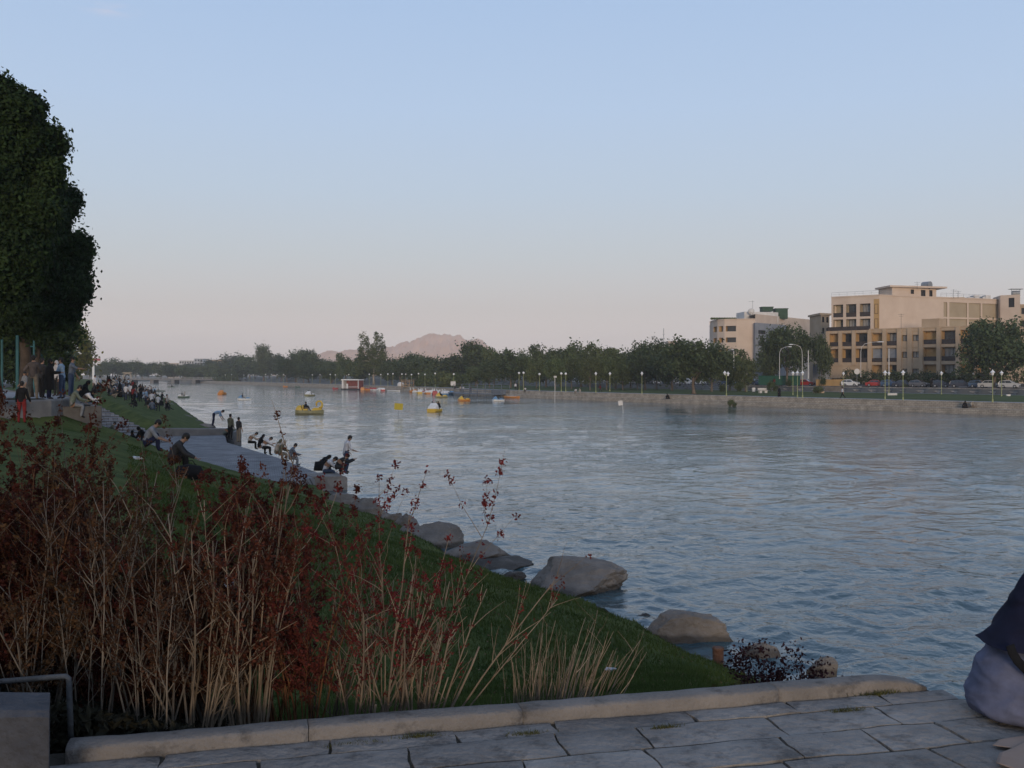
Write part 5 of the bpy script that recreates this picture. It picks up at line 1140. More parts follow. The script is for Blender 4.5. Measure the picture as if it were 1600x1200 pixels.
# ---- signs in the water
o_ = empty('yellow_sign', at(623, 652, 123), .12, 'yellow board on a thin post standing in the middle of the river', 'sign'); b = MB(); b.box((-.1, 0, 1.28), (1.02, .05, .78), Matrix.Rotation(.07, 4, 'Y')); b.build('board', mat('yellow_board', (.42,.33,.03), .6, var=.12, scale=3), o_); b = MB(); b.tube([(0, .05, -1), (0, .05, 1.75)], .032, 6); b.build('post', m_metal, o_)
o_ = empty('white_sign', at(973, 645, 138), .2, 'small pale board on a post in the river before the far wall', 'sign'); b = MB(); b.box((-.18, 0, 1.35), (.56, .04, .62), Matrix.Rotation(-.12, 4, 'Y')); b.build('board', m_offw, o_); b = MB(); b.tube([(.1, .04, -1), (0, .04, 1.6)], .035, 6); b.build('post', m_offw, o_)
o_ = empty('depth_post', at(867, 628, 194), 0, 'tall thin pale post standing in the water close to the far wall', 'post'); b = MB(); b.tube([(0, 0, -1), (0, 0, 4.6)], .05, 6); b.build('shaft', m_offw, o_); b = MB(); b.box((.06, 0, 4.75), (.55, .08, .35)); b.build('plate', m_metal, o_)

# ---- boats ----------------------------------------------------------------
def hull_rings(L, W, z0, z1, n=9, sheer=.08, bow=.55):
    rings = []
    for i in range(n):
        f = i/(n-1); x = -L/2+L*f; w = W/2*(1-max(0, (f-bow)/(1-bow))**2.2*.75)*(.86 if i == 0 else 1); dz = sheer*(2*f-1)**2; bt = z0+.12*max(0, (f-.7)/.3)
        rings.append([(x, -w, z1+dz), (x, -w*.98, (z0+z1)/2), (x, -w*.7, bt), (x, w*.7, bt), (x, w*.98, (z0+z1)/2), (x, w, z1+dz), (x, w-.09, z1+dz-.02), (x, 0, z1+dz-.03), (x, -w+.09, z1+dz-.02)])
    return rings
def neck(loop, s=1.0):
    if loop: return [(1.12, 0, .62), (1.34, 0, .85), (1.38, 0, 1.18), (1.22, 0, 1.42), (.96, 0, 1.46), (.74, 0, 1.28), (.72, 0, 1.02), (.78, 0, .9)], [.20, .14, .11, .10, .10, .10, .09, .05]
    return [(1.0, 0, .55), (1.18, 0, .85), (1.12, 0, 1.15), (1.18, 0, 1.42), (1.34, 0, 1.46), (1.5, 0, 1.38)], [.16, .11, .09, .09, .10, .03]
BOATC = {}
def bmat(n, c): return mat('boat_'+n, c, .45, var=.12, scale=2, spec=.4)
M_Y, M_OL, M_W, M_B, M_R, M_O, M_GN = bmat('yellow', (.55,.36,.04)), bmat('olive', (.24,.22,.11)), bmat('white', (.62,.61,.58)), bmat('blue', (.10,.22,.36)), bmat('red', (.36,.05,.04)), bmat('orange', (.50,.20,.04)), bmat('green', (.08,.12,.08))
def pedal_boat(kind, hm, dm, px, wl, rz, label, Y=None, sc=1, group=None, nm=None):
    Y = Y or 8000/(wl-587); p = at(px, 587, Y); o_ = empty('swan_boat' if kind in ('loop', 'swan') else 'pedal_boat', (p[0], p[1], 0), rz, label, 'boat', group); o_.scale = (sc, sc, sc)
    key = (kind, hm.name, dm.name)
    if key not in BOATC:
        L = []; b = MB(); b.loft(hull_rings(3.1, 1.6, -.15, .42)); L.append(('hull', b.mesh('hull', hm)))
        b = MB(); sec = [(-1.5, .44, .66, .70), (-1.3, .44, .70, .95), (-.95, .43, .72, 1.02), (-.82, .43, .72, .70)] if kind != 'duck' else [(-1.5, .44, .62, .6), (-1.15, .44, .70, 1.0), (-.7, .43, .74, 1.3), (-.45, .43, .72, .72)]
        b.loft([[(x, -w, z0), (x, -w*.96, z0+(z1-z0)*.6), (x, -w*.6, z1), (x, w*.6, z1), (x, w*.96, z0+(z1-z0)*.6), (x, w, z0)] for x, z0, w, z1 in sec]); L.append(('stern_cowl', b.mesh('stern_cowl', dm)))
        b = MB(); b.loft([[(x, -w, .43), (x, -w*.9, z1), (x, w*.9, z1), (x, w, .43)] for x, w, z1 in ((.25, .62, .52), (.5, .60, .72), (.95, .46, .72), (1.35, .25, .58))]); L.append(('bow_cowl', b.mesh('bow_cowl', dm)))
        b = MB(); b.box((-.45, 0, .52), (.5, 1.2, .16)); b.box((-.72, 0, .8), (.1, 1.2, .5)); L.append(('seat', b.mesh('seat', dm)))
        if kind in ('loop', 'swan'):
            b = MB(); pts, rd = neck(kind == 'loop'); b.tube(pts, rd, 9); L.append(('neck', b.mesh('neck', dm if kind == 'loop' else M_W, True)))
        BOATC[key] = L
    for n_, me in BOATC[key]: link(n_, me, o_)
    return o_
BOATS = [('loop', M_OL, M_Y, 484, 647, .12, 1.16, 'largest yellow swan boat with a ring shaped neck, nearest in midstream'),
 ('duck', M_Y, M_W, 681, 643.5, 1.2, .95, 'white pedal boat with a yellow hull right of the yellow river sign'), ('duck', M_O, M_Y, 725.5, 626.5, .4, .78, 'yellow boat in front of the railed jetty'),
 ('duck', M_OL, M_Y, 690, 621.5, .3, .9, 'yellow pedal boat with an olive hull beside the moored boats'), ('duck', M_W, M_B, 779, 627, .3, .75, 'blue cowled boat with a white hull right of the jetty'),
 ('duck', M_W, M_B, 382, 625.5, 0.2, .86, 'light blue pedal boat with a white hull left of the largest swan boat'), ('plain', M_GN, M_W, 287, 621.5, .3, .82, 'white pedal boat with a dark green hull nearest the left bank rocks'),
 ('duck', M_O, M_O, 348, 617, 1.3, .95, 'small orange boat in the far left of the river'), ('duck', M_OL, M_W, 485, 619, 1.0, .92, 'small white boat behind the largest swan boat')]
BOATO = []
for kind, hm, dm, px, wl, rz, sc, lab in BOATS: BOATO.append(pedal_boat(kind, hm, dm, px, wl, rz, lab, None, sc))
for i, (px, dm, lab) in enumerate(((446, M_O, 'tiny orange boat under the far wall at the left'), (465, M_GN, 'tiny dark boat under the far wall right of the tiny orange one'), (524, M_R, 'tiny reddish boat left of the floating kiosk'))):
    pedal_boat('plain', dm, dm, px, 0, .4, lab, bank_pt(px, -5)[1], .7)
def rowing(px, wl, L, label, rz=.1, name='rowing_boat', m=M_GN):
    Y = 8000/(wl-587); p = at(px, 587, Y); o_ = empty(name, (p[0], p[1], 0), rz, label, 'boat'); b = MB(); b.loft([[(x, -w, .28), (x, -w*.6, -.1), (x, w*.6, -.1), (x, w, .28), (x, w*.7, .2), (x, -w*.7, .2)] for x, w in ((-L/2, .05), (-L/4, .28), (0, .36), (L/4, .28), (L/2, .05))]); b.build('hull', m, o_)
    for s in (-1, 1): b = MB(); b.tube([(0, s*.2, .45), (-.5, s*2.0, .15)], [.03, .05], 5); b.build('oar', m_wood, o_)
    return o_
rowing(247, 611.5, 4.6, 'low dark rowing boat beyond the left bank crowd'); rowing(268, 605, 3.2, 'tiny canoe far upstream near the bridge', .3, 'canoe')
MO = [(583, M_W, M_R), (592, M_W, M_W), (598, M_R, M_W), (576, M_O, M_R), (567, M_O, M_O), (645, M_O, M_O), (652, M_W, M_W), (658, M_R, M_W), (664, M_W, M_R), (670, M_R, M_W), (676, M_W, M_W), (682, M_B, M_W), (688, M_W, M_W), (695, M_GN, M_W), (701, M_B, M_B), (655, M_Y, M_W), (667, M_O, M_W), (679, M_R, M_R), (692, M_B, M_W)]
rmo = random.Random(9)
for i, (px, hm, dm) in enumerate(MO):
    Yb = bank_pt(px, -2.5 if i < 15 else -5.5)[1]; pedal_boat('swan' if px > 640 else 'plain', hm, dm, px, 0, rmo.uniform(-.6, .9)+2.2, 'small moored swan boat with a white neck crowded against the far wall' if px > 640 else 'small moored boat without a neck between the kiosk and the wooden hut', Yb, .95, 'moored swan boats by the jetty' if px > 640 else 'moored plain boats by the kiosk')
for i, (px, lab, m) in enumerate(((616, 'long flat pale barge moored left of the wooden hut', M_W), (801, 'pair of low orange and white floats right of the jetty', M_O))):
    Yb = bank_pt(px, -2.5)[1]; p = at(px, 587, Yb); o_ = empty('flat_boat', (p[0], p[1], 0), -.9 if i == 0 else -.95, lab, 'boat'); b = MB(); b.loft(hull_rings(6.5 if i == 0 else 5, 1.5, -.15, .35)); b.build('hull', m, o_); b = MB(); b.box((0, 0, .38), (5.2 if i == 0 else 3.6, 1.1, .08)); b.build('deck', m_offw, o_)
# floating kiosk
Yk = bank_pt(551, -4)[1]; k = Yk/1600; o_ = empty('floating_kiosk', (at(551, 0, Yk)[0], Yk, 0), -.35, 'floating red kiosk with a white roof moored at the far wall', 'kiosk')
b = MB(); b.box((0, 0, .15), (7.2, 4, .6)); b.build('pontoon', m_dark, o_); b = MB(); b.box((0, 0, 3.55), (7.0, 4.2, .35)); b.build('roof', m_white, o_); b = MB(); b.box((.6, .6, 1.9), (5.4, 2.4, 2.9)); b.build('cabin', mat('kiosk_red', (.17,.045,.035), .7, var=.3, scale=1), o_)
for x in (-3.2, 3.2):
    for y in (-1.8, 1.8): b = MB(); b.box((x, y, 1.9), (.18, .18, 3.0)); b.build('post', m_white, o_)
b = MB(); b.box((-3.05, -.4, 1.9), (.4, 2.4, 2.9)); b.build('side_panel', m_white, o_); b = MB(); b.box((-1.4, -1.3, 1.3), (.5, .3, 1.7)); b.build('counter', m_white, o_); b = MB(); b.box((0, -1.95, 1.2), (6.4, .06, .08)); b.box((0, -1.95, .8), (6.4, .06, .06)); b.build('rail', m_white, o_)
# wooden hut on legs with a pale tarpaulin heap
Yk = bank_pt(637, 1)[1]; o_ = empty('wooden_hut', (at(637, 0, Yk)[0], Yk, .7), -.5, 'open framed wooden hut on legs above the moored boats', 'hut'); hw = 15*Yk/1600/2; hz = 14*Yk/1600
for x in (-hw, hw):
    for y in (-1.1, 1.1): b = MB(); b.box((x, y, hz/2), (.22, .22, hz)); b.build('post', m_wood, o_)
b = MB()
for z in (.9, hz*.5, hz*.9): b.box((0, -1.1, z), (hw*2, .12, .2)); b.box((0, 1.1, z), (hw*2, .12, .2)); b.box((-hw, 0, z), (.12, 2.2, .2)); b.box((hw, 0, z), (.12, 2.2, .2))
for s in (-1, 1): b.tube([(-hw*s, -1.12, .9), (hw*s, -1.12, hz*.9)], .08, 5)
b.build('rails', m_wood, o_); b = MB(); b.box((0, 0, .75), (hw*2.2, 2.6, .12)); b.build('floor', m_wood, o_); b = MB(); b.box((0, 0, hz+.1), (hw*2.4, 2.8, .15)); b.build('roof', m_wood, o_)
b = MB(); b.ball((0, 0, .5), (1.2, .9, .95), 10, 7); o_ = b.build('tarpaulin_heap', m_offw, None, True); p = bank_pt(626, 2.2); o_.location = (p[0], p[1], 1.5); tag(o_, 'pale rounded heap left of the open wooden hut', 'heap')
Yk = bank_pt(708, 2.5)[1]; o_ = empty('notice_board', (at(708, 0, Yk)[0], Yk, 1.5), 0, 'white board standing on the far wall left of the jetty', 'board'); b = MB(); b.box((0, 0, 1.35), (1.35, .08, 1.15)); b.build('panel', m_offw, o_)
for s in (-1, 1): b = MB(); b.tube([(s*.5, .06, 0), (s*.5, .06, 1.6)], .04, 5); b.build('leg', m_metal, o_)
# jetty
Yj = bank_pt(752, -3)[1]; o_ = empty('jetty', (at(752, 0, Yj)[0], Yj, 0), -.75, 'grey railed landing jetty with people waiting below the trees', 'jetty'); Lj = 84*Yj/1600/.8
m_jet = mat('jetty_blue_grey', (.13,.145,.165), .8, var=.2, scale=1); b = MB(); b.box((0, 0, .62), (Lj, 3, .16)); b.build('deck', m_jet, o_)
for i in range(7):
    for s in (-1, 1): b = MB(); x = -Lj/2+Lj*(i+.02)/6.04; b.tube([(x, s*1.42, -1.2), (x, s*1.42, 3.0)], .07, 6); b.build('post', m_jet, o_)
b = MB(); [b.tube([(-Lj/2, s*1.42, z), (Lj/2, s*1.42, z)], .04, 5) for s in (-1, 1) for z in (1.15, 1.65, 2.3, 2.95)]; [b.tube([(-Lj/2+Lj*i/24, 1.42, .7), (-Lj/2+Lj*i/24, 1.42, 1.65)], .025, 4) for i in range(25)]; b.build('rails', m_jet, o_)
b = MB(); b.box((Lj*.28, 1.36, 1.15), (Lj*.3, .05, .9)); b.build('panel', m_jet, o_); b = MB()
for px, w, h, lab in ((715, 3.0, .7, 'dark fenced panel'),): pass
# ---- rocks -----------------------------------------------------------------
def rock_mesh(seed, sx, sy, sz, sub=4, rough=.15, m=None):
    bm = bmesh.new(); bmesh.ops.create_icosphere(bm, subdivisions=sub, radius=1); rs = random.Random(seed); cuts = [(Vector((rs.gauss(0, 1), rs.gauss(0, 1), rs.gauss(.15, .8))).normalized(), rs.uniform(.45, .85)) for _ in range(14)]; o_ = Vector((seed*3.1, seed*1.7, 0))
    for v in bm.verts:
        p = v.co.copy()
        for n_, d in cuts:
            e = p.dot(n_)-d
            if e > 0: p -= n_*e*.97
        q = p+o_; p *= 1+rough*mnoise.noise(q*1.1)+rough*.45*mnoise.noise(q*2.7)+rough*.35*mnoise.noise(q*7)+rough*.2*mnoise.noise(q*17); v.co = Vector((p[0]*sx, p[1]*sy, p[2]*sz))
    me = bpy.data.meshes.new('boulder'); bm.to_mesh(me); bm.free(); me.materials.append(m or m_rockw); return me
def wet_rock_mat():
    m = bpy.data.materials.new('bank_rock'); m.use_nodes = True; t = m.node_tree; b = t.nodes['Principled BSDF']; b.inputs['Roughness'].default_value = .85; b.inputs['Specular IOR Level'].default_value = .25
    tc = N(t, 'ShaderNodeTexCoord'); geo = N(t, 'ShaderNodeNewGeometry'); nz = N(t, 'ShaderNodeTexNoise'); nz.inputs['Scale'].default_value = 1.5; nz.inputs['Detail'].default_value = 10; nz.inputs['Roughness'].default_value = .65; t.links.new(tc.outputs['Object'], nz.inputs['Vector'])
    rp = N(t, 'ShaderNodeValToRGB'); e = rp.color_ramp.elements; e[0].position = .3; e[0].color = (.115,.102,.09, 1); e[1].position = .7; e[1].color = (.245,.215,.185, 1); x = e.new(.52); x.color = (.18,.16,.14, 1); t.links.new(nz.outputs[0], rp.inputs[0])
    n3 = N(t, 'ShaderNodeTexNoise'); n3.inputs['Scale'].default_value = 2.2; t.links.new(tc.outputs['Object'], n3.inputs['Vector'])
    sp = N(t, 'ShaderNodeSeparateXYZ'); t.links.new(geo.outputs['Position'], sp.inputs[0]); ad = N(t, 'ShaderNodeMath', operation='MULTIPLY_ADD'); ad.inputs[1].default_value = .16; t.links.new(n3.outputs[0], ad.inputs[0]); t.links.new(sp.outputs['Z'], ad.inputs[2])
    mr = N(t, 'ShaderNodeMapRange'); mr.inputs[1].default_value = .24; mr.inputs[2].default_value = .31; mr.inputs[3].default_value = .42; mr.inputs[4].default_value = 1; t.links.new(ad.outputs[0], mr.inputs[0])
    sc = N(t, 'ShaderNodeVectorMath', operation='SCALE'); t.links.new(rp.outputs[0], sc.inputs[0]); t.links.new(mr.outputs[0], sc.inputs['Scale']); t.links.new(sc.outputs[0], b.inputs['Base Color'])
    n2 = N(t, 'ShaderNodeTexNoise'); n2.inputs['Scale'].default_value = 14; n2.inputs['Detail'].default_value = 12; n2.inputs['Roughness'].default_value = .7; t.links.new(tc.outputs['Object'], n2.inputs['Vector']); bp = N(t, 'ShaderNodeBump'); bp.inputs['Strength'].default_value = 1; bp.inputs['Distance'].default_value = .05; t.links.new(n2.outputs[0], bp.inputs['Height']); t.links.new(bp.outputs[0], b.inputs['Normal']); return m
m_rockw = wet_rock_mat()
RK = [(498,556,768,800,'angular grey boulder directly below the squared stone ledge'),(545,606,770,815,'tan boulder second along the bank below the ledge'),(572,630,784,829,'pale slab sided boulder third along the bank below the ledge'),(618,653,789,835,'upright narrow boulder wedged between two wider ones'),
      (632,704,799,860,'broad boulder behind the red leaved wands'),(698,790,827,878,'big smooth domed boulder left of the flat wet one'),(726,834,867,890,'long flat wet rock between the two biggest boulders'),(822,973,871,932,'largest boulder of all with a dark wet foot in the river'),
      (888,958,929,946,'low flat rock just below the largest boulder'),(925,1028,934,957,'flat brown rock barely above the water'),(1017,1138,950,1012,'peaked tan boulder beside the rusty post'),(1174,1218,1002,1036,'small boulder half hidden by the red leaved bush'),(1268,1312,1028,1066,'low rock at the water behind the right side of the bush'),
      (238,256,625,636,'squared block farthest along the left bank'),(255,273,628,639,'rounded boulder next to the squared block far along the left bank'),(262,281,638,646,'low boulder in the far bay of the left bank'),(277,296,644,657,'mid sized boulder at the end of the far lawn'),(285,309,651,664,'flat topped boulder beside the far lawn'),(300,332,658,670,'wide low boulder nearest the landing wall')]
for i, (x0, x1, y0, y1, lab) in enumerate(RK):
    Y = 8000/(y1-587-1.5) if i < 13 else 8000/(y1-587); k = Y/1600; w = (x1-x0)*k; h = (y1-y0)*k; zc = -.12; H = h*.72+.1
    o_ = link('boulder', rock_mesh(200+i, w*.80, min(w*.6, 1.6), H*.98 if h > .35 else H*.62+.05, 5 if i < 13 else 3)); p = at((x0+x1)/2, 587, Y); o_.location = (p[0], p[1]+min(w*.3, .8), -.02 if h > .35 else -.12); o_.rotation_euler = (0, 0, 0); tag(o_, lab, 'boulder')
rb = random.Random(8)
for i, (px, py, w) in enumerate(((566, 812, .55), (612, 832, .6), (640, 842, .5), (690, 870, .55), (668, 858, .7), (806, 905, .4), (872, 938, .3), (1000, 968, .25), (520, 803, .6), (590, 822, .5))):
    Y = 8000/(py-587); o_ = link('bank_stone', rock_mesh(300+i, w, w*.8, w*.42, 4, .25)); p = at(px, 587, Y); o_.location = (p[0], p[1], .02); o_.rotation_euler = (0, 0, rb.uniform(0, 3)); tag(o_, 'small half sunken stone filling a gap between the big bank boulders', 'stone', 'small stones between the bank boulders')
# ---- near objects -------------------------------------------------------------
m_rust2 = mat('rusted_iron', (.075,.035,.022), .9, col2=(.16,.085,.055), scale=7, bump=.6, bscale=25)
p = at(1122, 1050, 17.4); o_ = empty('rusty_post', (p[0], p[1], gz(p[0], p[1])-.2), 0, 'short rusty brown post at the lawn edge in front of the peaked boulder', 'post'); b = MB(); b.tube([(0, 0, 0), (0, 0, .62), (.005, 0, .63)], [.092, .094, .088], 14); b.build('shaft', m_rust2, o_); b = MB(); b.tube([(0, 0, .625), (.0, 0, .655)], [.102, .098], 14); b.build('cap', m_rust2, o_)
b = MB(); rings = []
for x in np.linspace(-2.9, -1.636, 22): q = lambda y, z: (x-.44*(y-3.62)+.004*mnoise.noise((x*9, y*9, z*9)), y, z+.007*mnoise.noise((x*5, y*7, 3)))
rings = [[(x-.44*(y-3.62)+.004*mnoise.noise((x*9, y*9, z*9)), y+.004*mnoise.noise((x*11, z*9, 1)), z+.007*mnoise.noise((x*5, y*7, 3))) for y, z in ((3.62, 3.40), (3.62, 3.62), (3.622, 3.79), (3.645, 3.808), (3.74, 3.812), (3.85, 3.81), (3.88, 3.79), (3.885, 3.3))] for x in np.linspace(-2.9, -1.636, 30)]
b.loft(rings); tag(b.build('concrete_block', mat('dark_concrete', (.045,.047,.054), .9, col2=(.092,.093,.10), scale=4, bump=.5, bscale=30, detail=9), None), 'grey concrete block wall in the bottom left corner', 'block')
m_pipe = mat('painted_pipe', (.05,.055,.06), .6, col2=(.10,.105,.11), scale=8, bump=.3, bscale=40); k = 4.15/1600
b = MB(); q = at(107, 1058, 4.15); pts = [at(-220, 1082, 4.15), at(0, 1065, 4.15), at(92, 1057.5, 4.15), at(103, 1057, 4.15), at(107, 1060, 4.15), at(108, 1070, 4.15), at(112, 1185, 4.15)]; b.tube(pts, .0115, 10); tag(b.build('pipe_rail', m_pipe, None, True), 'low bent grey pipe rail beside the concrete block', 'rail')
def crumple(name, c, r, m, label, cat, seed, flat=1):
    o_ = link(name, rock_mesh(seed, r, r*.8, r*flat, 3, .75, m)); o_.location = c; return tag(o_, label, cat)
m_plast = mat('white_plastic', (.62,.62,.64), .5, var=.1, scale=12); m_paper = mat('brown_card', (.26,.19,.15), .9, col2=(.32,.245,.20), scale=5); m_pbl = mat('pale_blue_plastic', (.22,.26,.31), .5, var=.4, scale=9)
crumple('plastic_bag', at(357, 908, 5.05), .034, m_plast, 'white plastic scrap caught on the dry canes', 'litter', 401)
crumple('plastic_sheet', at(322, 975, 5.5), .07, m_pbl, 'pale blue plastic rag tangled low in the dry canes', 'litter', 402, 2.2)
p = hit(952, 1050); crumple('paper_scrap', p+Vector((0, 0, .03)), .075, m_plast, 'white paper scrap on the lawn right of the stalk clump', 'litter', 403, .3)
p = hit(214, 718); crumple('plastic_bag', p+Vector((0, 0, .05)), .11, m_plast, 'pale plastic bag on the grass below the cobbled steps', 'litter', 404, .6)
V = []; rows_ = []
def quadsheet(name, corners, m, label, cat, bumpy=.012, n=14):
    V = []; F = []
    for j in range(n+1):
        for i in range(n+1):
            u, v = i/n, j/n; p = (corners[0]*(1-u)+corners[1]*u)*(1-v)+(corners[3]*(1-u)+corners[2]*u)*v; V.append((p[0], p[1], p[2]+.012+bumpy*(mnoise.noise((p[0]*6, p[1]*6, 3))+.6)))
    for j in range(n):
        for i in range(n): a = j*(n+1)+i; F.append((a, a+1, a+n+2, a+n+1))
    me = bpy.data.meshes.new(name); me.from_pydata(V, [], F); me.materials.append(m); me.polygons.foreach_set('use_smooth', [True]*len(F)); me.update(); o_ = link(name, me); md = o_.modifiers.new('thickness', 'SOLIDIFY'); md.thickness = .003; return tag(o_, label, cat)
quadsheet('cardboard_sheet', [hit_plane(1556, 1200, 3.5), hit_plane(1562, 1186, 3.5), hit_plane(1640, 1150, 3.5), hit_plane(1660, 1235, 3.5)], m_paper, 'tan cardboard sheet on the paving at the bottom right corner', 'cardboard')
quadsheet('cardboard_sheet', [hit_plane(1551, 1170, 3.5), hit_plane(1560, 1163, 3.5), hit_plane(1618, 1155, 3.5), hit_plane(1590, 1178, 3.5)], m_paper, 'smaller tan cardboard flap just behind the big sheet', 'cardboard', .008)

# ================================================================== PEOPLE
def cloth(n, c): return mat('cloth_'+n, c, .9, var=.22, scale=9, spec=.15)
K = {'black': cloth('black', (.010,.010,.011)), 'char': cloth('charcoal', (.03,.03,.032)), 'white': cloth('white', (.50,.49,.50)), 'khaki': cloth('khaki', (.20,.165,.125)), 'brown': cloth('brown_grey', (.085,.07,.065)),
     'olive': cloth('olive', (.095,.095,.065)), 'jean': cloth('jean', (.045,.065,.11)), 'navy': cloth('navy', (.018,.02,.045)), 'blue': cloth('light_blue', (.24,.33,.43)), 'grey': cloth('grey', (.19,.195,.205)), 'beige': cloth('beige', (.34,.30,.25)),
     'red': cloth('red', (.15,.018,.018)), 'green': cloth('grey_green', (.12,.14,.115)), 'bgrey': cloth('blue_grey', (.12,.14,.17)), 'lilac': cloth('lilac', (.115,.125,.185)), 'deep': cloth('deep_navy', (.012,.013,.028)), 'shoe': cloth('shoe', (.03,.025,.022))}
m_skin = mat('skin', (.27,.16,.105), .6, var=.1, scale=6, spec=.3); m_hair = mat('hair', (.012,.010,.009), .6, var=.3, scale=30); m_eye = mat('eye', (.01,.01,.01), .3)
def D(a): return math.radians(a)
def skeleton(lean=0, bend=0, nod=0, twist=0, la=(5, 8, 12), ra=(5, 8, 12), ll=(2, 4, 3), rl=(-2, 4, 3), hip=None, seat=False, fat=1.0):
    """joints of a figure facing +Y. arms: (forward, outward, elbow); legs: (forward, outward, knee)"""
    J = {}; E = []
    def add(n, p, r, par=None, lab=None): J[n] = [Vector(p), r, par, lab]
    up = Vector((0, math.sin(D(lean)), math.cos(D(lean)))); up2 = Vector((0, math.sin(D(lean+bend)), math.cos(D(lean+bend)))); hd = lean+bend*1.0+nod; hv = Vector((0, math.sin(D(hd)), math.cos(D(hd)))); hf = Vector((0, math.cos(D(hd)), -math.sin(D(hd))))
    P = Vector((0, 0, 0)); add('pelvis', P, (.155*fat, .125*fat)); W = P+up*.17; add('waist', W, (.135*fat, .115*fat), 'pelvis', 'top'); Ch = W+up.lerp(up2, .5).normalized()*.17; add('chest', Ch, (.16*fat, .125*fat), 'waist', 'top')
    S = Ch+up2*.11; add('upper', S, (.13*fat, .09), 'chest', 'top'); Nk = S+up2*.07+hv*.03; add('neck', Nk, (.055, .055), 'upper', 'skin'); add('jaw', Nk+hv*.07+hf*.028, (.066, .07), 'neck', 'skin'); add('cran', Nk+hv*.155+hf*.008, (.078, .09), 'jaw', 'skin'); add('top', Nk+hv*.20, (.055, .06), 'cran', 'skin')
    tx = Vector((math.cos(D(twist)), math.sin(D(twist)), 0))
    for s, A, n in ((-1, la, 'l'), (1, ra, 'r')):
        sh = S+tx*s*.165-up2*.02; add('sh'+n, sh, (.068, .065), 'upper', 'top')
        f, o_, e = A; d = Vector((s*math.sin(D(o_)), math.sin(D(f-0)+0)*math.cos(D(o_)), -math.cos(D(f))*math.cos(D(o_)))); el = sh+d*.285; add('el'+n, el, (.047, .047), 'sh'+n, 'uparm')
        f2 = f+e; d2 = Vector((s*math.sin(D(o_))*(1-e/120)-s*.25*(e > 40), math.sin(D(f2)), -math.cos(D(f2)))).normalized(); wr = el+d2*.245; add('wr'+n, wr, (.030, .030), 'el'+n, 'forearm'); add('pa'+n, wr+d2*.075, (.036, .022), 'wr'+n, 'hand'); J['hd'+n] = (wr+d2*.09, d2)
    for s, A, n in ((-1, ll, 'l'), (1, rl, 'r')):
        hp = P+Vector((s*.092, 0, -.05)); add('hp'+n, hp, (.098*fat, .10*fat), 'pelvis', 'bottom'); f, o_, k = A
        d = Vector((s*math.sin(D(o_)), math.sin(D(f))*math.cos(D(o_)), -math.cos(D(f))*math.cos(D(o_)))); mid = hp+d*.2; add('th'+n, mid, (.084*fat, .084*fat), 'hp'+n, 'bottom'); kn = hp+d*.42; add('kn'+n, kn, (.060, .060), 'th'+n, 'bottom')
        f2 = f-k; d2 = Vector((s*math.sin(D(o_))*.3, math.sin(D(f2)), -math.cos(D(f2)))).normalized(); add('cf'+n, kn+d2*.17, (.057, .057), 'kn'+n, 'bottom'); an = kn+d2*.40; add('an'+n, an, (.043, .043), 'cf'+n, 'bottom')
        ft = Vector((s*.06, math.cos(D(min(max(f2, -50), 30))), math.sin(D(min(max(f2, -50), 30)))*.8)); add('to'+n, an+ft*.15+Vector((0, 0, -.045)), (.038, .028), 'an'+n, 'foot')
    lo = min(v[0][2]-min(v[1]) for k, v in J.items() if len(v) == 4 and k[:2] in ('an', 'to', 'pe', 'hp'))
    if seat: lo = -.15
    for k, v in J.items():
        if len(v) == 4: v[0][2] -= lo
        else: J[k] = (v[0]-Vector((0, 0, lo)), v[1])
    J['_hv'] = hv; J['_hf'] = hf
    return J
PEND = []          # skeletons waiting to be skinned
def want(J):
    names = [k for k, v in J.items() if isinstance(v, list)]; idx = {n: i for i, n in enumerate(names)}
    me = bpy.data.meshes.new('skeleton'); me.from_pydata([tuple(J[n][0]) for n in names], [(idx[J[n][2]], idx[n]) for n in names if J[n][2]], [])
    o_ = bpy.data.objects.new('skeleton', me); COL.objects.link(o_); o_.modifiers.new('skin', 'SKIN').use_smooth_shade = True
    sv = me.skin_vertices[0].data
    for n in names: sv[idx[n]].radius = J[n][1]; sv[idx[n]].use_root = (n == 'pelvis')
    sb = o_.modifiers.new('sub', 'SUBSURF'); sb.levels = 1; sb.render_levels = 1
    PEND.append([o_, J, None]); return len(PEND)-1
def bake():
    dg = bpy.context.evaluated_depsgraph_get(); dg.update()
    for r in PEND:
        if r[2] is None:
            r[2] = bpy.data.meshes.new_from_object(r[0].evaluated_get(dg)); sk = r[0].data; bpy.data.objects.remove(r[0]); r[0] = None; bpy.data.meshes.remove(sk)
def seg_d(p, a, b):
    d = b-a; t = max(0, min(1, (p-a).dot(d)/max(d.length_squared, 1e-9))); return (p-a-d*t).length
def bone_labels(me, J):
    bones = [(J[v[2]][0], v[0], v[3], (v[1][0]+J[v[2]][1][0])/2) for k, v in J.items() if isinstance(v, list) and v[2]]
    out = []
    for p in me.polygons:
        c = p.center; out.append(min(bones, key=lambda b: seg_d(c, b[0], b[1])-b[3])[2])
    return out
def ring(c, rx, ry, n=22, fold=.0, ph=0, k=7):
    return [Vector((c[0]+rx*math.cos(a)*(1+fold*math.sin(k*a+ph)), c[1]+ry*math.sin(a)*(1+fold*math.sin(k*a+ph)), c[2])) for a in (2*math.pi*i/n for i in range(n))]
FIG = {}
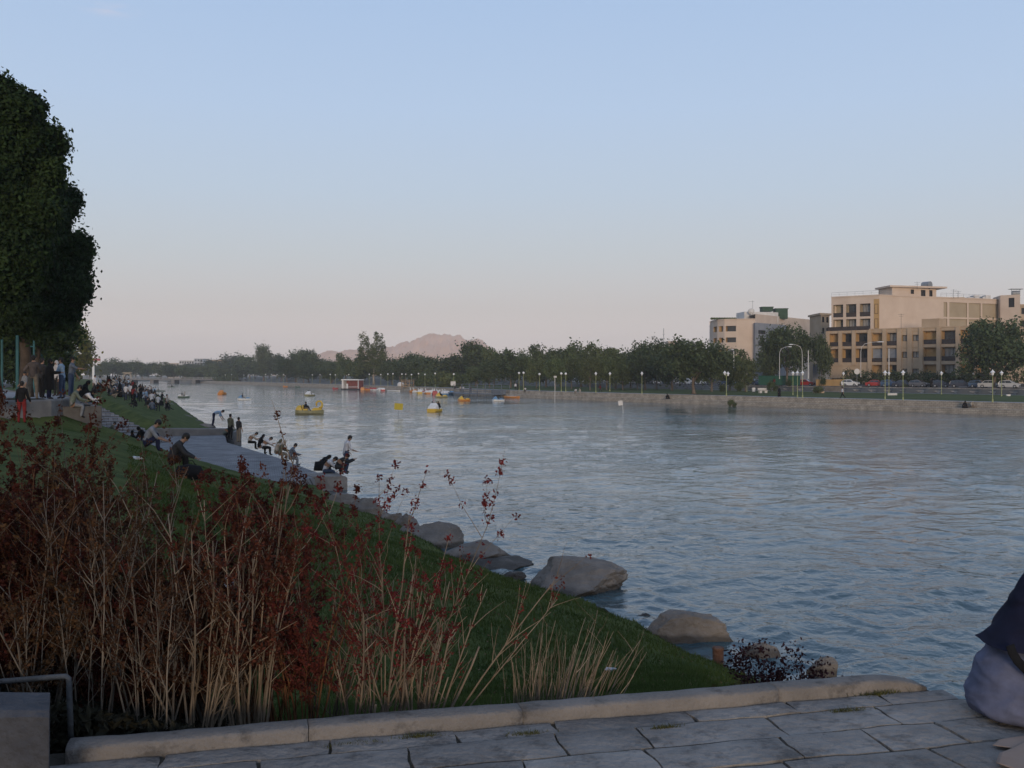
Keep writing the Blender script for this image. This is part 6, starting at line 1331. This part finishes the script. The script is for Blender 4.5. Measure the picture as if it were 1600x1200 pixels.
def make_figure(key, pid, o_, detail):
    """parts of one dressed figure: list of (name, mesh); the first is the body"""
    _, J, me = PEND[pid]; labs = bone_labels(me, J); top, bot, shoe = K[o_.get('top', 'grey')], K[o_.get('bot', 'char')], K[o_.get('shoe', 'shoe')]
    cov = {'top': top, 'uparm': top, 'forearm': top if o_.get('long', False) else m_skin, 'bottom': bot, 'foot': shoe, 'skin': m_skin, 'hand': m_skin}
    mats = [m_skin, top, bot, shoe, m_hair]; ix = lambda m: mats.index(m)
    co = [v.co.copy() for v in me.vertices]; no = [v.normal.copy() for v in me.vertices]
    b = MB(); b.v = [tuple(c) for c in co]; b.f = [tuple(p.vertices) for p in me.polygons]; b.m = [ix(cov[l]) for l in labs]
    hv, hf = J['_hv'], J['_hf']; hc = J['cran'][0]; side = hv.cross(hf).normalized()
    parts = []
    if detail:
        b.m = [0 if cov[l] is not shoe else 3 for l in labs]; b.mi = 0
        nb = hc+hf*.085-hv*.045; b.tube([nb+hv*.03-hf*.015, nb+hf*.018-hv*.005, nb-hv*.012-hf*.01], [.008, .013, .006], 6)
        for s in (-1, 1): b.ball(tuple(hc+side*s*.080-hv*.035-hf*.005), (.012, .02, .03), 6, 5); b.mi = 4; b.ball(tuple(hc+hf*.083+side*s*.032-hv*.03), .0085, 6, 4); b.mi = 0
        b.mi = 4; b.tube([hc+hf*.086-hv*.088+side*.022, hc+hf*.094-hv*.09, hc+hf*.086-hv*.088-side*.022], .004, 4); b.mi = 0
        for n, s in (('l', -1), ('r', 1)):
            p, d = J['hd'+n]; sd = d.orthogonal().normalized(); 
            sd = Vector((0, 1, 0)) if abs(d[1]) < .75 else Vector((1, 0, 0)); sd = (sd-d*sd.dot(d)).normalized(); cu = d.cross(sd)*(-s)
            for i, L in enumerate((.068, .080, .074, .056)):
                a = p+sd*(.024-.016*i); b.tube([a-d*.02, a+d*L*.45, a+d*L*.85+cu*L*.28, a+d*L+cu*L*.55], [.0085, .008, .0075, .005], 5)
            a = p-d*.045+sd*.03; b.tube([a-sd*.01, a+sd*.025+d*.02, a+sd*.03+d*.05+cu*.012], [.010, .009, .006], 5)
        parts.append(('body', b.mesh('body', mats, True)))
        for nm, ls, m, off in (('shirt', {'top', 'uparm'}|({'forearm'} if o_.get('long') else set()), top, .013), ('trousers', {'bottom'}, bot, .011)):
            fs = [tuple(p.vertices) for p, l in zip(me.polygons, labs) if l in ls]; used = sorted({i for f in fs for i in f}); mp = {v: i for i, v in enumerate(used)}
            if not fs: continue
            c = MB(); c.v = [tuple(co[i]+no[i]*(off+.006*mnoise.noise(co[i]*14))) for i in used]; c.f = [tuple(mp[i] for i in f) for f in fs]; c.m = [0]*len(c.f); parts.append((nm, c.mesh(nm, m, True)))
    else: parts.append(('body', b.mesh('body', mats, True)))
    h = MB(); R3 = Matrix.Translation(hc)@Matrix((side, hf, hv)).transposed().to_4x4()
    if o_.get('scarf') or o_.get('chador'):
        sm = K[o_.get('scarf') or 'black']; h.ball((0, -.022, -.005), (.098, .098, .125), 12, 9, R3); h.loft([[R3@q for q in ring((0, -.015, -.10), .085, .085, 12)], [R3@q for q in ring((0, -.01, -.17), .10, .10, 12)], [R3@q for q in ring((0, -.01, -.25), .15, .12, 12)]]); parts.append(('headscarf', h.mesh('headscarf', sm, True)))
    else:
        h.ball((0, -.016, .018), (.090, .100, .098), 12, 8, R3); h.ball((0, -.045, -.03), (.078, .06, .08), 10, 7, R3); parts.append(('hair', h.mesh('hair', m_hair, True)))
    if o_.get('chador') or o_.get('coat'):
        c = MB(); P, C_, S = J['pelvis'][0], J['chest'][0], J['upper'][0]; low = o_.get('hem', .06)
        if P[2] > .6: rr = [ring((0, P[1]-.01, low), .27, .25, 26, .07), ring((0, P[1], P[2]*.5), .25, .22, 26, .05, .5), ring(P, .225, .19, 26, .03, 1), ring(C_, .235, .17, 26, .02), ring(S+Vector((0, 0, .03)), .20, .12, 26), ring(S+Vector((0, 0, .10)), .08, .08, 26)]
        else: kx = .30; rr = [ring((0, P[1]+.16, .01), .36, .42, 26, .07), ring((0, P[1]+.15, .22), .34, .38, 26, .05), ring((0, P[1]+.06, .42), .27, .27, 26, .03), ring(C_+Vector((0, .02, 0)), .24, .18, 26), ring(S+Vector((0, 0, .03)), .20, .13, 26), ring(S+Vector((0, 0, .11)), .08, .08, 26)]
        nm = 'chador' if o_.get('chador') else 'coat'; c.loft(rr); parts.append((nm, c.mesh(nm, K['black'] if o_.get('chador') else top, True)))
    return parts
POSE = {
 'stand': dict(), 'stand2': dict(la=(15, 6, 35), ra=(0, 10, 8), ll=(6, 5, 4), rl=(-4, 4, 3)), 'hips': dict(la=(-18, 34, 85), ra=(18, 12, 60), ll=(5, 7, 4), rl=(-5, 6, 2), lean=3), 'talk': dict(la=(25, 10, 70), ra=(40, 12, 50), lean=4),
 'point': dict(ra=(62, 5, 22), la=(10, 8, 20), lean=5), 'walk': dict(ll=(24, 2, 6), rl=(-20, 2, 22), la=(-22, 6, 20), ra=(24, 6, 25), lean=4), 'child': dict(lean=2, la=(10, 14, 20), ra=(12, 10, 30)),
 'bend': dict(lean=66, bend=22, nod=-20, la=(25, 6, 8), ra=(10, 4, 25), ll=(-6, 4, 6), rl=(2, 6, 10)), 'stoop': dict(lean=22, bend=14, nod=12, la=(20, 12, 40), ra=(26, 8, 40), ll=(10, 4, 18), rl=(-8, 4, 16)),
 'edge': dict(lean=14, bend=16, nod=10, la=(26, 8, 38), ra=(32, 6, 44), ll=(86, 6, 82), rl=(80, 7, 92), seat=True), 'edge2': dict(lean=28, bend=22, nod=14, la=(40, 6, 22), ra=(42, 5, 60), ll=(82, 5, 76), rl=(90, 6, 95), seat=True),
 'ground': dict(lean=16, bend=22, nod=6, la=(38, 8, 22), ra=(34, 10, 34), ll=(128, 8, 128), rl=(122, 10, 118)), 'ground2': dict(lean=-12, bend=18, la=(-35, 16, 8), ra=(50, 10, 40), ll=(98, 8, 40), rl=(126, 9, 122)), 'squat': dict(lean=36, bend=18, la=(70, 6, 40), ra=(66, 8, 46), ll=(112, 9, 146), rl=(108, 10, 142)),
 'step': dict(lean=8, bend=8, nod=16, la=(-10, 12, 60), ra=(20, 8, 50), ll=(22, 4, 34), rl=(-4, 5, 3)), 'boat': dict(lean=2, bend=8, la=(40, 12, 50), ra=(44, 12, 46), ll=(88, 6, 50), rl=(92, 7, 55), seat=True)}
PID = {k: want(skeleton(**v)) for k, v in POSE.items()}
PID['fat_ground'] = want(skeleton(lean=30, bend=18, nod=4, la=(34, 6, 22), ra=(40, 8, 26), ll=(112, 22, 120), rl=(112, 24, 120), fat=1.15))
bake()
def person(pose, outfit, loc, rz, label, h=1.72, group=None, detail=True):
    key = (pose, detail)+tuple(sorted(outfit.items()))
    if key not in FIG: FIG[key] = make_figure(key, PID[pose], outfit, detail)
    ps = FIG[key]
    o_ = link('person', ps[0][1]); o_.location = loc; o_.rotation_euler = (0, 0, D(rz)); s = h/1.74; o_.scale = (s, s, s); tag(o_, label, 'person', group)
    for n_, me in ps[1:]: link(n_, me, o_)
    return o_
def O(top, bot='char', **k): return dict(top=top, bot=bot, **k)
def on(px, Y, z=None):
    x = (px-800)/1600*Y; return Vector((x, Y, gz(x, Y) if z is None else z))
TZ = 4.035
# --- left terrace
person('hips', O('brown', 'khaki'), on(52, 41.5, TZ), 12, 'person in a brown grey polo and khaki trousers, hand on hip, back turned', 1.78)
person('stand', O('char', 'black'), on(66, 43.5, TZ), -30, 'person in black trousers mostly hidden behind the one in khaki', 1.70)
person('child', O('grey', 'khaki'), on(39, 41.0, TZ), 150, 'child in a pale grey shirt leaning against the one in khaki', 1.12)
person('child', O('black', 'red', long=1), on(34, 35.5), 5, 'child in a black jacket and red trousers standing on the slope below', 1.45)
person('talk', O('black', 'navy', long=1, coat=1, scarf='black', hem=.42), on(77, 41.5, TZ), -70, 'person in a long black coat and headscarf facing the one in a blue shirt', 1.64)
person('stand', O('white', 'char', long=1, scarf='white'), on(88, 48, TZ), 160, 'person in white with a white headscarf standing behind the black coat', 1.66)
person('talk', O('blue', 'jean'), on(97, 42.5, TZ), 95, 'person in a light blue shirt and dark jeans facing left on the terrace', 1.70)
person('point', O('bgrey', 'jean'), on(111, 47, TZ), -80, 'tall person in a grey blue shirt reaching an arm to the right', 1.82)
person('edge', O('black', 'black', long=1, chador=1), on(127, 46, 3.95), -60, 'person in a black chador sitting at the end of the terrace wall', 1.66)
b = MB(); b.box((0, 0, .1), (2.0, .6, .9)); o_ = b.build('stone_block', mat('dark_stone', (.075,.07,.066), .9, col2=(.12,.112,.105), scale=2, bump=.4)); p = on(118, 41.9, 3.2); o_.location = p; o_.rotation_euler = (0, 0, .35); tag(o_, 'grey stone block under the seated people at the end of the terrace', 'block')  # block of plain dark grey stone
person('edge', O('green', 'grey', long=1), on(112, 41.6, 3.74), -62, 'person in a grey green jacket seated on the stone block leaning forward', 1.76)
person('edge2', O('white', 'bgrey', long=1, scarf='black'), on(128, 42.4, 3.74), -70, 'person in a white patterned top and black scarf seated beside the grey green jacket', 1.64)
person('edge', O('olive', 'jean', long=1), on(172, 71), -70, 'person in an olive jacket and jeans seated alone beside the cobbled steps', 1.72)
# --- slope and steps
person('stand2', O('black', 'black', long=1, chador=1), on(207, 57.5), -40, 'person in a black chador standing left behind the seated grey shirt', 1.58)
person('stoop', O('black', 'black', long=1, scarf='black'), on(226, 52.5), 150, 'person dressed all in black standing on the steps, taller one of the pair', 1.74)
person('ground', O('grey', 'navy'), on(228, 32.0), -75, 'person in a grey shirt and dark trousers seated on the grass facing the river', 1.76)
person('ground', O('char', 'black', long=1), on(268, 26.8), -72, 'person in a black jacket seated on the grass closest to the viewer', 1.74)
b = MB(); b.loft([[Vector((x, y*w, z*h)) for y, z in ((-.2, 0), (.2, 0), (.22, .6), (.1, 1), (-.1, 1), (-.22, .6))] for x, w, h in ((-.36, .5, .2), (-.28, 1, .34), (0, 1.05, .38), (.28, 1, .32), (.36, .5, .18))]); bo = b.build('holdall', K['black'], None, True); bo.location = on(296, 26.3); bo.rotation_euler = (0, 0, .3); tag(bo, 'black holdall lying on the grass beside the person in the black jacket', 'bag')
h_ = MB(); h_.tube([(-.15, 0, .36), (-.08, 0, .47), (.08, 0, .47), (.15, 0, .36)], .012, 6); h_.build('handle', K['black'], bo)
# --- landing
person('bend', O('blue', 'navy'), on(334, 76.2, 1.22), -80, 'person in a light blue shirt bending over on the landing wall', 1.74)
person('stand2', O('olive', 'black', long=1), on(360, 69.7, LAND_Z), -20, 'person in an olive top and dark trousers standing on the landing, back turned', 1.78)
person('squat', O('green', 'black', long=1, chador=0), on(351, 71, LAND_Z), -50, 'person crouching left of the standing olive top', 1.7)
person('stand', O('char', 'khaki'), on(373, 67.5, LAND_Z), -30, 'person in a charcoal shirt standing right beside the olive top', 1.66)
person('edge2', O('beige', 'black'), on(389, 66.5, LAND_Z), -70, 'person in a beige shirt sitting on the landing edge right of the standing pair', 1.74)
person('edge2', O('white', 'black'), on(411, 61.5, LAND_Z), -68, 'person in a white shirt sitting on the landing edge next to a dark haired companion', 1.72)
person('edge', O('black', 'black', long=1, scarf='black'), on(404.5, 62.6, LAND_Z), -60, 'person in black sitting half behind the white shirt on the landing edge', 1.62)
person('edge', O('olive', 'khaki', long=1, scarf='beige'), on(437, 56.8, LAND_Z), -66, 'person with a beige headscarf seated in the middle of the landing edge', 1.64)
person('edge', O('beige', 'khaki', long=1, scarf='olive'), on(431, 57.8, LAND_Z), -60, 'person in beige with an olive headscarf seated on the landing edge', 1.62)
person('edge', O('bgrey', 'grey', long=1), on(453, 54, LAND_Z), -70, 'person in a blue grey top seated last in the row on the landing edge', 1.66)
person('edge2', O('black', 'black', long=1, scarf='black', chador=1), on(499, 47.3, LAND_Z+.02), -62, 'person in a black chador seated behind the white shirt near the ledge', 1.68)
person('edge2', O('white', 'jean'), on(507, 46.0, LAND_Z+.02), -78, 'person in a white shirt and jeans seated hunched forward near the ledge', 1.76)
person('step', O('white', 'jean'), on(540, 45.6, LAND_Z+.02), -62, 'person in a white shirt and jeans standing at the ledge beside the river', 1.74)
person('squat', O('char', 'char', long=1), on(526, 45.2, LAND_Z+.02), -70, 'person in dark clothes crouching low behind the standing white shirt', 1.66)
# --- crowd on the far part of the left bank
OUT = [O('black', 'black', long=1, chador=1), O('white', 'char'), O('bgrey', 'jean'), O('black', 'char', long=1, scarf='black'), O('beige', 'black'), O('red', 'black', long=1, scarf='black'), O('grey', 'black', long=1), O('brown', 'jean', long=1), O('blue', 'navy'), O('char', 'khaki', long=1)]
rp = random.Random(21)
def left_pt(Y, d):
    xs = np.linspace(-Y*1.1-20, -Y*.2+8, 500); dl = -sdist(LB, xs, np.full(500, Y)); i = int(np.argmin(np.abs(dl-d))); return Vector((xs[i], Y, gz(xs[i], Y)))
n_ok = 0
for i in range(150):
    Y = math.exp(rp.uniform(math.log(88), math.log(230))); d = rp.uniform(2.2, 10.5); p = left_pt(Y, d); px = 800+p[0]/Y*1600
    if px < 128 or px > 262 or (px > 243 and rp.random() < .6): continue
    pose = rp.choice(('ground', 'ground', 'ground2', 'squat', 'ground', 'stand', 'stand2', 'talk')); of = rp.choice(OUT)
    if pose in ('talk',) and of.get('chador'): pose = 'stand'
    person(pose, of, p, rp.uniform(-140, 20), 'distant person in the crowd resting on the grass bank beyond the steps', rp.uniform(1.55, 1.78), 'crowd on the grass bank beyond the steps', False); n_ok += 1
for px, Y, pose, of, rz, lab in ((237, 98, 'ground', OUT[0], -60, "person in a black chador seated at the crowd's right edge by the rocks"), (213, 84, 'ground', OUT[3], 140, 'person in black seated alone on the lawn below the crowd'), (204, 104, 'stand', OUT[1], 20, 'person in a white shirt standing up at the front of the crowd'),
        (196, 100, 'stand2', OUT[2], -20, 'person in blue grey standing at the front left of the crowd'), (217, 110, 'stand', OUT[4], 60, 'person in a beige shirt standing at the right end of the crowd'), (231, 93, 'ground2', OUT[9], -70, 'person in charcoal half lying by the squared block near the rocks')):
    person(pose, of, on(px, Y), rz, lab, 1.7, None, False)
# --- far bank
def fb(px, d, z): p = bank_pt(px, d); return Vector((p[0], p[1], z))
person('stand', O('black', 'black', long=1, chador=1), fb(1217.5, 3.4, 1.53), 200, 'person in a black chador standing on the far promenade left of the lamp pair', 1.7)
person('walk', O('white', 'black'), fb(1316.5, 3.6, 1.53), 80, 'person in a white shirt and black trousers walking on the far promenade', 1.78)
person('ground', O('black', 'black', long=1, chador=1), fb(1507, .75, .74), 170, 'person in a black chador sitting on the lower ledge of the far wall', 1.7); person('ground', O('beige', 'khaki', long=1, scarf='beige'), fb(1517.5, .9, .74), 190, 'person in beige sitting beside the black chador on the far wall ledge', 1.6)
person('ground', O('black', 'black', long=1, chador=1), fb(1044, .8, .74), 140, 'person in black sitting alone on the far wall below the broad low tree', 1.75)
person('edge', O('white', 'khaki'), fb(900, 1.45, 1.58), 150, 'person in a white top sitting on the far wall by the hatted lamp', 1.7); person('edge', O('beige', 'beige', long=1, scarf='beige'), fb(906.5, 1.5, 1.58), 160, 'person in beige sitting beside the white top on the far wall', 1.55)
person('edge', O('white', 'black'), fb(821, 1.45, 1.58), 160, "person in white shirt and black trousers on the far wall by the jetty", 1.7); person('stand', O('white', 'black', long=1, chador=0), fb(805.5, 4, 1.53), 170, 'person in a white top standing on the promenade right of the jetty', 1.74)
person('stand', O('black', 'black', long=1, chador=1), fb(810, 5, 1.53), 170, 'person in black standing next to the white top right of the jetty', 1.68)
person('walk', O('red', 'black', long=1, scarf='black'), fb(938, 5, 1.53), 90, 'person in dark red and black walking among the leaning lawn trunks', 1.7); person('stand', O('black', 'black', long=1, chador=1), fb(1455, 49, 2.73), 160, 'person in black standing on the road before the dark blue car', 1.78)
person('stand', O('red', 'char', long=1, scarf='black'), fb(1210, 48.5, 2.73), 150, 'person in a reddish coat standing by the dark blue hatchback', 1.7)
Yj_ = bank_pt(712, -2.4)[1]
for px, of, lab in ((711, OUT[9], 'person in dark clothes waiting at the left end of the jetty'), (719.5, OUT[4], 'person in a pale top and black trousers waiting on the jetty'), (724, OUT[1], 'person in a white shirt waiting second from the right on the jetty'), (735.5, OUT[7], 'person in brown waiting apart at the right on the jetty')):
    p = bank_pt(px, -2.3); person('stand2' if px != 724 else 'talk', of, Vector((p[0], p[1], .70)), 170, lab, 1.74, None, False)
b = MB(); P_ = [bank_pt(px, -2.3) for px in (704, 716, 727, 740)]; b.loft([[(p[0]-1.2, p[1]-1.6, .55), (p[0]-1.2, p[1]-1.6, .69), (p[0]+.8, p[1]+1.6, .69), (p[0]+.8, p[1]+1.6, .55)] for p in P_]); tag(b.build('landing_stage', m_jet), 'low landing stage under the people waiting for boats', 'landing stage')
# --- people in the boats
def crew(bo, spots, labs):
    M = Matrix.LocRotScale(bo.location, bo.rotation_euler, bo.scale)
    for (x, y, rz, of), lab in zip(spots, labs):
        q = M @ Vector((x, y, .60)); person('boat', of, q, math.degrees(bo.rotation_euler[2])+rz, lab, 1.66, None, False)
S2 = lambda a, c: [(-.5, .32, -90, a), (-.5, -.32, -90, c)]
crew(BOATO[0], S2(OUT[0], OUT[9]), ['person in a black chador riding in the largest yellow swan boat', 'person in charcoal riding in the largest yellow swan boat'])
crew(BOATO[1], [(-.45, .35, -90, OUT[3]), (-.45, -.35, -90, OUT[9]), (.35, -.3, 90, OUT[0])], ['person in black with a scarf on the white boat right of the yellow sign', 'person in charcoal on the white boat right of the yellow sign', "person in a black chador on the white boat by the yellow sign"])
crew(BOATO[2], [(-.4, -.2, -90, OUT[9])], ['person in charcoal on the yellow boat before the jetty']); crew(BOATO[3], S2(OUT[9], OUT[0]), ['person in charcoal on the olive hulled yellow boat', 'person in black on the olive hulled yellow boat'])
crew(BOATO[5], S2(OUT[8], OUT[9]), ['person in light blue on the light blue pedal boat', 'person in charcoal on the light blue pedal boat'])
crew(BOATO[6], [(-.5, .3, -90, OUT[1]), (-.5, -.3, -90, OUT[9]), (.3, 0, 90, OUT[4])], ['person in a white shirt on the dark green hulled boat', 'person in charcoal on the dark green hulled boat', 'person in beige on the dark green hulled boat'])
crew(BOATO[7], S2(OUT[7], OUT[4]), ['person in brown on the small far orange boat', 'person in beige on the small far orange boat']); crew(BOATO[8], S2(OUT[0], OUT[1]), ['person in black on the small white boat behind the swan boat', 'person in white on the small white boat behind the swan boat'])
for px, wl, of, lab in ((247, 611.5, OUT[9], 'rower in the low dark rowing boat'), (268, 605, OUT[0], 'paddler in the tiny far canoe')):
    Y = 8000/(wl-587); p = at(px, 587, Y); person('boat', of, Vector((p[0], p[1], .2)), -80, lab, 1.7, None, False)
# --- the seated person in the bottom right corner
def smooth_loft(ctrl, n=30, seg=56, folds=None):
    """ctrl: (cx, cy, cz, rx, ry, tilt) -> rings, Catmull-Rom through the controls"""
    A = np.array(ctrl, float); t = np.linspace(0, len(A)-1, n); out = []
    for q in t:
        i = min(int(q), len(A)-2); f = q-i; p0, p1, p2, p3 = A[max(i-1, 0)], A[i], A[i+1], A[min(i+2, len(A)-1)]
        c = .5*((2*p1)+(-p0+p2)*f+(2*p0-5*p1+4*p2-p3)*f*f+(-p0+3*p1-3*p2+p3)*f**3); r = []
        for k in range(seg):
            a = 2*math.pi*k/seg; u = Vector((math.cos(a)*c[3], math.sin(a)*c[4], 0)); u[2] = u[0]*c[5]; w = c[:3]+np.array(u)
            if folds: m_ = 1+folds(a, q/(len(A)-1), Vector(w)); w = c[:3]+np.array(u)*m_
            r.append(Vector(w))
        out.append(r)
    return out
pc = Vector((2.345, 4.50, 3.5)); outf = dict(top='deep', bot='lilac', long=1, scarf='black')
parts = make_figure(None, PID['fat_ground'], outf, True); fo = link('person', parts[0][1]); fo.location = pc+Vector((.06, .02, .01)); fo.rotation_euler = (0, 0, D(-68)); fo.scale = (.97, .97, .97); tag(fo, 'person in lilac trousers and dark navy top sitting on the near paving corner', 'person')
Wi = (Matrix.LocRotScale(fo.location, fo.rotation_euler, fo.scale)).inverted()
for n_, me in parts[1:]:
    link({'shirt': 'sleeves', 'trousers': 'trouser_legs'}.get(n_, n_), me, fo)
def crease(w, s): n_ = mnoise.noise(Vector(w)*s); return 1-min(1, abs(n_)*3.2)
def fold1(a, f, w):
    e = Vector(w); s1 = mnoise.noise(Vector((e[0]*2.2+e[2]*5.5, e[1]*2.2, e[2]*2.0-e[0]*3))); s2 = mnoise.noise(Vector((e[0]*4-e[2]*10, e[1]*4+9, e[2]*5+e[0]*6))); s3 = mnoise.noise(Vector((e[0]*7+e[2]*19, e[1]*7, e[2]*6)))
    r = lambda v: 1-min(1, abs(v)*4.5)
    return .050*r(s1)*(1-.6*f)+.032*r(s2)+.014*r(s3)-.035+.03*mnoise.noise(e*3.1)
tr = smooth_loft([(2.38, 4.49, 3.506, .18, .16, 0), (2.365, 4.50, 3.51, .275, .225, 0), (2.355, 4.50, 3.53, .325, .25, 0), (2.345, 4.50, 3.60, .332, .26, 0), (2.35, 4.50, 3.69, .318, .252, 0), (2.36, 4.50, 3.775, .288, .226, 0), (2.375, 4.51, 3.835, .235, .185, 0), (2.39, 4.51, 3.88, .16, .13, 0)], 70, 130, fold1)
b = MB(); b.loft([[Wi@q for q in r] for r in tr]); lk = b.build('trousers', K['lilac'], fo, True)
def fold2(a, f, w):
    e = Vector(w); s1 = mnoise.noise(Vector((e[0]*3+e[2]*5, e[1]*3+4, e[2]*3))); s2 = mnoise.noise(Vector((e[0]*6-e[2]*9, e[1]*5, e[2]*7))); r = lambda v: 1-min(1, abs(v)*4.5)
    return .055*r(s1)+.034*r(s2)-.04+.035*math.sin(5*a+1.5)*max(0, .22-f)/.22
sh = smooth_loft([(2.375, 4.51, 3.812, .315, .245, -.06), (2.385, 4.51, 3.837, .292, .232, -.06), (2.405, 4.52, 3.887, .262, .212, -.1), (2.45, 4.52, 3.962, .248, .195, -.15), (2.53, 4.53, 4.052, .252, .19, -.22), (2.61, 4.54, 4.152, .245, .185, -.28), (2.69, 4.55, 4.252, .20, .16, -.34), (2.73, 4.56, 4.312, .10, .09, -.3)], 64, 120, fold2)
b = MB(); b.loft([[Wi@q for q in r] for r in sh]); b.build('top', K['deep'], fo, True)
st = []
for px, py in ((1578, 1008), (1582, 1020), (1590, 1033), (1604, 1047), (1625, 1060), (1650, 1068)):
    Y = 4.27; q = at(px, py, Y); st.append(q)
b = MB(); rr = []
for i, p in enumerate(st):
    d = (st[min(i+1, len(st)-1)]-st[max(i-1, 0)]).normalized(); s = d.cross(Vector((0, -1, 0))).normalized(); yy = 4.50-.255*math.sqrt(max(.05, 1-((p[0]-2.35)/.335)**2))-.016; c = Vector((p[0]*yy/4.27, yy, CZ+(p[2]-CZ)*yy/4.27)); rr.append([Wi@(c+s*a+Vector((0, e, 0))) for a, e in ((-.019, 0), (-.016, -.004), (.016, -.004), (.019, 0), (.016, .003), (-.016, .003))])
b.loft(rr); so2 = b.build('bag_strap', K['black'], fo, True)
# ---- evening haze over the whole place
b = MB(); b.box((0, 1700, 67.5), (5200, 4400, 139)); hz = b.build('haze', [])
hm = bpy.data.materials.new('haze_air'); hm.use_nodes = True; t = hm.node_tree; t.nodes.clear(); ho = N(t, 'ShaderNodeOutputMaterial'); pv = N(t, 'ShaderNodeVolumePrincipled')
pv.inputs['Color'].default_value = (1, .985, .97, 1); pv.inputs['Density'].default_value = HZ_D; pv.inputs['Anisotropy'].default_value = .0
t.links.new(pv.outputs[0], ho.inputs['Volume']); hz.data.materials.clear(); hz.data.materials.append(hm); tag(hz, kind='stuff')
